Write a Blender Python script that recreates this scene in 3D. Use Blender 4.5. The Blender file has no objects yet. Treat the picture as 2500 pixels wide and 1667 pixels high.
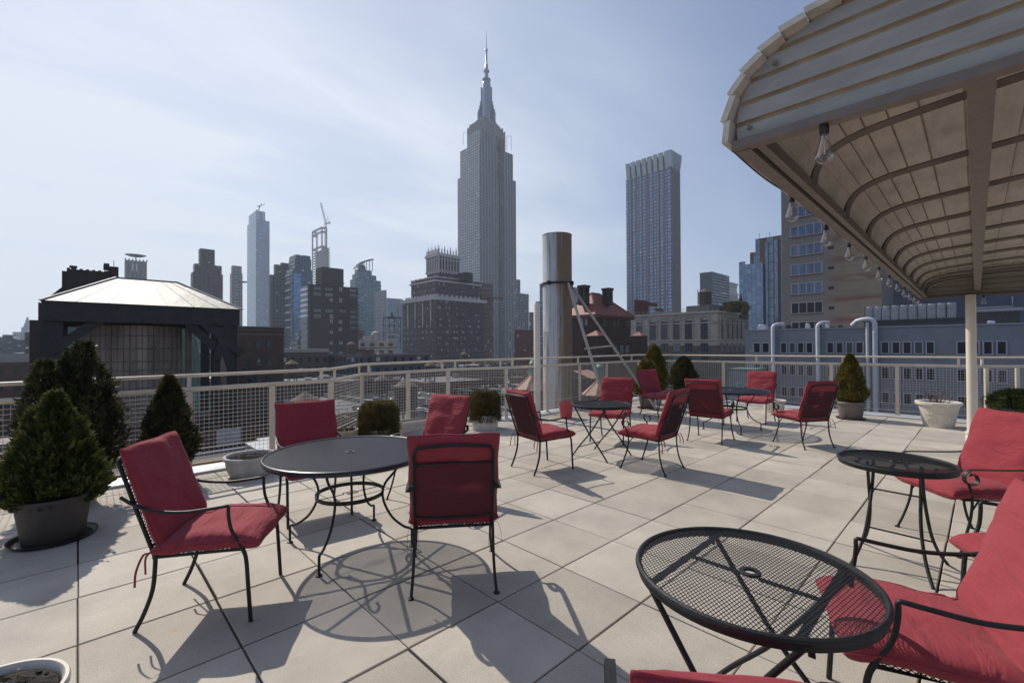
import bpy, bmesh, math, random
from mathutils import Vector, Matrix, noise
R = math.radians
random.seed(7)
scene = bpy.context.scene
COL = scene.collection

# ---------------------------------------------------------------- camera, sky, sun, exposure
CAMH, FPX = 1.54, 1109.0
YA, PI_, RO = R(43.77), R(.55), R(.25)
def cam_axes():
    cy, sy, cp, sp, cr, sr = math.cos(YA), math.sin(YA), math.cos(PI_), math.sin(PI_), math.cos(RO), math.sin(RO)
    f = Vector((sy*cp, cy*cp, sp)); rt = Vector((cy, -sy, 0)); dn = f.cross(rt)
    return cr*rt + sr*dn, -sr*rt + cr*dn, f
RT, DN, FW = cam_axes()
cam = bpy.data.cameras.new('camera'); cam_o = bpy.data.objects.new('camera', cam); COL.objects.link(cam_o)
m = Matrix((RT, -DN, -FW)).transposed().to_4x4(); m.translation = (0, 0, CAMH); cam_o.matrix_world = m
cam.sensor_width = 36; cam.lens = FPX/2500*36; cam.clip_start = .05; cam.clip_end = 20000
scene.camera = cam_o
scene.view_settings.view_transform = 'Standard'; scene.view_settings.look = 'None'
scene.view_settings.gamma = 1; scene.view_settings.exposure = EXPOSURE = 0.0

SUN_EL, SUN_AZ = R(43.5), R(1.0)      # azimuth measured from +Y towards +X
w = bpy.data.worlds.new('World'); scene.world = w; w.use_nodes = True
nt = w.node_tree; nt.nodes.clear()
def N(tree, typ, **kw):
    n = tree.nodes.new(typ)
    for k, v in kw.items():
        if hasattr(n, k): setattr(n, k, v)
        else: n.inputs[k].default_value = v
    return n
sky = N(nt, 'ShaderNodeTexSky', sky_type='NISHITA', sun_disc=False, sun_elevation=SUN_EL, sun_rotation=SUN_AZ,
        altitude=50, air_density=1.0, dust_density=0.6, ozone_density=2.2)
tc = N(nt, 'ShaderNodeTexCoord')
sep = N(nt, 'ShaderNodeSeparateXYZ'); nt.links.new(tc.outputs['Generated'], sep.inputs[0])
# thin high cloud: direction projected on a high ceiling, stretched
zc = N(nt, 'ShaderNodeMath', operation='MAXIMUM'); zc.inputs[1].default_value = .03; nt.links.new(sep.outputs[2], zc.inputs[0])
za = N(nt, 'ShaderNodeMath', operation='ADD'); za.inputs[1].default_value = .12; nt.links.new(zc.outputs[0], za.inputs[0])
dv = N(nt, 'ShaderNodeVectorMath', operation='SCALE'); inv = N(nt, 'ShaderNodeMath', operation='DIVIDE'); inv.inputs[0].default_value = 1
nt.links.new(za.outputs[0], inv.inputs[1]); nt.links.new(tc.outputs['Generated'], dv.inputs[0]); nt.links.new(inv.outputs[0], dv.inputs['Scale'])
mp = N(nt, 'ShaderNodeMapping'); mp.inputs['Rotation'].default_value = (0, 0, R(25)); mp.inputs['Scale'].default_value = (.55, 1.15, .02)
mp.inputs['Location'].default_value = (1.3, .4, 0)
nt.links.new(dv.outputs[0], mp.inputs[0])
n1 = N(nt, 'ShaderNodeTexNoise'); n1.inputs['Scale'].default_value = 1.1; n1.inputs['Detail'].default_value = 8; n1.inputs['Roughness'].default_value = .52; n1.inputs['Distortion'].default_value = .35
nt.links.new(mp.outputs[0], n1.inputs['Vector'])
cr1 = N(nt, 'ShaderNodeMapRange'); cr1.inputs['From Min'].default_value = .38; cr1.inputs['From Max'].default_value = .74
cr1.inputs['To Max'].default_value = 1.0; cr1.interpolation_type = 'SMOOTHSTEP'
nt.links.new(n1.outputs['Fac'], cr1.inputs['Value'])
# milky veil, thicker towards the sun (left) and the horizon
dot = N(nt, 'ShaderNodeVectorMath', operation='DOT_PRODUCT'); dot.inputs[1].default_value = (-.15, .99, .1)
nrm = N(nt, 'ShaderNodeVectorMath', operation='NORMALIZE'); nt.links.new(tc.outputs['Generated'], nrm.inputs[0]); nt.links.new(nrm.outputs[0], dot.inputs[0])
veil = N(nt, 'ShaderNodeMapRange'); veil.inputs['From Min'].default_value = .15; veil.inputs['From Max'].default_value = 1.0
veil.inputs['To Min'].default_value = .05; veil.inputs['To Max'].default_value = .72; nt.links.new(dot.outputs['Value'], veil.inputs['Value'])
hz = N(nt, 'ShaderNodeMapRange'); hz.inputs['From Min'].default_value = 0; hz.inputs['From Max'].default_value = .3
hz.inputs['To Min'].default_value = .30; hz.inputs['To Max'].default_value = 0; nt.links.new(sep.outputs[2], hz.inputs['Value'])
a1 = N(nt, 'ShaderNodeMath', operation='ADD'); nt.links.new(veil.outputs[0], a1.inputs[0]); nt.links.new(hz.outputs[0], a1.inputs[1])
cm = N(nt, 'ShaderNodeMath', operation='MULTIPLY'); nt.links.new(cr1.outputs[0], cm.inputs[0])
vm2 = N(nt, 'ShaderNodeMapRange'); vm2.inputs['From Min'].default_value = .25; vm2.inputs['From Max'].default_value = .95
vm2.inputs['To Min'].default_value = .1; vm2.inputs['To Max'].default_value = .9; nt.links.new(dot.outputs['Value'], vm2.inputs['Value'])
nt.links.new(vm2.outputs[0], cm.inputs[1])
a2 = N(nt, 'ShaderNodeMath', operation='ADD', use_clamp=True); nt.links.new(a1.outputs[0], a2.inputs[0]); nt.links.new(cm.outputs[0], a2.inputs[1])
mix = N(nt, 'ShaderNodeMix', data_type='RGBA'); nt.links.new(a2.outputs[0], mix.inputs['Factor'])
skg = N(nt, 'ShaderNodeMix', data_type='RGBA', blend_type='MULTIPLY'); skg.inputs['Factor'].default_value = 1
skg.inputs[7].default_value = SKYTINT = (1.06, 1.06, 1.27, 1)
nt.links.new(sky.outputs[0], skg.inputs[6])
nt.links.new(skg.outputs[2], mix.inputs[6]); mix.inputs[7].default_value = CLOUD = (10.0, 10.8, 12.0, 1)
bg = N(nt, 'ShaderNodeBackground'); bg.inputs['Strength'].default_value = 0.083
nt.links.new(mix.outputs[2], bg.inputs['Color'])
wo = N(nt, 'ShaderNodeOutputWorld'); nt.links.new(bg.outputs[0], wo.inputs[0])

sl = bpy.data.lights.new('sun', 'SUN'); sl.energy = 5.0; sl.angle = R(.53); sl.color = (1.0, .92, .80)
so = bpy.data.objects.new('sun', sl); COL.objects.link(so)
sd = Vector((math.sin(SUN_AZ)*math.cos(SUN_EL), math.cos(SUN_AZ)*math.cos(SUN_EL), math.sin(SUN_EL)))
so.rotation_euler = sd.to_track_quat('Z', 'Y').to_euler()

# ---------------------------------------------------------------- geometry helpers
def ray(px, py): return RT*((px-1250)/FPX) + DN*((py-833.5)/FPX) + FW
def at(px, py, D):                       # point on the sight line at forward distance D
    d = ray(px, py); h = d.x*math.sin(YA) + d.y*math.cos(YA); p = d*(D/h); return Vector((p.x, p.y, p.z+CAMH))
def on_x(px, py, x): d = ray(px, py); t = x/d.x; return Vector((x, d.y*t, CAMH+d.z*t))
def on_y(px, py, y): d = ray(px, py); t = y/d.y; return Vector((d.x*t, y, CAMH+d.z*t))

class MB:
    def __init__(s): s.v = []; s.f = []; s.m = []; s.a = []
    def face(s, idx, mi=0): s.f.append(tuple(idx)); s.m.append(mi)
    def quad(s, a, b, c, d, mi=0):
        n = len(s.v); s.v += [Vector(a), Vector(b), Vector(c), Vector(d)]; s.face((n, n+1, n+2, n+3), mi)
    def tri(s, a, b, c, mi=0):
        n = len(s.v); s.v += [Vector(a), Vector(b), Vector(c)]; s.face((n, n+1, n+2), mi)
    def poly(s, pts, mi=0):
        n = len(s.v); s.v += [Vector(p) for p in pts]; s.face(range(n, n+len(pts)), mi)
    def box(s, x0, y0, z0, x1, y1, z1, mi=0, M=None):
        n = len(s.v)
        P = [Vector(p) for p in ((x0,y0,z0),(x1,y0,z0),(x1,y1,z0),(x0,y1,z0),(x0,y0,z1),(x1,y0,z1),(x1,y1,z1),(x0,y1,z1))]
        if M is not None: P = [M @ p for p in P]
        s.v += P
        for q in ((3,2,1,0),(4,5,6,7),(0,1,5,4),(1,2,6,5),(2,3,7,6),(3,0,4,7)): s.face([n+i for i in q], mi)
    def beam(s, a, b, wd, ht, mi=0, up=(0,0,1)):
        a = Vector(a); b = Vector(b); d = (b-a).normalized(); up = Vector(up)
        if abs(d.dot(up)) > .98: up = Vector((1,0,0))
        r = d.cross(up).normalized(); u = r.cross(d)
        n = len(s.v)
        for p in (a, b):
            for i, j in ((-1,-1),(1,-1),(1,1),(-1,1)): s.v.append(p + r*(i*wd/2) + u*(j*ht/2))
        for q in ((3,2,1,0),(4,5,6,7),(0,1,5,4),(1,2,6,5),(2,3,7,6),(3,0,4,7)): s.face([n+i for i in q], mi)
    def tube(s, pts, r, seg=8, closed=False, mi=0, rz=None, cap=True, refv=(0,0,1)):
        pts = [Vector(p) for p in pts]; n0 = len(s.v); n = len(pts); rz = rz if rz else r
        rr = r if isinstance(r, (list, tuple)) else [r]*n
        ratio = (rz/r) if not isinstance(r, (list, tuple)) else 1
        prev = None
        for i, p in enumerate(pts):
            a = pts[i-1] if (i > 0 or closed) else p; b = pts[(i+1) % n] if (i < n-1 or closed) else p
            t = (b-a).normalized()
            if prev is None:
                ref = Vector(refv)
                if abs(t.dot(ref)) > .95: ref = Vector((1,0,0)) if abs(t.x) < .9 else Vector((0,1,0))
                sd_ = t.cross(ref).normalized()
            else:
                sd_ = (prev - t*prev.dot(t)).normalized()
            prev = sd_; u = sd_.cross(t)
            for k in range(seg):
                an = 2*math.pi*k/seg; s.v.append(p + sd_*(math.cos(an)*rr[i]) + u*(math.sin(an)*rr[i]*ratio))
        for i in range(n if closed else n-1):
            for k in range(seg):
                a = n0+i*seg+k; b = n0+i*seg+(k+1) % seg; c = n0+((i+1) % n)*seg+(k+1) % seg; d = n0+((i+1) % n)*seg+k
                s.face((a, b, c, d), mi)
        if cap and not closed:
            s.face([n0+k for k in range(seg)][::-1], mi); s.face([n0+(n-1)*seg+k for k in range(seg)], mi)
    def lathe(s, prof, seg=32, c=(0,0,0), mi=0, sx=1, sy=1, wob=0, cap0=False, cap1=False):
        n0 = len(s.v); c = Vector(c)
        for r, z in prof:
            for k in range(seg):
                an = 2*math.pi*k/seg; q = 1 + wob*math.sin(an*3+z*9)
                s.v.append(c + Vector((math.cos(an)*r*sx*q, math.sin(an)*r*sy*q, z)))
        for i in range(len(prof)-1):
            for k in range(seg):
                s.face((n0+i*seg+k, n0+i*seg+(k+1) % seg, n0+(i+1)*seg+(k+1) % seg, n0+(i+1)*seg+k), mi)
        if cap0: s.face([n0+k for k in range(seg)][::-1], mi)
        if cap1: s.face([n0+(len(prof)-1)*seg+k for k in range(seg)], mi)
    def build(s, name, mats, parent=None, smooth=None, loc=None):
        me = bpy.data.meshes.new(name)
        me.from_pydata([tuple(v) for v in s.v], [], s.f)
        if not isinstance(mats, (list, tuple)): mats = [mats]
        for mm in mats: me.materials.append(mm)
        me.polygons.foreach_set('material_index', s.m)
        uv = me.uv_layers.new(name='UVMap')
        me.update()
        d = [0.0]*(2*len(me.loops))
        for p in me.polygons:
            nx, ny, nz = abs(p.normal.x), abs(p.normal.y), abs(p.normal.z)
            for li in p.loop_indices:
                co = me.vertices[me.loops[li].vertex_index].co
                if nz > .75: u_, v_ = co.x, co.y
                elif nx > ny: u_, v_ = co.y+.37, co.z
                else: u_, v_ = co.x, co.z
                d[2*li] = u_; d[2*li+1] = v_
        uv.data.foreach_set('uv', d)
        if smooth is not None:
            me.polygons.foreach_set('use_smooth', [True]*len(me.polygons))
            if smooth < 180: me.set_sharp_from_angle(angle=R(smooth))
        o = bpy.data.objects.new(name, me); COL.objects.link(o)
        if parent: o.parent = parent
        if loc: o.location = loc
        return o

def tag(o, label=None, cat=None, group=None, kind=None):
    if label: o['label'] = label
    if cat: o['category'] = cat
    if group: o['group'] = group
    if kind: o['kind'] = kind
    return o
def thing(name, label, cat, loc=(0,0,0), rz=0, group=None):
    o = bpy.data.objects.new(name, None); COL.objects.link(o); o.location = loc; o.rotation_euler = (0,0,rz)
    o.empty_display_size = .1
    return tag(o, label, cat, group)
def dup(root, loc, rz, label, group=None):
    r = root.copy(); COL.objects.link(r); r.location = loc; r.rotation_euler = (0,0,rz); r['label'] = label
    if group: r['group'] = group
    for ch in list(root.children):
        c = ch.copy(); COL.objects.link(c); c.parent = r
        for g in ch.children:
            d = g.copy(); COL.objects.link(d); d.parent = c
    return r
def arc(pts, n=8):                       # Catmull-Rom through points
    P = [Vector(p) for p in pts]; P = [2*P[0]-P[1]] + P + [2*P[-1]-P[-2]]; out = []
    for i in range(1, len(P)-2):
        for k in range(n):
            t = k/n
            out.append(.5*((2*P[i]) + (P[i+1]-P[i-1])*t + (2*P[i-1]-5*P[i]+4*P[i+1]-P[i+2])*t*t + (3*P[i]-P[i-1]-3*P[i+1]+P[i+2])*t**3))
    out.append(P[-2]); return out

# ---------------------------------------------------------------- materials
def lk(t, a, b): t.links.new(a, b)
def mat(name, col, rough=.6, metal=0, nscale=0, namt=.15, bump=0, bscale=40, spec=.5, col2=None, coord='Object', detail=5, coat=0, stretch=None):
    mt = bpy.data.materials.new(name); mt.use_nodes = True; t = mt.node_tree; b = t.nodes['Principled BSDF']
    b.inputs['Base Color'].default_value = (*col, 1); b.inputs['Roughness'].default_value = rough; b.inputs['Metallic'].default_value = metal
    b.inputs['Specular IOR Level'].default_value = spec
    if coat: b.inputs['Coat Weight'].default_value = coat
    if nscale or bump:
        c = N(t, 'ShaderNodeTexCoord'); src = c.outputs[coord]
        if stretch:
            mpn = N(t, 'ShaderNodeMapping'); mpn.inputs['Scale'].default_value = stretch; lk(t, src, mpn.inputs[0]); src = mpn.outputs[0]
    if nscale:
        n = N(t, 'ShaderNodeTexNoise'); n.inputs['Scale'].default_value = nscale; n.inputs['Detail'].default_value = detail; n.inputs['Roughness'].default_value = .6
        lk(t, src, n.inputs['Vector'])
        rmp = N(t, 'ShaderNodeMapRange'); rmp.inputs['From Min'].default_value = .3; rmp.inputs['From Max'].default_value = .7; lk(t, n.outputs['Fac'], rmp.inputs['Value'])
        mx = N(t, 'ShaderNodeMix', data_type='RGBA'); c2 = col2 if col2 else tuple(x*(1-namt*2) for x in col)
        mx.inputs[6].default_value = (*c2, 1); mx.inputs[7].default_value = (*(col if col2 else tuple(min(1, x*(1+namt*.6)) for x in col)), 1)
        lk(t, rmp.outputs[0], mx.inputs['Factor']); lk(t, mx.outputs[2], b.inputs['Base Color'])
    if bump:
        n2 = N(t, 'ShaderNodeTexNoise'); n2.inputs['Scale'].default_value = bscale; n2.inputs['Detail'].default_value = 4; lk(t, src, n2.inputs['Vector'])
        bp = N(t, 'ShaderNodeBump'); bp.inputs['Strength'].default_value = bump; bp.inputs['Distance'].default_value = .01; lk(t, n2.outputs['Fac'], bp.inputs['Height']); lk(t, bp.outputs[0], b.inputs['Normal'])
    return mt
def mth(t, op, a, b=None, clamp=False):
    n = N(t, 'ShaderNodeMath', operation=op, use_clamp=clamp)
    for i, x in enumerate((a, b)):
        if x is None: continue
        if isinstance(x, (int, float)): n.inputs[i].default_value = x
        else: lk(t, x, n.inputs[i])
    return n.outputs[0]
def mixc(t, f, a, b):
    n = N(t, 'ShaderNodeMix', data_type='RGBA')
    for i, x in ((0, f), (6, a), (7, b)):
        if isinstance(x, (int, float)): n.inputs[i].default_value = x
        elif isinstance(x, tuple): n.inputs[i].default_value = (*x, 1)
        else: lk(t, x, n.inputs[i])
    return n.outputs[2]
def facade(name, wall, glass, cw, fh, fw, fhh, span=None, blind=(.5,.5,.48), pb=.15, sub=1, gap=.06, rough=.15, band=0, bandcol=None, wn=.12, refl=.35, off=0):
    """wall with a regular grid of windows set in it: cell cw x fh metres, opening fw x fhh of the cell"""
    mt = bpy.data.materials.new(name); mt.use_nodes = True; t = mt.node_tree; b = t.nodes['Principled BSDF']
    uv = N(t, 'ShaderNodeUVMap'); s = N(t, 'ShaderNodeSeparateXYZ'); lk(t, uv.outputs[0], s.inputs[0])
    u = mth(t, 'DIVIDE', mth(t, 'ADD', s.outputs[0], 4000+off), cw); v = mth(t, 'DIVIDE', mth(t, 'ADD', s.outputs[1], 400.3), fh)
    fu = mth(t, 'FRACT', u); fv = mth(t, 'FRACT', v)
    inx = mth(t, 'LESS_THAN', mth(t, 'ABSOLUTE', mth(t, 'SUBTRACT', fu, .5)), fw/2)
    iny = mth(t, 'LESS_THAN', mth(t, 'ABSOLUTE', mth(t, 'SUBTRACT', fv, .5)), fhh/2)
    if sub > 1:
        lu = mth(t, 'MULTIPLY', mth(t, 'DIVIDE', mth(t, 'SUBTRACT', fu, .5-fw/2), fw), sub)
        inx2 = mth(t, 'MULTIPLY', inx, mth(t, 'LESS_THAN', mth(t, 'ABSOLUTE', mth(t, 'SUBTRACT', mth(t, 'FRACT', lu), .5)), .5-gap))
        cellu = mth(t, 'ADD', mth(t, 'MULTIPLY', mth(t, 'FLOOR', u), sub), mth(t, 'FLOOR', lu))
    else: inx2 = inx; cellu = mth(t, 'FLOOR', u)
    win = mth(t, 'MULTIPLY', inx2, iny)
    cb = N(t, 'ShaderNodeCombineXYZ'); lk(t, cellu, cb.inputs[0]); lk(t, mth(t, 'FLOOR', v), cb.inputs[1])
    wn_ = N(t, 'ShaderNodeTexWhiteNoise', noise_dimensions='2D'); lk(t, cb.outputs[0], wn_.inputs['Vector'])
    isb = mth(t, 'LESS_THAN', wn_.outputs['Value'], pb)
    # blinds pulled part of the way down the opening
    isb = mth(t, 'MULTIPLY', isb, mth(t, 'GREATER_THAN', mth(t, 'ADD', mth(t, 'DIVIDE', mth(t, 'SUBTRACT', fv, .5), fhh), .5), mth(t, 'MULTIPLY', mth(t, 'FRACT', mth(t, 'MULTIPLY', wn_.outputs['Value'], 37)), .7)))
    gv = mixc(t, wn_.outputs['Value'], tuple(x*.72 for x in glass), tuple(x*1.22 for x in glass))
    gcol = mixc(t, isb, gv, blind)
    n = N(t, 'ShaderNodeTexNoise'); n.inputs['Scale'].default_value = .12; n.inputs['Detail'].default_value = 6; n.inputs['Roughness'].default_value = .65; lk(t, uv.outputs[0], n.inputs['Vector'])
    wc = mixc(t, n.outputs['Fac'], tuple(x*(1-wn*2) for x in wall), tuple(min(1, x*(1+wn*2)) for x in wall))
    base = wc
    if span: base = mixc(t, inx, wc, span)
    if band:
        bb = mth(t, 'LESS_THAN', mth(t, 'FRACT', mth(t, 'DIVIDE', mth(t, 'ADD', s.outputs[1], 400.3), fh*band)), .3/band)
        base = mixc(t, bb, base, bandcol)
    lk(t, mixc(t, win, base, gcol), b.inputs['Base Color'])
    lk(t, mth(t, 'SUBTRACT', .8, mth(t, 'MULTIPLY', win, .8-rough)), b.inputs['Roughness'])
    lk(t, mth(t, 'MULTIPLY', mth(t, 'MULTIPLY', win, refl), mth(t, 'SUBTRACT', 1, isb)), b.inputs['Metallic'])
    bp = N(t, 'ShaderNodeBump'); bp.inputs['Strength'].default_value = .3; bp.inputs['Distance'].default_value = .06; bp.invert = True
    lk(t, win, bp.inputs['Height']); lk(t, bp.outputs[0], b.inputs['Normal'])
    return mt
def brickmat(name, c1, c2, mortar, scale=1, bw=.22, bh=.075, dirt=.3):
    mt = bpy.data.materials.new(name); mt.use_nodes = True; t = mt.node_tree; b = t.nodes['Principled BSDF']
    uv = N(t, 'ShaderNodeUVMap'); br = N(t, 'ShaderNodeTexBrick'); lk(t, uv.outputs[0], br.inputs['Vector'])
    br.inputs['Scale'].default_value = 1; br.inputs['Brick Width'].default_value = bw; br.inputs['Row Height'].default_value = bh; br.inputs['Mortar Size'].default_value = .008
    br.inputs['Color1'].default_value = (*c1, 1); br.inputs['Color2'].default_value = (*c2, 1); br.inputs['Mortar'].default_value = (*mortar, 1)
    n = N(t, 'ShaderNodeTexNoise'); n.inputs['Scale'].default_value = .5; n.inputs['Detail'].default_value = 7; lk(t, uv.outputs[0], n.inputs['Vector'])
    f = N(t, 'ShaderNodeMapRange'); f.inputs['From Min'].default_value = .35; f.inputs['From Max'].default_value = .7; f.inputs['To Min'].default_value = 1-dirt; lk(t, n.outputs['Fac'], f.inputs['Value'])
    mx = N(t, 'ShaderNodeMix', data_type='RGBA', blend_type='MULTIPLY'); mx.inputs[0].default_value = 1; lk(t, br.outputs['Color'], mx.inputs[6]); lk(t, f.outputs[0], mx.inputs[7])
    lk(t, mx.outputs[2], b.inputs['Base Color']); b.inputs['Roughness'].default_value = .85
    return mt
def glassy(name, col, rough=.05):
    return mat(name, col, rough, 0, spec=.8)
def leafmat(name, c1, c2, c3):
    mt = bpy.data.materials.new(name); mt.use_nodes = True; t = mt.node_tree; b = t.nodes['Principled BSDF']
    c = N(t, 'ShaderNodeTexCoord'); n = N(t, 'ShaderNodeTexNoise'); n.inputs['Scale'].default_value = 7; n.inputs['Detail'].default_value = 3; lk(t, c.outputs['Object'], n.inputs['Vector'])
    wn_ = N(t, 'ShaderNodeTexNoise'); wn_.inputs['Scale'].default_value = 60; lk(t, c.outputs['Object'], wn_.inputs['Vector'])
    f = mth(t, 'ADD', mth(t, 'MULTIPLY', n.outputs['Fac'], .6), mth(t, 'MULTIPLY', wn_.outputs['Fac'], .5))
    r_ = N(t, 'ShaderNodeValToRGB'); lk(t, f, r_.inputs[0]); e = r_.color_ramp.elements
    e[0].position = .36; e[0].color = (*c1, 1); e[1].position = .72; e[1].color = (*c3, 1); m_ = e.new(.54); m_.color = (*c2, 1)
    lk(t, r_.outputs[0], b.inputs['Base Color']); b.inputs['Roughness'].default_value = .5; b.inputs['Specular IOR Level'].default_value = .4
    tr = N(t, 'ShaderNodeBsdfTranslucent'); lk(t, r_.outputs[0], tr.inputs[0]); ms = N(t, 'ShaderNodeMixShader'); ms.inputs[0].default_value = .3
    lk(t, b.outputs[0], ms.inputs[1]); lk(t, tr.outputs[0], ms.inputs[2]); lk(t, ms.outputs[0], t.nodes['Material Output'].inputs[0])
    return mt

M = {}
M['cream'] = mat('cream_paint', (.66,.56,.44), .45, nscale=6, namt=.06, bump=.05)
M['cream2'] = mat('cream_paint_pole', (.70,.63,.54), .4, nscale=3, namt=.05)
M['wire'] = mat('cream_wire', (.60,.55,.48), .5)
M['alu'] = mat('aluminium_flashing', (.55,.56,.58), .4, .3, nscale=3, namt=.1)
M['iron'] = mat('charcoal_iron', (.017,.018,.020), .48, 0, nscale=30, namt=.25, spec=.35, bump=.15, bscale=90)
M['mesh'] = mat('charcoal_mesh', (.022,.023,.027), .5, 0, spec=.35)
M['navy'] = mat('navy_table_enamel', (.022,.026,.042), .36, 0, spec=.5)
M['soil'] = mat('potting_soil', (.035,.024,.018), .95, nscale=30, namt=.4, bump=1, bscale=60, col2=(.008,.006,.005))
M['white'] = mat('white_paint', (.75,.75,.75), .4)
M['tar'] = mat('tar_roof', (.035,.035,.04), .8, nscale=.4, namt=.3)
M['gravel'] = mat('grey_roof', (.16,.16,.17), .9, nscale=.3, namt=.2, bump=.2)
M['dark'] = mat('dark_steel', (.022,.022,.024), .6, nscale=2, namt=.3)
M['glass'] = mat('window_glass', (.010,.013,.020), .12, 0, spec=.22)
M['glassb'] = mat('window_glass_bluish', (.035,.045,.065), .12, 0, spec=.35)
M['rib'] = mat('canopy_frame_paint', (.17,.14,.125), .5, nscale=12, namt=.12, bump=.1)
M['black'] = mat('black_plastic', (.012,.012,.012), .45)
M['blind'] = mat('pale_blind', (.42,.42,.4), .7)

def fabric():
    mt = bpy.data.materials.new('crimson_canvas'); mt.use_nodes = True; t = mt.node_tree; b = t.nodes['Principled BSDF']
    c = N(t, 'ShaderNodeTexCoord')
    n = N(t, 'ShaderNodeTexNoise'); n.inputs['Scale'].default_value = 3.5; n.inputs['Detail'].default_value = 6; lk(t, c.outputs['Object'], n.inputs['Vector'])
    col = mixc(t, n.outputs['Fac'], (.195,.021,.034), (.265,.034,.049))
    n3 = N(t, 'ShaderNodeTexNoise'); n3.inputs['Scale'].default_value = 28; n3.inputs['Detail'].default_value = 3; lk(t, c.outputs['Object'], n3.inputs['Vector'])
    col = mixc(t, mth(t, 'MULTIPLY', n3.outputs['Fac'], .3), col, (.34,.065,.075))
    oi = N(t, 'ShaderNodeObjectInfo'); col = mixc(t, mth(t, 'MULTIPLY', oi.outputs['Random'], .32), col, (.33,.075,.085))
    lk(t, col, b.inputs['Base Color']); b.inputs['Roughness'].default_value = .85; b.inputs['Specular IOR Level'].default_value = .15
    b.inputs['Sheen Weight'].default_value = .12; b.inputs['Sheen Roughness'].default_value = .5; b.inputs['Sheen Tint'].default_value = (1,.7,.7,1)
    n2 = N(t, 'ShaderNodeTexNoise'); n2.inputs['Scale'].default_value = 9; n2.inputs['Detail'].default_value = 3; n2.inputs['Distortion'].default_value = .6
    mp_ = N(t, 'ShaderNodeMapping'); mp_.inputs['Scale'].default_value = (.5, 1.6, 1.2); lk(t, c.outputs['Object'], mp_.inputs[0]); lk(t, mp_.outputs[0], n2.inputs['Vector'])
    wv = N(t, 'ShaderNodeTexNoise'); wv.inputs['Scale'].default_value = 420; lk(t, c.outputs['Object'], wv.inputs['Vector'])
    bp = N(t, 'ShaderNodeBump'); bp.inputs['Strength'].default_value = .85; bp.inputs['Distance'].default_value = .025; lk(t, n2.outputs['Fac'], bp.inputs['Height'])
    bp2 = N(t, 'ShaderNodeBump'); bp2.inputs['Strength'].default_value = .25; bp2.inputs['Distance'].default_value = .002; lk(t, wv.outputs['Fac'], bp2.inputs['Height']); lk(t, bp.outputs[0], bp2.inputs['Normal'])
    lk(t, bp2.outputs[0], b.inputs['Normal'])
    return mt
M['fabric'] = fabric()
M['leafA'] = leafmat('thuja_dark', (.014,.016,.007), (.045,.048,.017), (.13,.115,.042))
M['leafB'] = leafmat('thuja_green', (.018,.026,.006), (.055,.07,.016), (.135,.13,.035))
M['leafC'] = leafmat('thuja_golden', (.035,.035,.006), (.12,.10,.02), (.26,.2,.05))
M['leafD'] = leafmat('heath_brownish', (.035,.034,.012), (.11,.09,.033), (.26,.19,.08))
M['leafE'] = leafmat('boxwood', (.015,.03,.008), (.05,.08,.02), (.12,.16,.06))
M['bark'] = mat('bark', (.06,.045,.035), .9, nscale=20, namt=.2)

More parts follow.
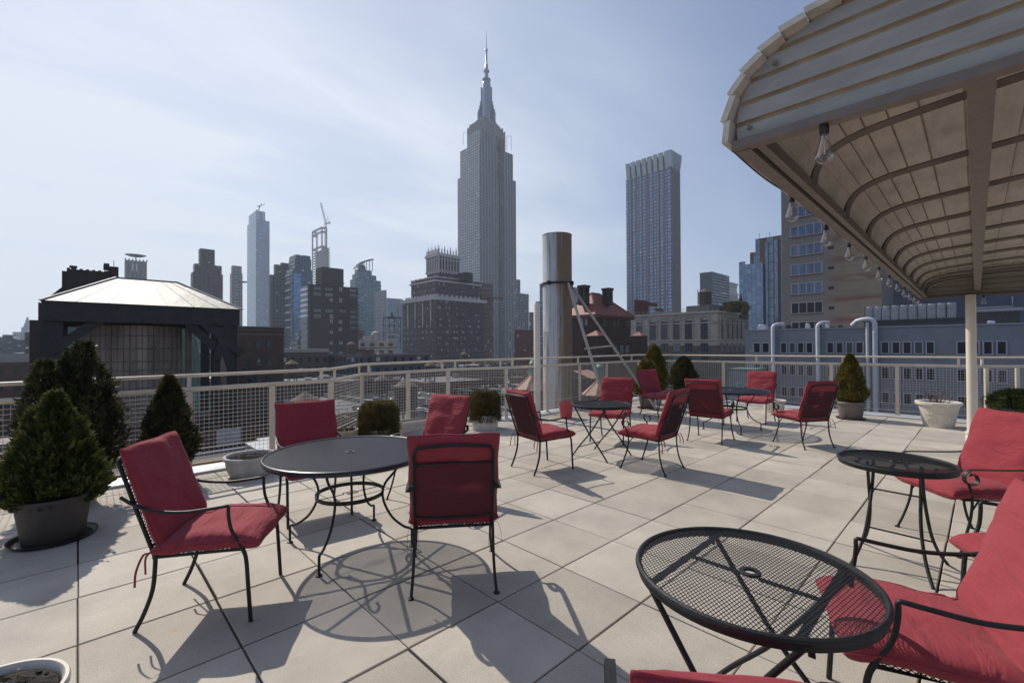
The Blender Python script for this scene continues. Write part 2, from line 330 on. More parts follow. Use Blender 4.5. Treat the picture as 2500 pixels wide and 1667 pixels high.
# ---------------------------------------------------------------- terrace floor
T = .61; TA, TB = .010, 3.885
DECK = [(-6,-6),(-6,6.6),(2.68,6.6),(3.6,7.52),(5.46,7.52),(6.38,6.76),(11.5,6.74),(12.38,5.88),(12.38,.12),(13.3,-.78),(13.3,-6)]
def clip(poly, axis, val, keep_gt):
    out = []
    for i in range(len(poly)):
        a, b = poly[i-1], poly[i]; da = (a[axis]-val)*(1 if keep_gt else -1); db = (b[axis]-val)*(1 if keep_gt else -1)
        if (da >= 0) != (db >= 0):
            t = da/(da-db); out.append((a[0]+(b[0]-a[0])*t, a[1]+(b[1]-a[1])*t))
        if db >= 0: out.append(b)
    return out
def paver_mat():
    mt = bpy.data.materials.new('concrete_pavers'); mt.use_nodes = True; t = mt.node_tree; b = t.nodes['Principled BSDF']
    c = N(t, 'ShaderNodeTexCoord'); s = N(t, 'ShaderNodeSeparateXYZ'); lk(t, c.outputs['Object'], s.inputs[0])
    cb = N(t, 'ShaderNodeCombineXYZ')
    lk(t, mth(t, 'FLOOR', mth(t, 'DIVIDE', mth(t, 'SUBTRACT', s.outputs[0], TA), T)), cb.inputs[0]); lk(t, mth(t, 'FLOOR', mth(t, 'DIVIDE', mth(t, 'SUBTRACT', s.outputs[1], TB), T)), cb.inputs[1])
    wn_ = N(t, 'ShaderNodeTexWhiteNoise', noise_dimensions='2D'); lk(t, cb.outputs[0], wn_.inputs['Vector'])
    tile = mixc(t, wn_.outputs['Value'], (.40,.36,.305), (.515,.47,.40))
    n = N(t, 'ShaderNodeTexNoise'); n.inputs['Scale'].default_value = 2.2; n.inputs['Detail'].default_value = 9; n.inputs['Roughness'].default_value = .62; lk(t, c.outputs['Object'], n.inputs['Vector'])
    f = N(t, 'ShaderNodeMapRange'); f.inputs['From Min'].default_value = .3; f.inputs['From Max'].default_value = .7; f.inputs['To Min'].default_value = .76; f.inputs['To Max'].default_value = 1.06; lk(t, n.outputs['Fac'], f.inputs['Value'])
    g = N(t, 'ShaderNodeTexNoise'); g.inputs['Scale'].default_value = 240; g.inputs['Detail'].default_value = 2; lk(t, c.outputs['Object'], g.inputs['Vector'])
    gf = N(t, 'ShaderNodeMapRange'); gf.inputs['From Min'].default_value = .3; gf.inputs['From Max'].default_value = .7; gf.inputs['To Min'].default_value = .78; gf.inputs['To Max'].default_value = 1.16; lk(t, g.outputs['Fac'], gf.inputs['Value'])
    mx = N(t, 'ShaderNodeMix', data_type='RGBA', blend_type='MULTIPLY'); mx.inputs[0].default_value = 1; lk(t, tile, mx.inputs[6]); lk(t, mth(t, 'MULTIPLY', f.outputs[0], gf.outputs[0]), mx.inputs[7])
    col = mx.outputs[2]
    # small pale and dark aggregate chips
    vo = N(t, 'ShaderNodeTexVoronoi'); vo.inputs['Scale'].default_value = 130; lk(t, c.outputs['Object'], vo.inputs['Vector'])
    chip = mth(t, 'LESS_THAN', vo.outputs['Distance'], .16); sc = N(t, 'ShaderNodeSeparateColor'); lk(t, vo.outputs['Color'], sc.inputs[0])
    col = mixc(t, mth(t, 'MULTIPLY', chip, mth(t, 'GREATER_THAN', sc.outputs[0], .75)), col, (.66,.62,.56))
    col = mixc(t, mth(t, 'MULTIPLY', chip, mth(t, 'LESS_THAN', sc.outputs[0], .12)), col, (.2,.17,.15))
    # rust rings and dark spots left by furniture feet
    v2 = N(t, 'ShaderNodeTexVoronoi'); v2.inputs['Scale'].default_value = 1.9; lk(t, c.outputs['Object'], v2.inputs['Vector'])
    sc2 = N(t, 'ShaderNodeSeparateColor'); lk(t, v2.outputs['Color'], sc2.inputs[0])
    ring = mth(t, 'LESS_THAN', mth(t, 'ABSOLUTE', mth(t, 'SUBTRACT', v2.outputs['Distance'], .038)), .007)
    ring = mth(t, 'MULTIPLY', mth(t, 'MULTIPLY', ring, mth(t, 'GREATER_THAN', sc2.outputs[0], .6)), mth(t, 'MULTIPLY', n.outputs['Fac'], .75))
    col = mixc(t, ring, col, (.42,.25,.08))
    spot = N(t, 'ShaderNodeMapRange'); spot.inputs['From Min'].default_value = .11; spot.inputs['From Max'].default_value = .03; lk(t, v2.outputs['Distance'], spot.inputs['Value'])
    spf = mth(t, 'MULTIPLY', mth(t, 'MULTIPLY', spot.outputs[0], mth(t, 'LESS_THAN', sc2.outputs[1], .22)), .38)
    col = mixc(t, spf, col, (.16,.15,.15))
    lk(t, col, b.inputs['Base Color']); b.inputs['Roughness'].default_value = .75
    bp = N(t, 'ShaderNodeBump'); bp.inputs['Strength'].default_value = .35; bp.inputs['Distance'].default_value = .004; lk(t, g.outputs['Fac'], bp.inputs['Height']); lk(t, bp.outputs[0], b.inputs['Normal'])
    return mt
M['paver'] = paver_mat()
fl = MB(); rr = random.Random(3)
rowoff = {}
for i in range(-12, 24):
    for j in range(-18, 8):
        g = .0035 + rr.random()*.003; gy = .0025 + rr.random()*.0028
        if rr.random() < .12: gy += .003
        dx = rr.uniform(-.0025, .0025); dy = rr.uniform(-.0025, .0025)
        x0, x1 = TA+i*T+gy+dx, TA+(i+1)*T-gy+dx; y0, y1 = TB+j*T+g+dy, TB+(j+1)*T-g+dy
        p = clip(clip(clip(clip(DECK, 0, x0, True), 0, x1, False), 1, y0, True), 1, y1, False)
        if len(p) < 3: continue
        cx = sum(q[0] for q in p)/len(p); cy = sum(q[1] for q in p)/len(p)
        zz = rr.uniform(-.0015, .0015); tx = rr.uniform(-.002, .002); ty = rr.uniform(-.002, .002)
        z = lambda q: zz + (q[0]-cx)*tx + (q[1]-cy)*ty
        e = .004
        top = [Vector((cx+(q[0]-cx)*(1-e/.3), cy+(q[1]-cy)*(1-e/.3), z(q))) for q in p]
        mid = [Vector((q[0], q[1], z(q)-.003)) for q in p]; bot = [Vector((q[0], q[1], -.04)) for q in p]
        area = sum(p[k-1][0]*p[k][1]-p[k][0]*p[k-1][1] for k in range(len(p)))
        if area < 0: top.reverse(); mid.reverse(); bot.reverse()
        n = len(fl.v); L = len(p); fl.v += top+mid+bot
        fl.face(range(n, n+L))
        for a_ in (0, 1):
            for k in range(L): fl.face((n+a_*L+k, n+(a_+1)*L+k, n+(a_+1)*L+(k+1) % L, n+a_*L+(k+1) % L))
o = fl.build('terrace_floor', M['paver']); tag(o, kind='structure')
sb = MB(); D2 = DECK[::-1]
sb.poly([(x, y, -.035) for x, y in D2][::-1])
o = sb.build('terrace_floor_slab', mat('joint_sand', (.05,.042,.036), .95)); tag(o, kind='structure')
# building below the terrace
SL = MB()
OUT = [(-6.3,-6.3),(-6.3,7.1),(2.6,7.1),(3.5,8.0),(5.6,8.0),(6.5,7.22),(11.75,7.2),(12.86,6.05),(12.86,.32),(13.8,-.58),(13.8,-6.3)]
n = len(SL.v)
for k in range(len(OUT)):
    (xa, ya), (xb, yb) = OUT[k-1], OUT[k]
    SL.quad((xb,yb,-.2),(xa,ya,-.2),(xa,ya,-40),(xb,yb,-40))
SL.poly([(x, y, -.2) for x, y in OUT][::-1])
M['tanbrick'] = brickmat('tan_brick', (.30,.22,.14), (.24,.17,.11), (.2,.17,.14))
ho = thing('own_building', 'tan brick building body carrying the terrace, edge of its wall seen below the left railing', 'building')
SL.build('wall', M['tanbrick'], ho)
LG = MB()      # low brick ledge outside the left railing
LG.box(-6.3,6.92,-.2,2.55,7.1,.07)
LG.build('ledge', M['tanbrick'], ho)

# aluminium edge curb
CURB = [(-6,6.65),(2.70,6.65),(3.62,7.57),(5.48,7.57),(6.40,6.81),(11.52,6.79),(12.43,5.90),(12.43,.14),(13.35,-.76),(13.35,-6)]
def offset(pl, d):
    out = []
    for i, p in enumerate(pl):
        p = Vector(p); a = Vector(pl[i-1]) if i else None; b = Vector(pl[i+1]) if i < len(pl)-1 else None
        n1 = n2 = None
        if a is not None: t_ = (p-a).normalized(); n1 = Vector((-t_.y, t_.x))
        if b is not None: t_ = (b-p).normalized(); n2 = Vector((-t_.y, t_.x))
        nn = (n1 or n2) if not (n1 and n2) else (n1+n2).normalized()/max(.5, math.cos(n1.angle(n2)/2))
        out.append(p+nn*d)
    return out
cu = MB(); inn = offset(CURB, -.05); mid_ = offset(CURB, .02); ou = offset(CURB, .30)
prof = [(inn, -.03), (inn, .022), (mid_, .05), (ou, .045), (ou, -.25)]
for k in range(len(CURB)-1):
    for q in range(len(prof)-1):
        A, za = prof[q]; B, zb = prof[q+1]
        cu.quad((*A[k],za), (*B[k],zb), (*B[k+1],zb), (*A[k+1],za))
o = cu.build('edge_curb', M['alu']); tag(o, 'pale aluminium edge curb running along the foot of the railing', 'curb')

# railing -----------------------------------------------------------------
RL = [(-6,6.75,.975,1.145),(2.72,6.72,1.04,1.205),(3.64,7.64,1.05,1.22),(5.5,7.64,1.06,1.235),(6.42,6.88,1.09,1.26),(11.56,6.86,1.095,1.265),(12.52,5.95,1.085,1.25),(12.52,.15,1.105,1.275),(13.45,-.75,1.10,1.27),(13.45,-5,1.10,1.27)]
rail = thing('railing', 'cream steel railing with square wire mesh panels round the terrace edge', 'railing')
tr = MB(); mr = MB()
tr.tube([(x, y, t_) for x, y, m_, t_ in RL], .026, 10, rz=.022); tr.build('top_rail', M['cream'], rail, 40)
mr.tube([(x, y, m_) for x, y, m_, t_ in RL], .028, 4, rz=.028); mr.build('middle_rail', M['cream'], rail)
def rp(seg, s):
    a, b = RL[seg], RL[seg+1]; return [a[i]+(b[i]-a[i])*s for i in range(4)]
def seg_s(seg, x=None, y=None):
    a, b = RL[seg], RL[seg+1]
    return (x-a[0])/(b[0]-a[0]) if x is not None else (y-a[1])/(b[1]-a[1])
posts = {0: [seg_s(0, x=v) for v in (-2.7,-1.5,-.27,.99,1.92)]+[1], 1: [1], 2: [.5, 1], 3: [1], 4: [seg_s(4, x=v) for v in (7.68,8.87,10.0)]+[1],
         5: [1], 6: [seg_s(6, y=v) for v in (4.88,3.68,2.47,1.31)]+[1], 7: [.16,.62,1], 8: [.3,.6]}
stubs = [(0,seg_s(0,x=.99)),(0,seg_s(0,x=2.58)),(0,seg_s(0,x=-.9)),(1,.1),(1,.9),(2,.07),(2,.92),(3,.12),(3,.9),(4,seg_s(4,x=6.6)),(4,seg_s(4,x=8.8)),(4,seg_s(4,x=11.2)),(5,.93),(6,seg_s(6,y=4.06)),(6,seg_s(6,y=2.25)),(6,seg_s(6,y=.38)),(7,.1),(7,.9),(8,.3)]
for sg, ss in posts.items():
    for s in ss:
        x, y, zm, zt = rp(sg, s); p = MB()
        a, b = Vector(RL[sg][:2]), Vector(RL[sg+1][:2]); an = math.atan2((b-a).y, (b-a).x)
        MM = Matrix.Translation((x, y, 0)) @ Matrix.Rotation(an, 4, 'Z')
        p.box(-.032,-.02,-.1,.032,.02,zm-.02, M=MM); p.box(-.05,-.035,.03,.05,.035,.055, M=MM)
        p.build('post', M['cream'], rail)
for sg, s in stubs:
    x, y, zm, zt = rp(sg, s); p = MB(); a, b = Vector(RL[sg][:2]), Vector(RL[sg+1][:2]); an = math.atan2((b-a).y, (b-a).x)
    MM = Matrix.Translation((x, y, 0)) @ Matrix.Rotation(an, 4, 'Z'); p.box(-.02,-.014,zm+.02,.02,.014,zt-.015, M=MM); p.build('stub_post', M['cream'], rail)
for sg in range(len(RL)-1):
    ss = [0]+[s for s in posts.get(sg, [])]; ss = sorted(set(ss+[1]))
    for s0, s1 in zip(ss, ss[1:]):
        A, B = rp(sg, s0), rp(sg, s1); a = Vector((A[0], A[1], 0)); b = Vector((B[0], B[1], 0)); L = (b-a).length
        if L < .08: continue
        d = (b-a)/L; w_ = MB(); nv = round(L/.051); zb_ = .14
        for k in range(1, nv):
            p = a+d*(L*k/nv); zt = A[2]+(B[2]-A[2])*k/nv-.03
            p = p+Vector((rr.uniform(-.0015,.0015), rr.uniform(-.0015,.0015), 0))
            w_.beam((p.x,p.y,zb_), (p.x,p.y,zt), .0038, .0038)
        nh = round((A[2]-.03-zb_)/.051)
        for k in range(nh+1):
            z0 = zb_+(A[2]-.03-zb_)*k/nh; z1 = zb_+(B[2]-.03-zb_)*k/nh; off = d.cross(Vector((0,0,1)))*.004
            th = .012 if k == 0 else (.009 if k == 3 else .0038)
            w_.beam(a+off+Vector((0,0,z0)), b+off+Vector((0,0,z1)), .0038 if th < .005 else .01, th)
        w_.build('mesh_panel', M['wire'], rail)

# white post at the railing, flue and its struts --------------------------------
pp = MB(); pp.lathe([(.068,-.05),(.068,2.44),(.06,2.45),(0.0,2.455)], 24); pw = pp.build('tall_post', M['cream2'], None, 40, loc=(7.08,6.62,0))
tag(pw, 'plain cream round post standing against the railing just left of the steel flue', 'post')
def flue_mat():
    mt = bpy.data.materials.new('weathered_stainless'); mt.use_nodes = True; t = mt.node_tree; b = t.nodes['Principled BSDF']
    c = N(t, 'ShaderNodeTexCoord'); mp_ = N(t, 'ShaderNodeMapping'); mp_.inputs['Scale'].default_value = (5, 5, .22); lk(t, c.outputs['Object'], mp_.inputs[0])
    n = N(t, 'ShaderNodeTexNoise'); n.inputs['Scale'].default_value = 1.6; n.inputs['Detail'].default_value = 7; n.inputs['Roughness'].default_value = .7; lk(t, mp_.outputs[0], n.inputs['Vector'])
    s = N(t, 'ShaderNodeSeparateXYZ'); lk(t, c.outputs['Object'], s.inputs[0])
    side = mth(t, 'MULTIPLY', mth(t, 'ADD', mth(t, 'MULTIPLY', s.outputs[0], .62), mth(t, 'MULTIPLY', s.outputs[1], -.78)), .85)   # rust on one side of the pipe
    f = N(t, 'ShaderNodeMapRange'); f.inputs['From Min'].default_value = .40; f.inputs['From Max'].default_value = .62; lk(t, mth(t, 'ADD', n.outputs['Fac'], side), f.inputs['Value'])
    col = mixc(t, f.outputs[0], (.44,.47,.50), (.17,.12,.08))
    n2 = N(t, 'ShaderNodeTexNoise'); n2.inputs['Scale'].default_value = 4; n2.inputs['Detail'].default_value = 8; lk(t, mp_.outputs[0], n2.inputs['Vector'])
    g = N(t, 'ShaderNodeMapRange'); g.inputs['From Min'].default_value = .52; g.inputs['From Max'].default_value = .66; g.inputs['To Max'].default_value = .75; lk(t, n2.outputs['Fac'], g.inputs['Value'])
    col = mixc(t, g.outputs[0], col, (.22,.14,.05)); lk(t, col, b.inputs['Base Color'])
    b.inputs['Metallic'].default_value = .3; b.inputs['Roughness'].default_value = .55
    return mt
M['flue'] = flue_mat()
FLC = Vector((8.92, 7.62, 0))
FR_ = .375
fl_ = thing('steel_flue', 'large weathered stainless steel flue with rust streaks rising behind the railing', 'chimney flue', FLC)
p = MB()
zs = [-3, -2.0, -.7, .6, 1.9, 3.15, 4.36]
prof = []
for k in range(len(zs)-1): prof += [(FR_, zs[k]+.004), (FR_, zs[k+1]-.012), (FR_+.004, zs[k+1]-.008)]
prof += [(FR_+.008, 4.36), (FR_+.008, 4.375), (FR_-.012, 4.375), (FR_-.012, 3.6)]
p.lathe(prof, 64); p.build('pipe', M['flue'], fl_, 35)
p = MB(); p.lathe([(FR_+.003,3.09),(FR_+.035,3.09),(FR_+.035,3.14),(FR_+.003,3.14)], 48)
for an in (10, 100, 190, 280): p.box(FR_,-.03,3.07,FR_+.09,.03,3.16, M=Matrix.Rotation(R(an),4,'Z'))
p.build('clamp_band', M['dark'], fl_, 30)
st = thing('flue_strut_frame', 'two slanting grey struts joined by a crossbar bracing the flue down to the floor', 'strut frame')
A1, A2 = FLC+Vector((-.05,-.40,3.10)), FLC+Vector((.40,-.14,3.10)); F1, F2 = Vector((8.64,5.90,.02)), Vector((9.95,5.44,.02))
M['strut'] = mat('strut_paint', (.42,.37,.32), .5, nscale=5, namt=.08)
for a, b in ((A1, F1), (A2, F2)):
    p = MB(); p.beam(a, b, .05, .05); p.build('strut', M['strut'], st)
    p = MB(); p.box(-.07,-.05,0,.07,.05,.012, M=Matrix.Translation((b.x,b.y,0))); p.build('foot_plate', M['dark'], st)
t0 = .53; p = MB(); p.beam(A1.lerp(F1, t0)+Vector((-.1,.02,0)), A2.lerp(F2, t0-.02), .045, .035); p.build('crossbar', M['strut'], st)

# ---------------------------------------------------------------- canopy
cp = thing('entrance_canopy', 'barrel vaulted canopy of ribbed off white metal with brown painted frame', 'canopy', (1.78, 0, 0), R(.6))
LEN = 7.95; Y0, Y1 = .64, -1.75; ZE = 2.285
half = [(.64,2.285),(.645,2.36),(.625,2.445),(.588,2.505),(.532,2.555),(.472,2.592),(.40,2.618),(.31,2.638),(.20,2.655),(.05,2.668),(-.15,2.68),(-.35,2.685),(-.555,2.686)]
full = half + [(-1.11-y, z) for y, z in half[::-1][1:]]
def stepped(outer):   # overlapping planks: each plank's lower edge stands proud
    pts = []
    for i in range(len(full)-1):
        (ya, za), (yb, zb) = full[i], full[i+1]
        L = math.hypot(yb-ya, zb-za); ny, nz = (zb-za)/L, -(yb-ya)/L
        if ny*(ya+.55)+nz*(za-2.2) < 0: ny, nz = -ny, -nz
        o = .022 if outer else .0
        pts.append(((ya+ny*(o+.008), za+nz*(o+.008)), (yb+ny*(o-.006), zb+nz*(o-.006))))
    return pts
def canopy_mat(name, c, streak):
    mt = bpy.data.materials.new(name); mt.use_nodes = True; t = mt.node_tree; b = t.nodes['Principled BSDF']
    cc = N(t, 'ShaderNodeTexCoord'); mp_ = N(t, 'ShaderNodeMapping'); mp_.inputs['Scale'].default_value = streak; lk(t, cc.outputs['Object'], mp_.inputs[0])
    n = N(t, 'ShaderNodeTexNoise'); n.inputs['Scale'].default_value = 5; n.inputs['Detail'].default_value = 8; n.inputs['Roughness'].default_value = .65; lk(t, mp_.outputs[0], n.inputs['Vector'])
    f = N(t, 'ShaderNodeMapRange'); f.inputs['From Min'].default_value = .42; f.inputs['From Max'].default_value = .75; lk(t, n.outputs['Fac'], f.inputs['Value'])
    lk(t, mixc(t, f.outputs[0], c, tuple(x*.72 for x in c)), b.inputs['Base Color']); b.inputs['Roughness'].default_value = .5
    n2 = N(t, 'ShaderNodeTexNoise'); n2.inputs['Scale'].default_value = 3; lk(t, cc.outputs['Object'], n2.inputs['Vector'])
    bp = N(t, 'ShaderNodeBump'); bp.inputs['Strength'].default_value = .4; bp.inputs['Distance'].default_value = .02; lk(t, n2.outputs['Fac'], bp.inputs['Height']); lk(t, bp.outputs[0], b.inputs['Normal'])
    return mt
M['can'] = canopy_mat('canopy_sheet', (.56,.52,.46), (1, 4, 4))
M['canend'] = canopy_mat('canopy_end_sheet', (.30,.30,.29), (4, 1, 4))
M['groove'] = mat('canopy_groove', (.32,.245,.16), .6, nscale=9, namt=.2)
p = MB()
oo, ii = stepped(True), stepped(False)
for k, ((a, b), (c, d)) in enumerate(zip(oo, ii)):
    x0, x1 = -.055, LEN+.055
    P = [a, b, d, c]
    for q in range(4):
        (ya, za), (yb, zb) = P[q], P[(q+1) % 4]
        p.quad((x0,ya,za), (x0,yb,zb), (x1,yb,zb), (x1,ya,za))
    p.poly([(x0,y,z) for y, z in P][::-1]); p.poly([(x1,y,z) for y, z in P])
p.build('roof_sheet', M['can'], cp)
for k in range(0, len(full)-1):       # seams seen from below, strips standing off the sheet
    pass
p = MB()
for (a, b), (c, d) in zip(oo, ii): p.beam((-.0,c[0],c[1]-.006), (LEN,c[0],c[1]-.006), .012, .012)
p.build('roof_seams', M['groove'], cp)
# ribbed end panels
def end_panel(xc, out):
    p = MB(); zt0 = ZE
    def ylim(z):    # outline of vault at height z
        ys = []
        for (ya, za), (yb, zb) in zip(half, half[1:]):
            if (za-z)*(zb-z) <= 0 and za != zb: ys.append(ya+(yb-ya)*(z-za)/(zb-za))
        return max(ys) if ys else -.5
    rows = [2.285, 2.348, 2.420, 2.494, 2.567, 2.63, 2.684]
    for z0, z1 in zip(rows, rows[1:]):
        prof = [(z0, 0), (z0+.005, .0), (z0+.010, .008), (z1-.008, .008), (z1-.003, 0), (z1, 0)]
        for (za, oa), (zb, ob) in zip(prof, prof[1:]):
            za_, zb_ = min(za, 2.684), min(zb, 2.684)
            ya, yb = ylim(za_)-.012, ylim(zb_)-.012
            mi = 0 if abs(oa-ob) < .001 and oa > .005 else 1
            p.quad((xc+out*oa, -1.11-ya, za_), (xc+out*oa, ya, za_), (xc+out*ob, yb, zb_), (xc+out*ob, -1.11-yb, zb_), mi)
    return p
end_panel(-.005, -1).build('end_panel', [M['canend'], M['groove']], cp)
end_panel(LEN+.005, 1).build('end_panel', [M['canend'], M['groove']], cp)
for x in (-.01, LEN): 
    p = MB(); p.beam((x, Y0, ZE-.012), (x, Y1, ZE-.012), .05, .03); p.build('end_beam', M['rib'], cp)
for y, dz in ((.615, 0), (-1.725, 0)):
    p = MB(); p.beam((0, y, ZE-.012), (LEN, y, ZE-.012), .05, .035); p.beam((0.02, y-.05*(1 if y > 0 else -1), ZE+.008), (LEN-.02, y-.05*(1 if y > 0 else -1), ZE+.008), .03, .05)
    p.build('eave_beam', M['rib'], cp)
p = MB(); p.beam((.02, 0.0, 2.40), (LEN-.02, 0.0, 2.40), .065, .14); p.build('centre_beam', M['rib'], cp)
p = MB(); p.beam((.02, -1.11, 2.40), (LEN-.02, -1.11, 2.40), .065, .14); p.build('centre_beam', M['rib'], cp)
x = .76
while x < LEN-.1:
    p = MB()
    cs = arc([(x,.555,2.29),(x,.545,2.36),(x,.50,2.43),(x,.41,2.475),(x,.28,2.50),(x,.03,2.525),(x,-.25,2.545),(x,-.555,2.55)], 5)
    cs += [Vector((x, -1.11-q.y, q.z)) for q in cs[::-1][1:]]
    p.tube(cs, .017, 4, rz=.03); p.build('rib', M['rib'], cp); x += .775
for y, z in ((.585,2.325),(.50,2.52)):
    p = MB(); p.lathe([(.0,.004),(.007,.004),(.009,0)], 12); o = p.build('rivet', M['rib'], cp); o.rotation_euler = (0, R(-90), 0); o.location = (-.022, y, z)
po = thing('canopy_pole', 'thick cream round pole with collar at its foot carrying the far canopy end', 'pole', (9.62,.155,0))
p = MB(); p.lathe([(.058,0),(.058,2.27)], 32); p.build('shaft', M['cream2'], po, 40)
p = MB(); p.lathe([(.058,.09),(.076,.092),(.078,.16),(.073,.165),(.073,.20),(.079,.205),(.079,.235),(.06,.24)], 32); p.build('collar', M['cream2'], po, 40)
p = MB(); p.lathe([(.059,0),(.064,.0),(.064,.088),(.059,.09)], 32); p.build('base_sleeve', mat('sleeve_grey', (.4,.38,.37), .6, nscale=20, namt=.15), po, 40)

# string lights
def bulb_glass():
    mt = bpy.data.materials.new('bulb_glass'); mt.use_nodes = True; t = mt.node_tree; t.nodes.clear()
    o_ = N(t, 'ShaderNodeOutputMaterial'); tr = N(t, 'ShaderNodeBsdfTransparent'); tr.inputs[0].default_value = (.9,.9,.9,1)
    gl = N(t, 'ShaderNodeBsdfGlossy'); gl.inputs['Roughness'].default_value = .03; lw = N(t, 'ShaderNodeLayerWeight'); lw.inputs[0].default_value = .35
    f = mth(t, 'ADD', mth(t, 'MULTIPLY', lw.outputs['Facing'], .55), .05)
    ms = N(t, 'ShaderNodeMixShader'); lk(t, f, ms.inputs[0]); lk(t, tr.outputs[0], ms.inputs[1]); lk(t, gl.outputs[0], ms.inputs[2]); lk(t, ms.outputs[0], o_.inputs[0])
    return mt
M['bulbg'] = bulb_glass(); M['fil'] = mat('amber_filament', (.85,.5,.12), .5)
def make_bulb(label, loc):
    t = thing('string_light_bulb', label, 'light bulb', loc, 0, 'string light bulbs hanging round the canopy edge')
    p = MB(); p.lathe([(.0,0),(.012,0),(.0135,-.012),(.0135,-.03),(.011,-.036),(0,-.036)], 16); p.build('socket', M['black'], t, 40)
    p = MB(); p.lathe([(.010,-.034),(.0115,-.042),(.014,-.055),(.02,-.075),(.026,-.095),(.0285,-.108),(.027,-.118),(.02,-.127),(.01,-.132),(.004,-.134),(.0,-.137)], 24); p.build('glass_bulb', M['bulbg'], t, 180)
    p = MB(); p.tube([(0,0,-.055),(0,0,-.10)], .0022, 6); p.build('filament', M['fil'], t)
    return t
blb = make_bulb('largest bulb of the string, hanging below the near gable end of the canopy', (1.765,.36,2.262))
ords = ['second','third','fourth','fifth','sixth','seventh','eighth','ninth','tenth','eleventh','twelfth']
bp_ = []
for k in range(11):
    x = 2.57+.735*k*(1-.003*k)
    if x > 9.7: break
    lx = x-1.78; y = .655+lx*math.sin(R(.6)); bp_.append((x, y, 2.285))
    dup(blb, (x, y, 2.278+rr.uniform(-.006,.006)), rr.uniform(0,6), '%s clear bulb of the string along the canopy eave, counted from the near gable' % ords[k])
dup(blb, (9.74,.02,2.262), 0, 'small clear bulb hanging right of the cream pole under the far canopy end')
p = MB(); pts = []
for a, b in zip([(1.80,.66,2.275)]+bp_, bp_+[(9.7,.74,2.28)]):
    a, b = Vector(a), Vector(b)
    for k in range(6): q = a.lerp(b, k/6); q.z -= .018*math.sin(math.pi*k/6)-.003; pts.append(q)
p.tube(pts, .0035, 6)
p.tube([(1.80,.66,2.275),(1.765,.64,2.283),(1.762,.55,2.272),(1.765,.36,2.268),(1.762,.18,2.262),(1.762,-.2,2.268),(1.762,-.7,2.262),(1.762,-1.7,2.27)], .0035, 6)
p.tube([(9.7,.74,2.28),(9.74,.4,2.262),(9.74,.02,2.266),(9.74,-.6,2.26),(9.74,-1.6,2.27)], .0035, 6)
o = p.build('light_string_cable', M['black'], None, 60); tag(o, 'thin black cable carrying the bulbs round the canopy edge', 'cable')

# ---------------------------------------------------------------- patio furniture
def cushion(w, h, t, seed, pw=9, sag=0.0, wr=.0095, nx=26, ny=26, folds=()):
    """box cushion in its own plane: x across, y along, z thickness, with welted seam, puckers and folds"""
    p = MB(); g = {}
    def s_(k, n): q = 2*k/n-1; return math.copysign(1-(1-abs(q))**1.7, q)
    for sd_ in (1, -1):
        for i in range(nx+1):
            for j in range(ny+1):
                if sd_ == -1 and (i in (0, nx) or j in (0, ny)): g[(sd_, i, j)] = g[(1, i, j)]; continue
                u, v = s_(i, nx), s_(j, ny)
                f = (max(0, 1-abs(u)**pw)*max(0, 1-abs(v)**pw))**.42
                puf = .84+.16*(1-u*u)*(1-v*v)
                x, y = u*w/2, v*h/2
                x *= 1-.018*(1-v*v)*0 + .012*math.sin(v*7+seed); y *= 1+.010*math.sin(u*6+seed*2)
                nz = noise.noise(Vector((x*5+seed*3.1, y*7+seed, sd_*2.0)))*wr*1.6 + noise.noise(Vector((x*13+seed, y*17, sd_+seed)))*wr*.6
                z = sd_*(t/2*f*puf) + nz*f*sd_
                for (fv, fa, fw, fs) in folds:
                    q = (v-fv-fs*u-.05*math.sin(u*3+seed))/fw
                    z -= sd_*fa*math.exp(-q*q)*f*(.65+.5*noise.noise(Vector((u*2+seed, fv*9, 1))))
                # puckers near the seam
                e = max(abs(u), abs(v)); z += sd_*.0022*math.sin((v if abs(u) > abs(v) else u)*46+seed)*max(0, e-.72)*3*f
                z += sag*(v**2)
                g[(sd_, i, j)] = len(p.v); p.v.append(Vector((x, y, z)))
    for sd_ in (1, -1):
        for i in range(nx):
            for j in range(ny):
                q = [g[(sd_, i, j)], g[(sd_, i+1, j)], g[(sd_, i+1, j+1)], g[(sd_, i, j+1)]]
                p.face(q if sd_ == 1 else q[::-1])
    per = [g[(1,i,0)] for i in range(nx)]+[g[(1,nx,j)] for j in range(ny)]+[g[(1,nx-i,ny)] for i in range(nx)]+[g[(1,0,ny-j)] for j in range(ny)]
    p.tube([p.v[q].copy() for q in per], .0042, 6, closed=True)
    return p
def xf(p, Mx):
    p.v = [Mx @ v for v in p.v]; return p
def ribbon(p, pts, wd=.011):
    p.tube(arc(pts, 4), wd/2, 4, rz=.0012)
def lattice(p, corners, step, r, diag=True):
    """woven wire on a quad patch: corners a b c d, bilinear"""
    a, b, c, d = [Vector(q) for q in corners]
    W = ((b-a).length+(c-d).length)/2; Hh = ((d-a).length+(c-b).length)/2
    def pt(u, v): return a.lerp(b, u).lerp(d.lerp(c, u), v)
    k = step
    if diag:
        n = int((W+Hh)/k)
        for i in range(n+1):
            s = i*k
            for sg in (0, 1):
                x0, y0 = (s, 0) if s < W else (W, s-W); x1, y1 = (0, s) if s < Hh else (s-Hh, Hh)
                if sg: x0, x1 = W-x0, W-x1
                q0, q1 = pt(x0/W, min(1, y0/Hh)), pt(max(0, x1/W), min(1, y1/Hh))
                if (q1-q0).length > .006: p.beam(q0, q1, r*2, r*1.2)
    else:
        for i in range(1, int(W/k)): p.beam(pt(i*k/W, 0), pt(i*k/W, 1), r*2, r*1.2)
        for i in range(1, int(Hh/k)): p.beam(pt(0, i*k/Hh), pt(1, i*k/Hh), r*2, r*1.2)

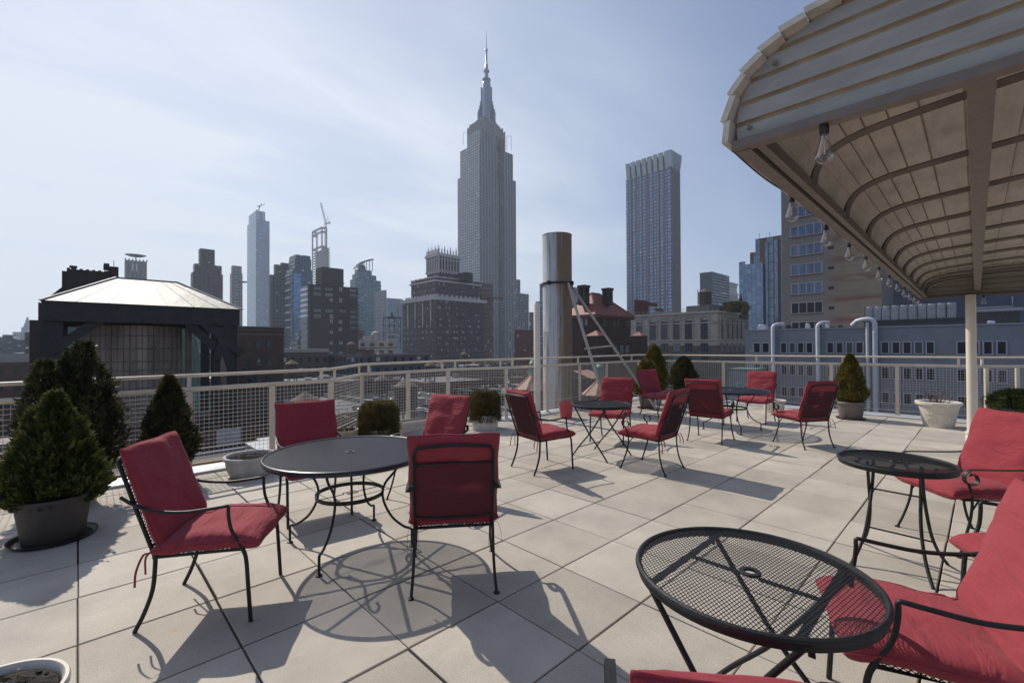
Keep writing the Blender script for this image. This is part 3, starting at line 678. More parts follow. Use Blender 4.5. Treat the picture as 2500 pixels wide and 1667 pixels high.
def spin(y0, z0, y1, z1): return Vector((0, y1-y0, z1-z0)).normalized()
def make_chair(name, label, loc, rz, style, seed, group='patio chairs with crimson cushions', folds=((-.35,.006,.06,.02),(.1,.004,.08,-.03),(.55,.005,.05,.03))):
    t = thing(name, label, 'patio chair', loc, rz, group)
    I = M['iron']
    yb0, zb0, yb1, zb1 = -.215, .40, -.40, .935
    def bk(x, s): return Vector((x, yb0+(yb1-yb0)*s, zb0+(zb1-zb0)*s))
    hw0, hw1 = .245, .238
    # back frame
    p = MB()
    if style == 'scroll':
        p.tube([bk(-hw0,-.02), bk(-hw0,.5), bk(-hw1,.93), bk(-hw1+.02,1.0)]+[bk(x, 1.0+.025*(1-(x/.2)**2)) for x in (-.14,-.07,0,.07,.14)]+[bk(hw1-.02,1.0), bk(hw1,.93), bk(hw0,.5), bk(hw0,-.02)], .0095, 8)
        p.tube([bk(-hw1,.80)]+[bk(x, .80+.012*(1-(x/.2)**2)) for x in (-.12,0,.12)]+[bk(hw1,.80)], .0075, 8)
        p.tube([bk(-hw0,.13)]+[bk(x, .115-.008*(1-(x/.2)**2)) for x in (-.12,0,.12)]+[bk(hw0,.13)], .0075, 8)
    else:
        p.tube([bk(-hw0,-.02), bk(-hw0,.5), bk(-hw1,.97), bk(-hw1+.015,1.0), bk(hw1-.015,1.0), bk(hw1,.97), bk(hw0,.5), bk(hw0,-.02)], .0105, 8)
        p.tube([bk(-hw0,.10), bk(hw0,.10)], .008, 8)
    p.build('back_frame', I, t, 50)
    p = MB(); top = .80 if style == 'scroll' else .985
    lattice(p, (bk(-hw0,.12), bk(hw0,.12), bk(hw1,top), bk(-hw1,top)), .019, .0015)
    p.build('back_mesh', M['mesh'], t)
    # seat
    p = MB(); p.tube([(-.25,-.215,.395),(-.255,.22,.405),(.255,.22,.405),(.25,-.215,.395)], .010, 8, closed=True); p.build('seat_frame', I, t, 50)
    p = MB(); lattice(p, ((-.25,-.215,.397),(.25,-.215,.397),(.25,.22,.407),(-.25,.22,.407)), .022, .0016); p.build('seat_mesh', M['mesh'], t)
    for s in (-1, 1):
        if style == 'scroll':
            p = MB(); p.tube(arc([(s*.246,-.21,.43),(s*.248,-.215,.36),(s*.25,-.225,.22),(s*.255,-.255,.10),(s*.262,-.30,.004)], 4), .0095, 8)
            p.lathe([(0,0),(.019,0),(.019,.006),(.010,.011),(0,.012)], 16, c=(s*.263,-.302,0)); p.build('leg', I, t, 50)
            p = MB(); p.tube(arc([(s*.285,.215,.535),(s*.275,.19,.47),(s*.266,.175,.38),(s*.265,.19,.26),(s*.27,.235,.12),(s*.283,.28,.004)], 4), .0095, 8)
            p.lathe([(0,0),(.019,0),(.019,.006),(.010,.011),(0,.012)], 16, c=(s*.284,.282,0))
            p.tube([(s*.255,.12,.402),(s*.264,.175,.33)], .006, 6); p.build('leg', I, t, 50)
            p = MB(); cy, cz = .195, .572
            pts = [(s*.250,-.345,.70),(s*.275,-.31,.655),(s*.288,-.2,.635),(s*.291,-.02,.632),(s*.29,.13,.634)]
            pts = arc(pts, 5)
            for k in range(0, 31):
                an = R(100-k*14); r_ = .062-.0011*k*(1 if k < 20 else 1.15); pts.append(Vector((s*.289, cy+math.cos(an)*r_, cz+math.sin(an)*r_)))
            # flat bar: wide across x, thin in its own plane
            for a, b in zip(pts, pts[1:]):
                pass
            n0 = len(p.v); hw = .0155; th = .0028
            for k, q in enumerate(pts):
                a = pts[max(0, k-1)]; b = pts[min(len(pts)-1, k+1)]; d = (b-a).normalized(); nn = Vector((1,0,0)).cross(d).normalized()
                w_ = hw*(1 if k < len(pts)-6 else .62+.065*(len(pts)-k))
                for i, j in ((-1,-1),(1,-1),(1,1),(-1,1)): p.v.append(q+Vector((i*w_,0,0))+nn*(j*th))
            for k in range(len(pts)-1):
                for i in range(4): p.face((n0+k*4+i, n0+k*4+(i+1) % 4, n0+(k+1)*4+(i+1) % 4, n0+(k+1)*4+i))
            p.face((n0,n0+1,n0+2,n0+3)[::-1]); e = n0+(len(pts)-1)*4; p.face((e,e+1,e+2,e+3))
            p.build('armrest', I, t, 40)
        else:
            p = MB(); p.tube(arc([(s*.246,-.21,.43),(s*.247,-.212,.34),(s*.25,-.222,.22),(s*.253,-.26,.10),(s*.256,-.305,.003)], 4), .0115, 8); p.build('leg', I, t, 50)
            p = MB(); p.tube(arc([(s*.266,.275,.003),(s*.268,.262,.2),(s*.268,.25,.36),(s*.270,.225,.43)], 4), .0115, 8); p.build('leg', I, t, 50)
            p = MB(); p.tube(arc([(s*.270,.225,.43),(s*.276,.180,.52),(s*.28,.166,.60),(s*.28,.165,.652)], 4)+arc([(s*.28,.158,.659),(s*.281,.06,.648),(s*.283,-.06,.640),(s*.28,-.20,.655),(s*.268,-.30,.69),(s*.262,-.37,.735)], 4), .0095, 8, rz=.0095); p.build('armrest', I, t, 50)
    # cushions
    p = cushion(.56, .535, .12, seed, folds=folds[:1]+((.35,.003,.1,.05),), sag=-.012)
    for v in p.v:
        if v.y > .16: v.z -= (v.y-.16)*.12; 
    xf(p, Matrix.Translation((0,.05,.455)) @ Matrix.Rotation(R(1.5), 4, 'X')); p.build('seat_cushion', M['fabric'], t, 70)
    an = math.atan2(zb1-zb0, yb1-yb0)     # tilt of the back
    hh = .60 if style == 'scroll' else .575
    p = cushion(.545, hh, .088 if style == 'scroll' else .078, seed+5, folds=folds)
    c = bk(0, .57 if style == 'scroll' else .57)+Vector((0, math.sin(an), -math.cos(an)))*.05
    xf(p, Matrix.Translation(c) @ Matrix.Rotation(an, 4, 'X') @ Matrix.Rotation(math.pi*0, 4, 'Z')); p.build('back_cushion', M['fabric'], t, 70)
    # tie ribbons
    r_ = random.Random(seed)
    for s in (-1, 1):
        p = MB(); b0 = Vector((s*.25,-.235,.42)); e1 = Vector((s*(.27+r_.random()*.05), -.27-r_.random()*.03, .30-r_.random()*.06))
        ribbon(p, [e1, (b0+e1)/2+Vector((s*.02,-.02,0)), b0+Vector((s*.025,-.02,.0)), b0, b0+Vector((-s*.02,.02,.01)), b0+Vector((-s*.03,-.035,-.03)), b0+Vector((-s*.035,-.04,-.09-r_.random()*.05))], .012)
        p.build('tie_ribbon', M['fabric'], t)
    return t
def az(a): return R(a-90)      # chair faces world azimuth a
CH = [
 ('armchair','square armed chair in the left foreground turned three quarters away from the dark conifer', (.625,3.245), -33,'sq',1),
 ('armchair','shaded square armed chair behind the large mesh table nearest the left railing', (1.60,4.345), -98,'sq',2),
 ('armchair','scroll armed chair seen from behind, directly in front of the large left mesh table', (1.865,2.53), 54,'sc',3),
 ('armchair','sunlit chair with creased cushion beyond the large left mesh table, near the ribbed planter', (2.60,3.98), -167,'sc',4),
 ('armchair','square armed chair with woven back turned to the small folding table near the red bucket', (4.26,3.90), -12,'sq',5),
 ('armchair','chair facing the viewer behind the small folding table, in front of the flue struts', (6.27,4.22), -163,'sq',6),
 ('armchair','scroll armed chair right of the small folding table, casting a long block shadow', (5.235,2.93), 93,'sc',7),
 ('armchair','half hidden chair in front of the tall bushy conifer at the far railing', (9.15,4.95), -108,'sq',8),
 ('armchair','chair seen square from behind, left of the far dark round table', (7.45,3.12), 5,'sc',9),
 ('armchair','sunlit chair facing left beyond the far dark table, in front of a cream pot', (9.82,3.20), 179,'sq',10),
 ('armchair','scroll armed chair at the far dark table, just left of the golden conifer', (8.08,1.97), 59,'sc',11),
 ('armchair','scroll armed chair behind the bistro table at the right edge', (5.00,.135), 133,'sc',12),
 ('armchair','chair mostly hidden behind the foreground right chair, only its cushion corner and arm showing', (3.50,-.265), 125,'sq',13),
 ('armchair','largest crimson chair in the right foreground beside the see through mesh table', (2.36,.165), 111,'sq',14),
 ('armchair','chair at the bottom edge, only the top of its red back cushion showing', (1.12,.405), 36.5,'sc',15),
]
protos = {}
for nm, lab, (x, y), a, sty, sd_ in CH:
    fo = {1: ((-.5,.003,.06,.02),(.6,.002,.1,0),(0,.002,.1,0)), 4: ((-.45,.014,.05,.05),(-.1,.010,.05,-.06),(.3,.008,.06,.04)), 6: ((-.5,.016,.06,.08),(-.2,.012,.05,-.1),(.7,.004,.04,0)),
          14: ((-.75,.010,.04,.05),(-.1,.007,.05,-.04),(.35,.006,.05,.05)), 10: ((-.2,.007,.04,.03),(.1,.006,.04,-.02),(.45,.006,.05,.02))}.get(sd_, ((-.35,.006,.06,.02),(.1,.004,.08,-.03),(.55,.005,.05,.03)))
    make_chair(nm, lab, (x, y, 0), az(a), 'scroll' if sty == 'sc' else 'square', sd_, folds=fo)

def disc_top(t, r, step, matm, matr, rot=0, wire=.0013, bars=None, hole=.026, diag=True):
    p = MB(); rim = [(math.cos(R(k*5))*r, math.sin(R(k*5))*r, .716) for k in range(72)]
    p.tube(rim, .0115, 8, closed=True)
    p.lathe([(r-.006,.712),(r+.002,.708),(r+.002,.688),(r-.004,.686),(r-.006,.69),(r-.006,.71)], 72); p.build('rim', matr, t, 40)
    p = MB(); c_, s_ = math.cos(rot), math.sin(rot); n = int(r/step)
    for i in range(-n, n+1):
        q = i*step; L = math.sqrt(max(0, r*r-q*q))
        if L < .02: continue
        dirs = (((c_, s_), (-s_, c_)) if not diag else ((math.cos(rot+R(28)), math.sin(rot+R(28))), (math.cos(rot-R(28)), math.sin(rot-R(28)))))
        for kk, (dx, dy) in enumerate(dirs):
            ox, oy = -dy*q, dx*q; zz = .7165+.0006*kk
            segs = [(-L, L)]
            if abs(q) < hole: h = math.sqrt(hole*hole-q*q); segs = [(-L, -h), (h, L)]
            for a, b in segs: p.beam((ox+dx*a, oy+dy*a, zz), (ox+dx*b, oy+dy*b, zz), wire*2, wire*1.3)
    p.build('mesh_top', matm, t)
    p = MB(); p.lathe([(hole-.006,.722),(hole+.009,.722),(hole+.011,.719),(hole+.009,.712),(hole-.006,.712),(hole-.006,.722)], 32); p.build('centre_ring', matr, t, 40)
def big_table(name, label, loc, rz, matr, matm, seed=0):
    t = thing(name, label, 'patio table', loc, rz, 'round scroll legged mesh tables')
    disc_top(t, .605, .0145, matm, matr, R(-58-math.degrees(rz)), .002, diag=True)
    p = MB()
    for k in range(4):
        a = R(k*45+22); p.beam((-.6*math.cos(a), -.6*math.sin(a), .703), (.6*math.cos(a), .6*math.sin(a), .703), .022, .006)
    p.build('support_bars', matr, t)
    for k in range(4):
        a = R(90*k+42); c_, s_ = math.cos(a), math.sin(a); p = MB()
        pr = arc([(.30,.655),(.315,.695),(.36,.700),(.39,.66),(.36,.58),(.285,.49),(.258,.41),(.275,.32),(.335,.22),(.42,.155),(.478,.137)], 5)+[Vector((.488,.13)), Vector((.490,.115)), Vector((.490,.004))]
        p.tube([(c_*q.x, s_*q.x, q.y) for q in pr], .0095, 8)
        p.lathe([(0,0),(.022,0),(.022,.007),(.011,.013),(0,.014)], 16, c=(c_*.49, s_*.49, 0)); p.build('leg', M['iron'], t, 50)
    p = MB(); p.lathe([(.249,.385),(.254,.385),(.254,.415),(.249,.415),(.249,.385)], 48)
    p.tube([(-.25,0,.40),(-.05,0,.40),(-.05,.03,.40),(.05,.03,.40),(.05,-.03,.40),(-.03,-.03,.40),(-.03,0,.40),(.25,0,.40)], .003, 6)
    p.build('leg_ring', M['iron'], t, 40)
    return t
big_table('patio_table', 'large round charcoal mesh table in the left foreground with four scrolled legs', (1.545,3.445,0), R(0), M['navy'], M['navy'])
big_table('patio_table', 'far round dark blue table with scrolled legs between the golden conifer and the tall conifer', (8.60,3.21,0), R(-5), M['navy'], M['navy'])
def fold_table(name, label, loc, rz, r, step, wire, ft=.25, fb=.30, hx=.27, bow=0, cross=.35, matm=None):
    t = thing(name, label, 'folding table', loc, rz, 'small folding bistro tables')
    disc_top(t, r, step, matm or M['mesh'], M['iron'], R(20), wire)
    p = MB()
    for y in (-.225*r/.39, .225*r/.39):
        L = math.sqrt(r*r-y*y)-.004; p.beam((-L, y, .703), (L, y, .703), .024, .008)
    p.beam((0,-.225*r/.39,.703),(0,-.03,.703),.02,.006); p.beam((0,.03,.703),(0,.225*r/.39,.703),.02,.006)
    p.build('support_bars', M['iron'], t)
    for s in (-1, 1):
        for x in (-hx, hx):
            xx = x*(.94 if s > 0 else 1.06); p = MB()
            pts = arc([(xx,-s*ft,.70),(xx,-s*ft*.72,.60),(xx,0,cross),(xx,s*fb*.55,.17),(xx,s*fb,.004)], 5) if not bow else arc([(xx*.66,-s*ft,.70),(xx*.66,-s*ft*.6,.60),(xx*.67,0,cross),(xx*.70,s*.07,.36),(xx*.77,s*.12,.22),(xx*.9,s*.18,.10),(xx*1.08,s*fb,.004)], 5)
            p.tube(pts, .0105, 8); p.build('leg', M['iron'], t, 50)
        p = MB(); zc_ = .13 if bow == 0 else .17
        yy = s*(fb*.66 if bow == 0 else .145); he = hx*(.82 if bow else 1); p.tube([(-he, yy, zc_), (he, yy, zc_)], .0065, 8)
        p.build('cross_strut', M['iron'], t, 50)
        if bow and s > 0: q = MB(); q.tube([(-hx*.67, 0, .50), (hx*.67, 0, .50)], .006, 8); q.build('cross_strut', M['iron'], t, 50)
        p = MB()
        for x in (-hx, hx):
            p.beam((x,-s*ft,.70),(x+.012,-s*ft,.655),.018,.006); p.lathe([(0,0),(.012,0),(.012,.012),(0,.012)], 12, c=(x,-s*ft,.685))
        p.build('hinge_bracket', M['iron'], t, 40)
    return t
fold_table('folding_table', 'small round folding table with crossed legs right of the red bucket', (5.31,3.745,0), R(0), .395, .0135, .0018)
fold_table('folding_table', 'small bistro table with curved folding legs in front of the right hand chairs', (4.15,.45,0), R(88), .325, .0135, .0012, ft=.055, fb=.25, hx=.21, bow=1, cross=.50)
fold_table('folding_table', 'see through mesh folding table in the right foreground with a ring at its centre', (1.765,.60,0), R(0), .39, .0128, .0011)

# ---------------------------------------------------------------- pots and plants
def pot(t, prof, mt, soil_z, soil_r, seg=48, name='pot', sx=1, sy=1, wob=0):
    p = MB(); p.lathe(prof, seg, sx=sx, sy=sy, wob=wob, cap0=True); p.build(name, mt, t, 40)
    p = MB(); n = 14; rr_ = random.Random(int(soil_r*1000))
    rings = [[Vector((0,0,soil_z+.012))]]+[[Vector((math.cos(2*math.pi*k/28)*soil_r*q*sx, math.sin(2*math.pi*k/28)*soil_r*q*sy, soil_z+rr_.uniform(-.01,.012)*(1 if q < .95 else .2))) for k in range(28)] for q in (.15,.3,.45,.6,.75,.9,1.0)]
    for k in range(28): p.tri(rings[0][0], rings[1][k], rings[1][(k+1) % 28])
    for a, b in zip(rings[1:], rings[2:]):
        for k in range(28): p.quad(a[k], b[k], b[(k+1) % 28], a[(k+1) % 28])
    for k in range(40):
        a_ = rr_.uniform(0, 6.28); q = soil_r*math.sqrt(rr_.random())*.92; c = Vector((math.cos(a_)*q*sx, math.sin(a_)*q*sy, soil_z+.01)); s_ = rr_.uniform(.003,.009)
        p.box(-s_,-s_*.8,-s_*.6,s_,s_*.8,s_*.6, M=Matrix.Translation(c) @ Matrix.Rotation(rr_.uniform(0,6),4,'Z') @ Matrix.Rotation(rr_.uniform(-.6,.6),4,'X'))
    p.build('soil', M['soil'], t)
M['potdark'] = mat('brown_grey_plastic', (.05,.042,.038), .65, nscale=5, namt=.1)
M['pottaupe'] = mat('taupe_plastic', (.17,.135,.12), .6, nscale=5, namt=.08)
M['potwhite'] = mat('white_resin', (.66,.61,.53), .6, nscale=5, namt=.12, bump=.3, bscale=22)
M['potwhite2'] = mat('weathered_white_resin', (.60,.57,.52), .7, nscale=4, namt=.22, bump=.5, bscale=18, col2=(.36,.33,.30))
M['potred'] = mat('red_plastic', (.52,.075,.09), .45, nscale=3, namt=.08)
M['pottan'] = mat('tan_clay', (.42,.34,.25), .8, nscale=6, namt=.15)
def rprof(rb, rt_, h, lip=.02, liph=.05, th=.02):
    return [(rb*.98,0),(rb,.006),(rb+(rt_-rb)*(1-liph/h),h-liph),(rt_+lip*.9,h-liph+.004),(rt_+lip,h-.01),(rt_+lip*.6,h),(rt_-th*.3,h),(rt_-th,h-.012),(rt_-th*1.3,h*.7)]
def foliage(t, name, mt, n, h, prof, z0, seed, size=.05, lean=(0,0), lumps=((0,0,1,1),), up=.55, core=.62, outline=.16):
    """crown of many small upward leaf sprays; prof(s) gives the radius at relative height s; lumps = offset x,y, radius scale, height scale"""
    r_ = random.Random(seed); p = MB()
    for lx, ly, ls, lh in lumps:
        H_ = h*lh; cnt = int(1.45*n*ls*lh/sum(q[2]*q[3] for q in lumps))
        if core:
            rings = []
            for k in range(9):
                s = k/8*.999; ring = []
                for q in range(12):
                    a = 2*math.pi*q/12; rad = prof(s)*ls*core*(1+.25*noise.noise(Vector((math.cos(a)*2+seed, math.sin(a)*2, s*4))))
                    ring.append(Vector((lx+math.cos(a)*rad, ly+math.sin(a)*rad, z0+s*H_*.93)))
                rings.append(ring)
            for a_, b_ in zip(rings, rings[1:]):
                for q in range(12): p.quad(a_[q], a_[(q+1) % 12], b_[(q+1) % 12], b_[q])
        for k in range(cnt):
            s = r_.random()**.85; a = r_.uniform(0, 2*math.pi)
            lump = 1+outline*1.9*noise.noise(Vector((math.cos(a)*1.8+seed*2, math.sin(a)*1.8, s*5))) + outline*noise.noise(Vector((math.cos(a)*5, math.sin(a)*5+seed, s*13)))
            q = r_.random(); rad = prof(s)*ls*lump*(.58+.44*q**.6)
            if r_.random() < .07: rad *= r_.uniform(1.04,1.2)
            c = Vector((lx+math.cos(a)*rad, ly+math.sin(a)*rad, z0+s*H_+r_.uniform(-.02,.02)))
            out = Vector((math.cos(a), math.sin(a), 0))
            d = (out*(1-up)*r_.uniform(.6,1.5)+Vector((0,0,up*r_.uniform(.5,1.5)))+Vector((r_.uniform(-.4,.4), r_.uniform(-.4,.4), r_.uniform(-.15,.25)))).normalized()
            sd_ = d.cross(Vector((r_.uniform(-1,1), r_.uniform(-1,1), r_.uniform(-1,1)))).normalized()
            L = size*r_.uniform(.5,1.5)*(1-.2*s); W_ = L*r_.uniform(.09,.19)
            nn = d.cross(sd_)*L*.12
            p.tri(c, c+d*L*.55+sd_*W_+nn, c+d*L)
            p.tri(c, c+d*L, c+d*L*.5-sd_*W_-nn)
    p.build(name, mt, t)
def stem(t, z0, z1, r=.015, name='trunk'):
    p = MB(); p.tube([(0,0,z0),(.01,.005,(z0+z1)/2),(0,.01,z1)], [r, r*.8, r*.4], 8); p.build(name, M['bark'], t, 60)
cone = lambda r0: (lambda s: r0*(min(1, (s+.03)/.14)**.6)*(1-max(0, s-.14)/.86)**.62*(1 if s < 1 else 0)+.012)
egg = lambda r0: (lambda s: r0*math.sin(math.pi*min(1, max(.03, .12+s*.84)))**.6*(1-.35*s))
# big dark pot, front left
t = thing('conifer_in_pot', 'bushy green conifer in a big dark brown pot with saucer, in the left foreground', 'potted conifer', (-.13,5.24,0), 0, 'potted conifers')
pot(t, rprof(.185,.235,.355,.012,.03), M['potdark'], .31, .215)
p = MB(); p.lathe([(0,.003),(.235,.003),(.262,.028),(.268,.03),(.268,.024),(.24,0),(0,0)], 48); p.build('saucer', M['black'], t, 40)
foliage(t, 'crown', M['leafB'], 21000, .88, lambda s: .275*(min(1,(s+.16)/.34)**.5)*max(0,1-max(0,s-.18)/.82)**.85+.012, .27, 11, .055, lumps=((0,0,1,1),(-.11,.02,.62,.86),(.13,-.03,.62,.72)), outline=.3)
stem(t, .3, .9)
t = thing('conifer_in_pot', 'largest dark reddish green conifer behind the foreground pot, several spires against the water tank', 'potted conifer', (-.02,6.22,0), 0, 'potted conifers')
pot(t, rprof(.17,.22,.34,.012,.03), M['pottan'], .3, .2)
foliage(t, 'crown', M['leafA'], 17000, 1.28, lambda s: .285*(min(1,(s+.12)/.3)**.5)*(1-max(0,s-.45)/.6)**.6, .3, 21, .05, lumps=((.08,0,.74,1.0),(-.20,.05,.6,.86),(.22,0,.5,.66),(-.06,0,.6,.80),(-.02,.1,.5,.93)), outline=.36, core=.42)
stem(t, .3, 1.0)
t = thing('conifer_in_pot', 'pointed dark green conifer by the left railing behind the left foreground chair', 'potted conifer', (.74,6.28,0), 0, 'potted conifers')
pot(t, rprof(.13,.165,.27,.012,.03), M['potdark'], .24, .15)
foliage(t, 'crown', M['leafA'], 11000, .98, lambda s: .235*(min(1,(s+.1)/.3)**.5)*(1-max(0,s-.2)/.8)**.75+.008, .22, 31, .05, outline=.26)
stem(t, .2, .9)
t = thing('conifer_in_pot', 'bushy lower conifer in a brown grey pot at the foot of the right flue strut', 'potted conifer', (10.12,5.78,0), 0, 'potted conifers')
pot(t, rprof(.15,.20,.34,.014,.04), M['pottaupe'], .31, .18)
p = MB(); p.lathe([(0,.003),(.2,.003),(.235,.022),(.235,.016),(.205,0),(0,0)], 40); p.build('saucer', M['potdark'], t, 40)
foliage(t, 'crown', M['leafC'], 8000, .86, lambda s: .29*(min(1,(s+.12)/.3)**.5)*(1-max(0,s-.45)/.6)**.5, .30, 41, .045, outline=.22)
stem(t, .3, .9)
t = thing('conifer_in_pot', 'tallest olive green conifer rising above the far railing corner', 'potted conifer', (10.95,6.03,0), 0, 'potted conifers')
pot(t, rprof(.17,.22,.38,.014,.04), M['potwhite'], .34, .2)
foliage(t, 'crown', M['leafC'], 9500, 1.19, lambda s: .33*(min(1,(s+.2)/.4)**.5)*(1-max(0,s-.35)/.65)**.55, .34, 51, .05, outline=.2)
stem(t, .3, 1.2)
t = thing('conifer_in_pot', 'dark rounded conifer at the railing just right of the tallest conifer', 'potted conifer', (11.85,5.66,0), 0, 'potted conifers')
pot(t, rprof(.17,.21,.34,.014,.04), M['potdark'], .3, .19)
foliage(t, 'crown', M['leafA'], 9000, .95, lambda s: .34*(min(1,(s+.2)/.4)**.5)*(1-max(0,s-.45)/.55)**.5, .26, 61, .045, outline=.12)
foliage(t, 'crown_tip', M['leafC'], 700, .3, lambda s: .15*(1-s)**.5, .93, 62, .045, core=0)
stem(t, .3, 1.0)
t = thing('conifer_in_pot', 'golden conical conifer in a taupe pot alone in front of the grey building', 'potted conifer', (11.60,1.96,0), 0, 'potted conifers')
pot(t, rprof(.19,.25,.36,.016,.05), M['pottaupe'], .33, .22)
p = MB(); p.lathe([(0,.003),(.23,.003),(.262,.025),(.262,.018),(.235,0),(0,0)], 40); p.build('saucer', M['potdark'], t, 40)
foliage(t, 'crown', M['leafC'], 10500, .98, lambda s: .29*(min(1,(s+.10)/.28)**.6)*(1-max(0,s-.2)/.8)**.75+.012, .34, 71, .045, outline=.13)
stem(t, .3, 1.1)
# heath-like shrubs in white pots
def hair_shrub(t, n, rx, ry, z0, z1, seed, mt):
    r_ = random.Random(seed); p = MB()
    for k in range(n):
        a = r_.uniform(0, 6.283); q = math.sqrt(r_.random()); b = Vector((math.cos(a)*rx*.55*q, math.sin(a)*ry*.55*q, z0+r_.uniform(0,.08)))
        tip = Vector((math.cos(a)*rx*(q**.7), math.sin(a)*ry*(q**.7), z1-(z1-z0)*.55*max(0, q-.55)*r_.uniform(.6,2.2)+r_.uniform(-.05,.035)))
        if q > .8 and r_.random() < .6: tip.z = z0+(z1-z0)*r_.uniform(-.25,.6); tip.x *= 1.04; tip.y *= 1.04
        for m_ in range(3):
            s0 = .45+.18*m_; c = b.lerp(tip, s0); d = (tip-b).normalized()+Vector((r_.uniform(-.5,.5), r_.uniform(-.5,.5), r_.uniform(-.3,.5))); d.normalize()
            sd_ = d.cross(Vector((r_.uniform(-1,1), r_.uniform(-1,1), .2))).normalized(); L = r_.uniform(.04,.085)
            p.tri(c-sd_*.0045, c+sd_*.0045, c+d*L)
        c = tip-(tip-b).normalized()*.05; sd_ = (tip-b).cross(Vector((r_.uniform(-1,1), r_.uniform(-1,1), .3))).normalized(); p.tri(c-sd_*.004, c+sd_*.004, tip)
    for k in range(9): pass
    p.lathe([(rx*.4, z0),(rx*.52, z0+(z1-z0)*.3),(rx*.45, z0+(z1-z0)*.5),(0, z0+(z1-z0)*.6)], 16, sy=ry/rx)
    p.build('foliage', mt, t)
t = thing('shrub_in_pot', 'box shaped brown green shrub in a white pot behind the large mesh table', 'potted shrub', (3.53,6.80,0), 0)
pot(t, rprof(.19,.225,.22,.014,.04), M['potwhite'], .19, .2); hair_shrub(t, 10000, .34, .30, .17, .64, 5, M['leafD'])
t = thing('shrub_in_pot', 'brownish shrub in a white cylindrical pot near the chair back left of the cream post', 'potted shrub', (5.52,6.50,0), 0)
pot(t, [(.235,0),(.24,.02),(.24,.25),(.232,.265),(.222,.25),(.22,.2)], M['potwhite'], .23, .22); hair_shrub(t, 9000, .32, .28, .24, .70, 6, M['leafD'])
# white bowl
def relief(t, r, z, n, s=.03, mt=None):      # moulded ornament round a pot
    p = MB(); r_ = random.Random(n)
    for k in range(n):
        a = R(150+k*120/n) if n < 14 else R(k*360/n)
        for q in range(3):
            aa = a+r_.uniform(-.08,.08); zz = z+r_.uniform(-.025,.025); c = Vector((math.cos(aa)*r, math.sin(aa)*r, zz))
            n0 = len(p.v); ss = s*r_.uniform(.35,.7)
            for i in range(5):
                for j in range(8):
                    th = math.pi*i/4; ph = 2*math.pi*j/8; p.v.append(c+Vector((math.sin(th)*math.cos(ph)*ss*.7, math.sin(th)*math.sin(ph)*ss*.7, math.cos(th)*ss*.55)))
            for i in range(4):
                for j in range(8): p.face((n0+i*8+j, n0+(i+1)*8+j, n0+(i+1)*8+(j+1) % 8, n0+i*8+(j+1) % 8))
    p.build('moulded_ornament', mt or M['potwhite'], t, 180)
t = thing('planter_bowl', 'wide weathered white bowl filled with bare soil by the left railing', 'planter bowl', (1.52,6.16,0), 0)
pot(t, [(.20,0),(.215,.01),(.245,.08),(.262,.16),(.262,.195),(.288,.205),(.296,.225),(.286,.242),(.262,.242),(.25,.23),(.24,.17)], M['potwhite2'], .205, .245, wob=.004); relief(t, .245, .12, 24, .022, M['potwhite2'])
t = thing('flower_pot', 'tan clay pot of dead curled leaves at the railing corner, right of the shaded chair', 'flower pot', (3.0,6.88,0), 0)
pot(t, rprof(.15,.19,.26,.014,.05), M['pottan'], .22, .17)
p = MB(); r_ = random.Random(9)
for k in range(130):
    a = r_.uniform(0,6.28); q = .17*math.sqrt(r_.random()); c = Vector((math.cos(a)*q, math.sin(a)*q, .23+r_.uniform(0,.08)*(1-q/.2))); d = Vector((r_.uniform(-1,1),r_.uniform(-1,1),r_.uniform(-.3,.8))).normalized()*.035; s_ = d.cross(Vector((r_.uniform(-1,1),r_.uniform(-1,1),1))).normalized()*.014
    p.quad(c-s_, c+d*.5-s_*1.3+Vector((0,0,.006)), c+d, c+s_)
p.build('dead_leaves', mat('dead_leaf', (.20,.13,.09), .8, nscale=30, namt=.4), t)
t = thing('trough_planter', 'ribbed off white rectangular trough planter between the two brownish shrubs', 'trough planter', (4.35,6.98,0), 0)
p = MB(); p.box(-.36,-.12,0,.36,.12,.24)
for k in range(27): p.box(-.35+k*.0262,-.128,.015,-.338+k*.0262,-.12,.20)
p.box(-.375,-.135,.205,.375,-.115,.25); p.box(-.375,.115,.205,.375,.135,.25); p.box(-.375,-.115,.205,-.355,.115,.25); p.box(.355,-.115,.205,.375,.115,.25); p.build('trough', M['potwhite'], t)
p = MB(); p.box(-.354,-.114,.235,.354,.114,.243); p.build('soil', M['soil'], t)
t = thing('bucket', 'empty red plastic bucket shaped pot standing left of the small folding table', 'bucket', (7.50,6.18,0), 0)
p = MB(); p.lathe([(0,.004),(.105,.004),(.11,0),(.118,.02),(.158,.30),(.166,.305),(.168,.335),(.160,.338),(.152,.325),(.112,.03),(0,.02)], 40); p.build('pot', M['potred'], t, 40)
t = thing('flower_pot', 'low white round pot behind the sunlit chair at the far table', 'flower pot', (11.45,3.35,0), 0)
pot(t, rprof(.19,.225,.29,.02,.04), M['potwhite'], .25, .2); relief(t, .212, .14, 7, .03)
t = thing('flower_pot', 'large ornamented white pot with bare dry twigs beside the cream pole', 'flower pot', (11.62,.63,0), 0)
pot(t, rprof(.215,.305,.47,.03,.06,.025), M['potwhite'], .41, .275); relief(t, .265, .27, 9, .036); relief(t, .245, .15, 5, .024)
p = MB(); r_ = random.Random(4)
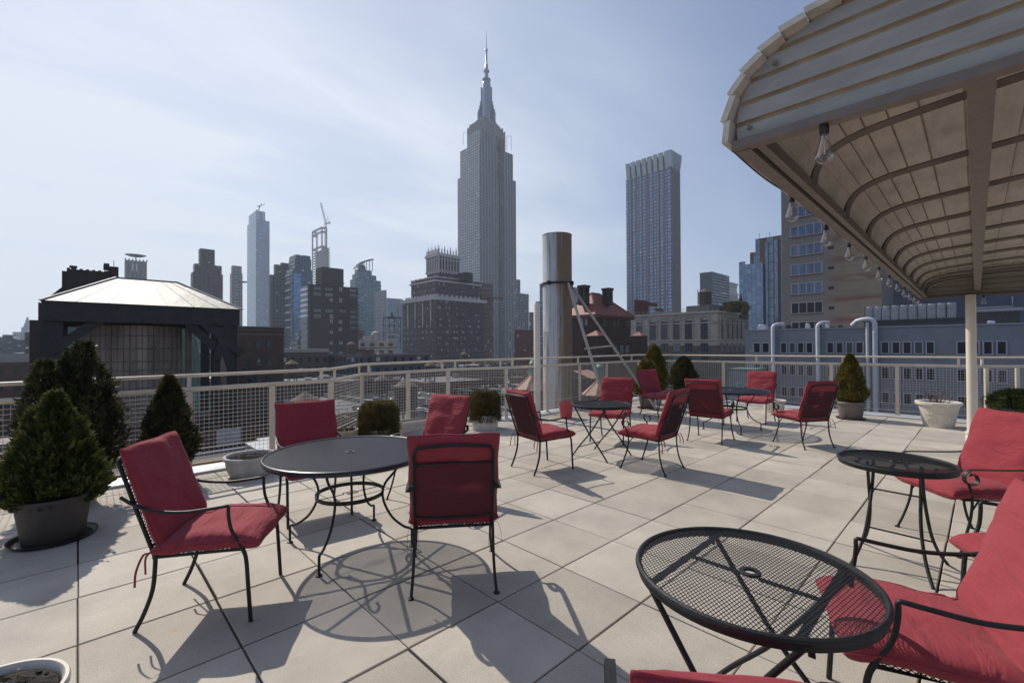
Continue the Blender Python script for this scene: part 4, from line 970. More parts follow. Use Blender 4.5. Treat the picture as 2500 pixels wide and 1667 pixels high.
for k in range(26):
    a = r_.uniform(0,6.28); q = r_.uniform(0,.14); b = Vector((math.cos(a)*q, math.sin(a)*q, .40)); e = b+Vector((math.cos(a)*r_.uniform(.02,.16), math.sin(a)*r_.uniform(.02,.16), r_.uniform(.1,.3))); m_ = (b+e)/2+Vector((r_.uniform(-.03,.03), r_.uniform(-.03,.03), .02))
    p.tube([b, m_, e], [.005,.004,.002], 5)
    for z_ in range(2): q_ = m_.lerp(e, r_.random()); p.tube([q_, q_+Vector((r_.uniform(-.06,.06), r_.uniform(-.06,.06), r_.uniform(.03,.09)))], [.003,.0015], 4)
p.build('twigs', mat('dry_twig', (.12,.075,.06), .9), t)
t = thing('shrub_in_pot', 'glossy boxwood shrub in a grey pot at the right edge beyond the cream pole', 'potted shrub', (12.72,-.38,0), 0)
pot(t, rprof(.24,.30,.34,.02,.05), M['pottaupe'], .3, .27)
foliage(t, 'foliage', M['leafE'], 12000, .40, lambda s: .40*math.sin(math.pi*min(.97, .25+s*.72))**.7, .28, 81, .035, up=.3, outline=.15, core=.7)
t = thing('flower_pot', 'white rimmed pot with soil and dead stems cut off by the bottom left corner', 'flower pot', (-.235,2.44,0), 0)
pot(t, rprof(.17,.212,.31,.012,.03,.012), M['potwhite'], .285, .19)
p = MB(); r_ = random.Random(14)
for k in range(9):
    a = r_.uniform(0,6.28); q = r_.uniform(0,.12); p.tube([(math.cos(a)*q, math.sin(a)*q, .28), (math.cos(a)*q*1.1+.01, math.sin(a)*q*1.1, .33+r_.random()*.03)], .004, 6)
p.build('dead_stems', mat('dead_stem', (.35,.25,.14), .8), t)
# leaf litter by the conifer
t = MB()
for k in range(40):
    c = Vector((9.55+rr.gauss(0,.07), 6.15+rr.gauss(0,.05), .006)); t.quad(c, c+Vector((.02,.005,.004)), c+Vector((.022,.018,.002)), c+Vector((.0,.014,.006)))
o = t.build('leaf_litter', M['leafD']); tag(o, kind='stuff', label='dead needles swept together on the pavers left of the far conifer', cat='leaf litter')

# ---------------------------------------------------------------- city
ZG = -42
g = MB(); g.quad((-980,-580,ZG),(1980,-580,ZG),(1980,1980,ZG),(-980,1980,ZG))
o = g.build('street_ground', mat('asphalt', (.05,.05,.055), .9, nscale=.02, namt=.3)); tag(o, kind='structure')
def gb(xl, xc, xr, y, D):
    """box aligned with the street grid whose near corner is seen at xc, its ends at xl and xr"""
    C = at(xc, y, D); dl = ray(xl, 843); dr = ray(xr, 843)
    y1 = C.x*dl.y/dl.x if xl < xc-.5 else C.y+12; x1 = C.y*dr.x/dr.y if xr > xc+.5 else C.x+12
    return C.x, C.y, x1, y1, C.z
def bld(name, label, tiers, mats, group=None, cat='building', parapet=.5, zb=ZG, roofm=None, extra=None):
    """tiers = (xl, xc, xr, ytop, D[, material index[, zbottom y pixel]])"""
    t = thing(name, label, cat, (0,0,0), 0, group); p = MB(); out = []
    if not isinstance(mats, (list, tuple)): mats = [mats]
    for k, tt in enumerate(tiers):
        x0, y0, x1, y1, z = gb(*tt[:5]); mi = tt[5] if len(tt) > 5 else 0
        zb_ = zb if k == 0 else (out[0][4]-1 if len(tiers) else zb)
        if k: zb_ = min(zb_, z-1)
        p.box(x0, y0, zb_-.01*k, x1, y1, z, mi); out.append((x0, y0, x1, y1, z))
    p.build('tower_body' if cat in ('skyscraper', 'tower') else 'wall', mats, t)
    if parapet:
        x0, y0, x1, y1, z = out[0]; q = MB(); e = .25
        h = parapet
        q.box(x0-e, y0-e, z-.3*h, x1+e, y0+.3, z+h*.4); q.box(x0-e, y0+.3, z-.3*h, x0+.3, y1+e, z+h*.4); q.box(x1-.3, y0+.3, z-.3*h, x1+e, y1+e, z+h*.4); q.box(x0+.3, y1-.3, z-.3*h, x1-.3, y1+e, z+h*.4)
        q.build('parapet', roofm or mats[0], t)
    return t, out
def tank(t, x, y, z, r, h, mt, legs=2.0, name='water_tank'):
    p = MB(); p.lathe([(r,0),(r*.97,h)], 24, c=(x,y,z+legs)); p.lathe([(r*1.05,h),(0,h+r*.7)], 24, c=(x,y,z+legs)); p.lathe([(0,0),(r,0)], 24, c=(x,y,z+legs))
    for k in range(6): p.lathe([(r+.02,h*(k+.5)/6),(r+.05,h*(k+.5)/6),(r+.05,h*(k+.5)/6+.06),(r+.02,h*(k+.5)/6+.06)], 24, c=(x,y,z+legs))
    for a in range(4): an = R(45+90*a); p.beam((x+math.cos(an)*r*.8,y+math.sin(an)*r*.8,z-.2),(x+math.cos(an)*r*.8,y+math.sin(an)*r*.8,z+legs+.1),.2,.2)
    return p.build(name, mt, t, 40)

# --- the famous stepped tower
D0 = 600; LIME = (.15,.15,.165)
f_esbL = facade('limestone_window_grid', LIME, (.58,.61,.70), 4.3, 3.75, .50, .46, blind=(.75,.78,.85), pb=.06, sub=1, gap=.14, rough=.15, wn=.03)  # reflected sky is painted into the pale pane colour of this face
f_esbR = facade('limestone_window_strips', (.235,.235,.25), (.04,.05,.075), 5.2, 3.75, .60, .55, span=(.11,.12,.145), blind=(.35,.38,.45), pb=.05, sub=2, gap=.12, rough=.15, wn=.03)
esb = thing('art_deco_skyscraper', 'tallest tower, grey limestone with stepped crown, mast and antenna needle', 'skyscraper')
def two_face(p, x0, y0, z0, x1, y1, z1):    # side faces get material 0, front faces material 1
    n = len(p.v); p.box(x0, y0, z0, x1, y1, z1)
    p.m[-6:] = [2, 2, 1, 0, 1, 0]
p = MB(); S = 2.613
def cpx(x): return 1050+x/S
def cpy(y): return 50+y/S
Cx, Cy = at(cpx(318), 400, D0).xy
def yfrom(px): d = ray(px, 843); return Cx*d.y/d.x
def xfrom(px, yy=None): d = ray(px, 843); return (yy or Cy)*d.x/d.y
zt = lambda px, py, dx=0: at(px, py, D0).z
tiers = [(179, 552, 430, 993, 948), (194, 535, 430, 818, 772), (238, 488, 430, 700, 690)]
ym = {}
for k, (xl, xr, rl, ylr, yc) in enumerate(tiers):
    z1 = at(cpx(318), cpy(yc), D0).z
    y1 = yfrom(cpx(xl)); x1 = xfrom(cpx(xr)); xa = xfrom(cpx(428)); xb = xfrom(cpx(476))
    zb_ = ZG if k == 0 else zprev-.5
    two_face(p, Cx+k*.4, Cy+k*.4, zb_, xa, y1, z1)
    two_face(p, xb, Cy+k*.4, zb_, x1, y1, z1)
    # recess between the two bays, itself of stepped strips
    two_face(p, xa, Cy+5, zb_, (xa+xb)/2, y1-2, z1+8); two_face(p, (xa+xb)/2, Cy+9, zb_, xb, y1-2, z1+6)
    zprev = z1
    E = (Cx, Cy, x1, y1, z1)
p.build('shaft', [f_esbL, f_esbR, M['gravel']], esb)
lime = mat('limestone', (.22,.22,.23), .8, nscale=.08, namt=.08); steel = mat('mast_metal', (.22,.27,.36), .35, .5)
# crown steps
x0, y0, x1, y1, z1 = E; cx_, cy_ = (x0+x1)/2, (y0+y1)/2; Wx, Wy = (x1-x0)/2, (y1-y0)/2
p = MB(); zc = z1
hh_ = [(.94,.94, 9), (.83,.83, 4.6), (.72,.74,3), (.61,.64,2.8), (.51,.55,2.6), (.42,.47,2.4)]
for fx, fy, h in hh_:
    p.box(cx_-Wx*fx, cy_-Wy*fy, zc-1, cx_+Wx*fx, cy_+Wy*fy, zc+h); zc += h
    if h > 4:
        nb = 7
        for k in range(nb+1):
            xx = cx_-Wx*fx+2*Wx*fx*k/nb; p.box(xx-1, cy_-Wy*fy-.6, zc-h-12 if h > 8 else zc-h, xx+1, cy_-Wy*fy+.2, zc+1.2); yy = cy_-Wy*fy+2*Wy*fy*k/nb; p.box(cx_-Wx*fx-.6, yy-1, zc-h-12 if h > 8 else zc-h, cx_-Wx*fx+.2, yy+1, zc+1.2)
p.build('stepped_crown', lime, esb)
# mast: heights read at the mast's own distance
Dm = cx_*math.sin(YA)+cy_*math.cos(YA); mc = at(1188, 300, Dm); mz = lambda yy: at(1188, cpy(yy), Dm).z; pxm = Dm/FPX/S
p = MB(); mx_, my_ = mc.x, mc.y; r0 = 29*pxm
p.lathe([(r0, zc-3),(r0*.98,mz(440)),(r0*.92,mz(430)),(r0*.92,mz(418)),(r0*.88,mz(400)),(r0*.62,mz(388)),(r0*.95,mz(384)),(r0*.95,mz(378)),(r0*.45,mz(372)),(r0*.42,mz(335)),(r0*.66,mz(330)),(r0*.66,mz(322)),(r0*.36,mz(318)),(r0*.36,mz(285)),(r0*.22,mz(280)),(r0*.22,mz(195)),(r0*.36,mz(192)),(r0*.3,mz(186)),(r0*.09,mz(184)),(r0*.07,mz(120)),(r0*.03,mz(70))], 16, c=(mx_,my_,0))
for a in range(4):
    an = R(45+90*a); c_, s_ = math.cos(an), math.sin(an)
p.build('mast', steel, esb, 40)
p = MB()
for a in range(4):
    Mx_ = Matrix.Translation((mx_, my_, 0)) @ Matrix.Rotation(R(90*a+45), 4, 'Z')
    for rad, yb_ in ((1.25, 430), (1.42, 520), (1.6, 545), (1.85, 570), (2.0, 588)): p.box(r0*.5, -r0*.2, zc-4, r0*rad, r0*.2, mz(yb_), M=Mx_)
p.build('mast_buttress', steel, esb)
p = MB()
for px_, y0_, y1_ in ((505, 740, 810), (226, 718, 775)):
    b = at(cpx(px_), cpy(y1_), D0+ (25 if px_ > 300 else 45)); tz = at(cpx(px_), cpy(y0_), D0+(25 if px_ > 300 else 45)).z
    for dx in (-2.3, 2.0): p.beam((b.x+dx,b.y-dx,b.z-4),(b.x+dx,b.y-dx,tz),.4,.4)
    p.beam((b.x-2.3,b.y+2.3,tz),(b.x+2,b.y-2,tz),.4,.4)
p.build('antenna_frame', steel, esb)

# --- right of it
gl = lambda n, w, g, cw=2.2, fh=3.4, fw=.85, fhh=.8, **k: facade(n, w, g, cw, fh, fw, fhh, **k)
bld('apartment_tower', 'narrow grey blue tower just right of the limestone skyscraper, flat overhanging top', [(1255,1262,1291.5,715,540),(1256,1262,1271,682,545),(1250,1260,1292,719,538)], gl('bluegrey_a', (.10,.12,.15), (.04,.06,.09), 2.6, 3.2, .7, .6), cat='tower', parapet=0)
bld('apartment_block', 'pale low block with vertical stripes at the foot of the limestone skyscraper', [(1243,1250,1282,782,400)], facade('pale_stripes', (.28,.28,.30), (.06,.07,.1), 3, 3.3, .4, 1.0, span=(.12,.13,.16), sub=1), cat='building')
bld('glass_tower', 'blue grey glass tower directly behind the steel flue', [(1318,1330,1414,692,470)], gl('flueback', (.14,.19,.26), (.06,.10,.17), 2.4, 3.3, .75, .7, blind=(.2,.28,.4)), cat='tower')
bld('office_tower', 'short grey sliver of tower between cream post and steel flue', [(1308,1313,1330,736,430)], gl('sliver', (.2,.24,.3), (.06,.10,.15)), cat='tower', parapet=0)
bld('office_block', 'thin dark block in the gap left of the cream post', [(1292,1296,1306,762,380)], gl('sliver2', (.12,.12,.14), (.04,.05,.07)), cat='building', parapet=0)
# --- tower with fluted crown
fT_L = facade('tower_bay_grid', (.15,.14,.135), (.26,.33,.58), 3.72, 3.28, .66, .66, span=(.075,.075,.085), blind=(.55,.6,.75), pb=.05, sub=2, gap=.05, rough=.12, wn=.03)
ct = thing('crowned_tower', 'slim modern tower with blue windows and a flaring fluted glass crown', 'skyscraper')
x0, y0, x1, y1, z = gb(1531, 1636, 1664, 406, 425)
zc1 = at(1636, 406, 425).z
p = MB(); p.box(x0, y0, ZG, x1, y1, zc1); p.build('tower_body', fT_L, ct)
ny_ = 8; py_ = (y1-y0)/ny_; nx_ = 8; px_ = (x1-x0)/nx_
p = MB()
for k in range(1, ny_): p.box(x0-.55, y0+k*py_-.55, ZG, x0+.05, y0+k*py_+.55, zc1+1)
for k in range(1, nx_): p.box(x0+k*px_-.5, y0-.55, ZG, x0+k*px_+.5, y0+.05, zc1+1)
p.build('vertical_piers', mat('pier_stone', (.19,.18,.17), .8), ct)
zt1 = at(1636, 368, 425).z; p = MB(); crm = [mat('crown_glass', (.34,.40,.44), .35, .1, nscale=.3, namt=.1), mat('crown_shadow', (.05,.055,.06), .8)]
def flare(p, a0, a1, side):
    fl_o = 2.2
    if side == 'x':  # -X face, a along y
        A = [(x0-.2,a0,zc1-1),(x0-.2,a1,zc1-1),(x0-fl_o,a1+.2,zt1),(x0-fl_o,a0-.2,zt1)]; B = [(q[0]+2.2, q[1], q[2]) for q in A]
    else:
        A = [(a0,y0-.2,zc1-1),(a1,y0-.2,zc1-1),(a1+.2,y0-fl_o,zt1),(a0-.2,y0-fl_o,zt1)]; B = [(q[0], q[1]+2.2, q[2]) for q in A]
    p.poly(A); p.poly(B[::-1])
    for i in range(4): p.quad(A[i], B[i], B[(i+1) % 4], A[(i+1) % 4])
for k in range(ny_): flare(p, y0+k*py_+1.0, y0+(k+1)*py_-1.0, 'x')
for k in range(nx_): flare(p, x0+k*px_+.7, x0+(k+1)*px_-.7, 'y')
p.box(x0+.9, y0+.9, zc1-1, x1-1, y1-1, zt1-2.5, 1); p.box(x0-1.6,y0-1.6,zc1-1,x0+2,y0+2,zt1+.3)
p.build('fluted_crown', crm, ct)

# --- left skyline
f_br = lambda n, c, **k: facade(n, c, (.03,.035,.045), k.pop('cw', 3.2), k.pop('fh', 3.2), k.pop('fw', .4), k.pop('fhh', .45), **k)
bld('apartment_tower', 'dark brown stepped tower left of the slender blue glass tower', [(465,470,544,664,350),(471,476,541,643,352),(484,489,524,606,354)], f_br('brown_tower', (.11,.085,.085), band=4, bandcol=(.13,.08,.06), pb=.1), cat='tower', parapet=0)
t, ob = bld('office_tower', 'blue grey square tower top with a radar like antenna above the white roof', [(299,303,361,681,560),(303,306,358,634,562)], facade('bluegrey_ribs', (.10,.115,.14), (.04,.05,.07), 4, 30, .4, .8, rough=.4), cat='tower', parapet=0)
x0, y0, x1, y1, z = ob[1]; p = MB()
for k in range(7): p.box(x0+(x1-x0)*k/6-.6, y0-.3, z-.2, x0+(x1-x0)*k/6+.6, y0+.9, z+2)
p.lathe([(6.5,6.2),(11,8.0),(0,7.2)], 24, c=((x0+x1)/2,(y0+y1)/2,z)); p.beam(((x0+x1)/2,(y0+y1)/2,z),((x0+x1)/2,(y0+y1)/2,z+7.5),1,1); p.build('antenna', M['dark'], t)
bld('apartment_tower', 'thin beige stepped tower just left of the slender blue glass tower', [(561,566,592,666,500),(564,568,590,648,503),(575,580,604,685,480)], facade('beige_thin', (.27,.245,.235), (.07,.08,.1), 2.6, 3.1, .5, .5, pb=.15), cat='tower', parapet=0)
t, ob = bld('glass_tower', 'slender tall blue glass tower with a small crane on its roof', [(603,625,658,535,900),(607,625,647,514,903)], gl('slender_glass', (.20,.27,.38), (.15,.22,.35), 3.0, 4.0, .88, .8, blind=(.35,.45,.6), pb=.06, rough=.08), cat='skyscraper', parapet=0)
x0, y0, x1, y1, z = ob[1]; p = MB(); c = at(632, 513, 905); p.beam((c.x,c.y,z),(c.x+1,c.y,z+11),1.3,1.3); p.beam((c.x-3,c.y+3,z+8),(c.x+9,c.y-9,z+13),.8,.8); p.beam((c.x+1,c.y,z+6),(c.x+4,c.y-4,z+14),.8,.8); p.build('roof_crane', M['dark'], t)
p = MB(); p.box(x0-.4,y0-.4,z-30,x0+5,y0+.2,z+1.5); p.box(x0+12,y0-.4,z-40,x0+14.5,y0+.3,z+1); p.build('glass_fin', mat('pale_fin', (.32,.40,.52), .3), t)
bld('apartment_tower', 'dark slate tower with recessed shoulders right of the slender blue glass tower', [(656,660,700,670,400),(668,672,716,645,405),(684,688,716,641,407)], gl('slate_dark', (.075,.085,.10), (.03,.04,.055), 2.8, 3.2, .6, .6, pb=.06), cat='tower', parapet=0)
t, ob = bld('glass_tower', 'dark teal tower with bright blue glass strip and pale balcony slabs left of the crane', [(699,714,762,655,385),(705,720,760,629,388),(706,722,758,621,390)], gl('teal_dark', (.07,.10,.13), (.045,.085,.14), 2.6, 3.3, .8, .75, pb=.1), cat='tower', parapet=0)
x0, y0, x1, y1, z = ob[0]; psl = mat('pale_slab', (.45,.5,.55), .6)
for k in range(8): p = MB(); p.box(x0-1.5, y0+2, z-6-k*6.4, x0+.1, y1-1, z-4.6-k*6.4); p.build('balcony_slab', psl, t)
p = MB(); p.box(x0+1, y0-.25, z-90, x0+7, y0+.2, z-4); p.build('blue_glass_strip', gl('strip_blue', (.10,.22,.42), (.12,.25,.5), 2, 3.3, .85, .85, pb=.1), t)
# tower under construction with crane
t = thing('tower_under_construction', 'slim open framed tower under construction beside a white tower crane', 'tower', (0,0,0)); fr = mat('bare_steel', (.13,.15,.19), .6); cn = mat('bare_concrete', (.24,.26,.29), .8)
x0, y0, x1, y1, z = gb(763, 786, 800, 605, 1000); ztop = at(775, 556, 1000).z; p = MB()
for (xx, yy) in ((x0,y0),(x0,y1),(x0+10,y0),(x0+10,y1)): p.beam((xx,yy,z),(xx,yy,ztop),2.4,2.4)
for zz in (ztop, ztop-9, z+3): p.beam((x0,y0,zz),(x0,y1,zz),2.2,4); p.beam((x0,y0,zz),(x0+10,y0,zz),2.2,4); p.beam((x0,y1,zz),(x0+10,y1,zz),2.2,3)
nz_ = 12
for k in range(24): zz = z-6-k*6; p.box(x0, y0, zz, x1, y1, zz+1.8)
for (xx, yy) in ((x0,y0),(x0,y1),(x1,y0),(x0,(y0+y1)/2),(x1,y1)): p.beam((xx,yy,z-150),(xx,yy,z),2,2)
p.build('open_frame', fr, t); p = MB(); p.box(x0+2, y0+1, ZG, x0+16, y0+9, z+2); p.box(x0+.3,y0+.3,ZG,x1-.3,y1-.3,z-95); p.build('core', [cn], t)
p = MB(); p.box(x0-.1,y0-.1,ZG,x1+.1,y1+.1,z-110); p.build('glazed_lower_floors', gl('newglass', (.28,.38,.52), (.2,.3,.46), 3, 4), t)
p = MB(); xo, yo = x1+1, y0
for k in range(26): p.box(x1-1, y0-2.5, z-10-k*6, x1+5, y0+2, z-9-k*6)
p.beam((x1+4,y0-2,z-150),(x1+4,y0-2,z+5),.6,.6); p.build('hoist', mat('hoist_grey', (.35,.36,.38), .6), t)
cr = thing('tower_crane', 'white luffing tower crane with raised jib beside the unfinished tower', 'crane', (0,0,0)); c = at(795, 600, 1015)
def truss(p, a, b, w_, n, r_):
    a, b = Vector(a), Vector(b); d = (b-a).normalized(); up = Vector((0,0,1)) if abs(d.z) < .9 else Vector((1,-1,0)).normalized(); s_ = d.cross(up).normalized()*w_/2; u_ = s_.cross(d).normalized()*w_/2
    cs = [s_+u_, -s_+u_, -s_-u_, s_-u_]
    for q in cs: p.beam(a+q, b+q, r_, r_)
    for k in range(n):
        f0, f1 = a.lerp(b, k/n), a.lerp(b, (k+1)/n)
        for i in range(4): p.beam(f0+cs[i], f1+cs[(i+1) % 4], r_*.8, r_*.8)
zc_ = at(795, 545, 1015).z; p = MB(); truss(p, (c.x,c.y,c.z-60), (c.x,c.y,zc_), 3.2, 22, .7); p.build('mast', M['white'], cr)
tipj = at(783, 495, 1015); p = MB(); truss(p, (c.x,c.y,zc_+1), tuple(tipj), 2.6, 16, .55); p.build('jib', M['white'], cr)
p = MB(); e = at(804, 546, 1015); p.beam((c.x-1,c.y+1,zc_),(e.x,e.y,zc_),3.5,3); p.box(-2,-2,-1,2,2,3,M=Matrix.Translation((e.x,e.y,zc_))); a_ = at(801, 531, 1015); p.beam((c.x,c.y,zc_),tuple(a_),1,1); p.beam(tuple(a_),tuple(tipj.lerp(Vector((c.x,c.y,zc_)), .4)),.4,.4); p.beam(tuple(a_),(e.x,e.y,zc_+2),.5,.5); p.build('counter_jib', M['white'], cr)
# dark brown block with balconies
DB = 250
t, ob = bld('apartment_block', 'dark maroon brick block with pale left edge balconies and a square rooftop box', [(743,759,874,694,DB)], mat('maroon_brick', (.058,.036,.042), .85, nscale=.05, namt=.2), parapet=.6)
x0, y0, x1, y1, z = ob[0]
a = gb(781, 786, 839, 651, DB+6); p = MB(); p.box(a[0], a[1], z-1, a[2], a[3]*.0+a[1]+9, a[4]); p.box(a[0]-.3, a[1]-.3, z+2.2, a[2]+.3, a[1]+9.3, z+2.8); p.build('rooftop_box', mat('maroon_brick2', (.055,.04,.042), .85), t)
p = MB(); p.box(x0-1.6, y0+.6, ZG, x0+.05, y1, z-.5); p.build('balcony_wall', mat('dark_glass_band', (.03,.035,.045), .3), t)
k = 0
for yy in (706, 719, 732, 745, 758, 771, 786, 801, 816, 831):
    zz = at(759, yy, DB).z; q = MB(); q.box(x0-2.2, y0+.4, zz-.6, x0-1.5, y1-.2, zz+.75); q.build('balcony', M['white'] if yy < 775 else mat('grey_balcony%d' % yy, (.2,.22,.25), .5), t)
def win_y(t, y, pxa, pya, pxb, pyb, fm, gm, name='window', fr_=.12, nv=1, nh=1, dep=.12, split=True):
    """window on a wall facing the camera along y = const: proud frame and inset pane"""
    a = on_y(pxa, pya, y); b = on_y(pxb, pyb, y); xa, xb = sorted((a.x, b.x)); za, zb_ = sorted((a.z, b.z))
    return win_box(t, 'y', y, xa, xb, za, zb_, fm, gm, name, fr_, nv, nh, dep)
def win_box(t, ax, pl, ua, ub, za, zb_, fm, gm, name='window', fr_=.12, nv=1, nh=1, dep=.12):
    def B(p, u0, u1, z0, z1, d0, d1):
        if ax == 'y': p.box(u0, pl-d1, z0, u1, pl-d0, z1)
        else: p.box(pl-d1, u0, z0, pl-d0, u1, z1)
    p = MB(); d1 = dep
    B(p, ua, ub, za, za+fr_, 0, d1); B(p, ua, ub, zb_-fr_, zb_, 0, d1); B(p, ua, ua+fr_, za+fr_, zb_-fr_, 0, d1); B(p, ub-fr_, ub, za+fr_, zb_-fr_, 0, d1)
    for k in range(1, nv): uu = ua+(ub-ua)*k/nv; B(p, uu-fr_/2, uu+fr_/2, za+fr_, zb_-fr_, 0, d1*.9)
    for k in range(1, nh): zz = za+(zb_-za)*k/nh; B(p, ua+fr_, ub-fr_, zz-fr_*.35, zz+fr_*.35, 0, d1*.8)
    w_ = p.build(name, fm, t)
    q = MB(); B(q, ua+fr_, ub-fr_, za+fr_, zb_-fr_, .01, d1*.35); q.build('pane', gm, w_)
    return w_
g2 = mat('pane_lit_grey', (.22,.24,.25), .25); g3 = mat('pane_pale_green', (.16,.20,.20), .15); mul = mat('maroon_frame', (.06,.045,.05), .7); palef = mat('pale_frame', (.40,.40,.38), .6)
W1 = [(765,784,699,709,3),(765,784,712,723,3),(793,813,701,711,3),(793,813,714,725,3),(853,870,705,714,3),(853,870,717,726,3),(765,784,753,763,3),(765,784,766,777,3),(793,813,754,764,3),(805,813,768,778,1),(827,845,755,764,3),(853,870,758,765,3),(853,870,769,779,3),(853,870,782,792,3),
      (828,835,701,711,1),(828,835,728,738,1),(805,812,728,736,1),(805,812,780,788,1),(827,835,781,790,1),(853,870,796,804,3),(827,835,800,808,1),(805,812,807,815,1),(805,812,833,841,1),(828,836,833,841,1),(805,812,859,867,1),(828,836,859,867,1),(805,812,886,894,1),(805,812,912,920,1)]
for xa, xb, ya, yb, nv in W1: win_y(t, y0, xa, ya, xb, yb, mul if nv > 1 else palef, g3 if nv > 1 and rr.random() < .7 else g2, fr_=.22, nv=nv, dep=.25)
# stepped glass building with curved roof frame
t, ob = bld('glass_tower', 'pale teal stepped glass tower with a curved open steel roof frame', [(855,868,930,680,420),(860,870,919,668,424),(866,873,908,657,428)], gl('pale_teal', (.22,.28,.32), (.10,.16,.20), 3.1, 3.3, .8, .72, pb=.1, blind=(.3,.36,.4)), cat='tower', parapet=0)
x0, y0, x1, y1, z = ob[2]; p = MB()
for oy in (0, 6, 12):
    pts = [(x0+2+(x1-x0)*1.05*k/8, y0+1+oy, z+2+9.5*math.sin(math.pi*.5*k/8)**.8) for k in range(9)]
    p.tube(pts, .45, 4); p.beam((x1+1,y0+1+oy,z),(x1+1,y0+1+oy,z+11),.5,.5); p.beam((x0+7,y0+1+oy,z),(x0+7,y0+1+oy,z+7),.5,.5)
for k in range(9): xx, yy, zz = x0+2+(x1-x0)*1.05*k/8, y0+1, z+2+9.5*math.sin(math.pi*.5*k/8)**.8; p.beam((xx,yy,zz),(xx,yy+12,zz),.4,.4)
p.lathe([(0,0),(3.5,0),(3.5,3.5),(2.5,5.5),(0,6)], 16, c=((x0+x1)/2,y0+6,z)); p.build('roof_frame', mat('dark_teal_metal', (.10,.14,.15), .5), t)
x0, y0, x1, y1, z = ob[0]; tsl = mat('teal_slab', (.25,.30,.33), .6)
for k in range(26):
    p = MB(); p.box(x0+4, y0-1.1, z-22-k*3.3, x0+9, y0+.1, z-20.9-k*3.3); p.build('balcony', tsl, t)
    p = MB(); p.box(x1-.1, y0+1, z-5-k*3.3, x1+1.2, y0+6, z-4-k*3.3); p.build('balcony', tsl, t)
bld('apartment_slab', 'plain pale grey slab tower right of the stepped teal glass tower', [(914,938,944,708,400)], facade('pale_slab_end', (.36,.36,.38), (.08,.09,.11), 4.5, 3.2, .3, .4, pb=.1, wn=.02, off=2), parapet=0, cat='tower')
bld('office_tower', 'flat pale blue tower between the pale slab and the dark brick hotel', [(942,946,984,728,620)], facade('pale_blue', (.24,.30,.40), (.18,.24,.34), 3, 3.6, .9, .5, pb=0, rough=.3), parapet=.8, cat='tower')
# derelict tank tower frame
t = thing('water_tower_frame', 'open lattice steel frame of a rooftop water tower in front of the pale blue tower', 'water tower', (0,0,0)); c = at(957, 840, 215); s_ = 2.9; zt_ = at(957, 776, 215).z; zb_ = at(957, 850, 215).z; p = MB()
for i, j in ((-1,-1),(1,-1),(1,1),(-1,1)): p.beam((c.x+i*s_,c.y+j*s_,zb_),(c.x+i*s_,c.y+j*s_,zt_),.22,.22)
cs = [(-1,-1),(1,-1),(1,1),(-1,1)]
for k in range(4):
    za = zb_+(zt_-zb_)*k/4; zz = zb_+(zt_-zb_)*(k+1)/4
    for q in range(4):
        a, b = cs[q], cs[(q+1) % 4]; A = lambda c2, z_: (c.x+c2[0]*s_, c.y+c2[1]*s_, z_)
        p.beam(A(a,zz),A(b,zz),.16,.16); p.beam(A(a,za),A(b,zz),.1,.1); p.beam(A(b,za),A(a,zz),.1,.1)
p.box(c.x-s_-.3,c.y-s_-.3,zt_,c.x+s_+.3,c.y+s_+.3,zt_+.3); p.beam((c.x,c.y,zt_),(c.x,c.y,zt_+2.5),.7,.7); p.beam((c.x+2,c.y-2,zt_),(c.x+2,c.y-2,zt_+6),.15,.15); p.build('steel_frame', M['dark'], t)
# white corner building
t, ob = bld('corner_building', 'low cream white corner building with paired windows in front of the pale slab tower', [(876,878,968,832,200),(944,946,966,813,203)], mat('cream_stone', (.50,.46,.40), .8, nscale=.3, namt=.1), parapet=.4)
x0, y0, x1, y1, z = ob[0]; wd_ = mat('dark_frame', (.05,.05,.055), .5)
for ya, yb in ((837,845),(855,867),(871,886),(893,905),(912,926)):
    for xa in (880, 903, 926, 948):
        win_y(t, y0, xa, ya, xa+11, yb, wd_, M['glassb'], fr_=.25, nv=2, dep=.12)
for xa in (949, 955, 960): win_y(t, ob[1][1], xa, 818, xa+4, 826, wd_, g2, fr_=.15, dep=.1)
p = MB()
for yy in (849, 869, 889, 909): zz = at(878, yy, 200).z; p.box(x0-.3, y0-.35, zz-.2, x1+.1, y0-.05, zz+.2)
p.build('cornice', mat('dark_cornice', (.16,.14,.13), .8), t)
p = MB(); c = at(917, 825, 215); p.lathe([(0,0),(2.2,0),(2.2,3.2),(1.6,4.2),(0,4.8)], 20, c=(c.x,c.y,z)); p.box(c.x-6,c.y-2,z,c.x-3,c.y+1,z+2.4); p.build('roof_tank', mat('grey_tank', (.3,.3,.3), .7), t)
bld('brick_house', 'small brown building tucked behind the cream white corner building', [(874,876,890,807,240)], f_br('brown_small', (.13,.09,.08), cw=2.5, pb=.4), parapet=.4)
# --- dark brick hotel with white crown
f_hot = facade('hotel_brick', (.085,.068,.072), (.05,.055,.06), 4.3, 3.55, .46, .45, blind=(.42,.42,.40), pb=.42, sub=2, gap=.16, rough=.25, wn=.07)
f_hot2 = facade('hotel_brick_front', (.075,.058,.062), (.04,.045,.05), 5.6, 3.55, .62, .42, blind=(.42,.42,.40), pb=.36, sub=3, gap=.2, rough=.25, wn=.07)
ht = thing('brick_hotel', 'dark brown brick hotel with white cornices and finialed crown left of the tallest tower', 'building', (0,0,0)); DH = 262
A = gb(983, 1064, 1183, 727, DH); B = gb(1004, 1064, 1173, 676, DH+3); 
def two(p, x0, y0, z0, x1, y1, z1): two_face(p, x0, y0, z0, x1, y1, z1)
p = MB(); two(p, A[0], A[1], ZG, A[2], A[3], A[4]); two(p, B[0], B[1], A[4]-1, B[2], B[3], B[4]); p.build('wall', [f_hot, f_hot2, M['gravel']], ht)
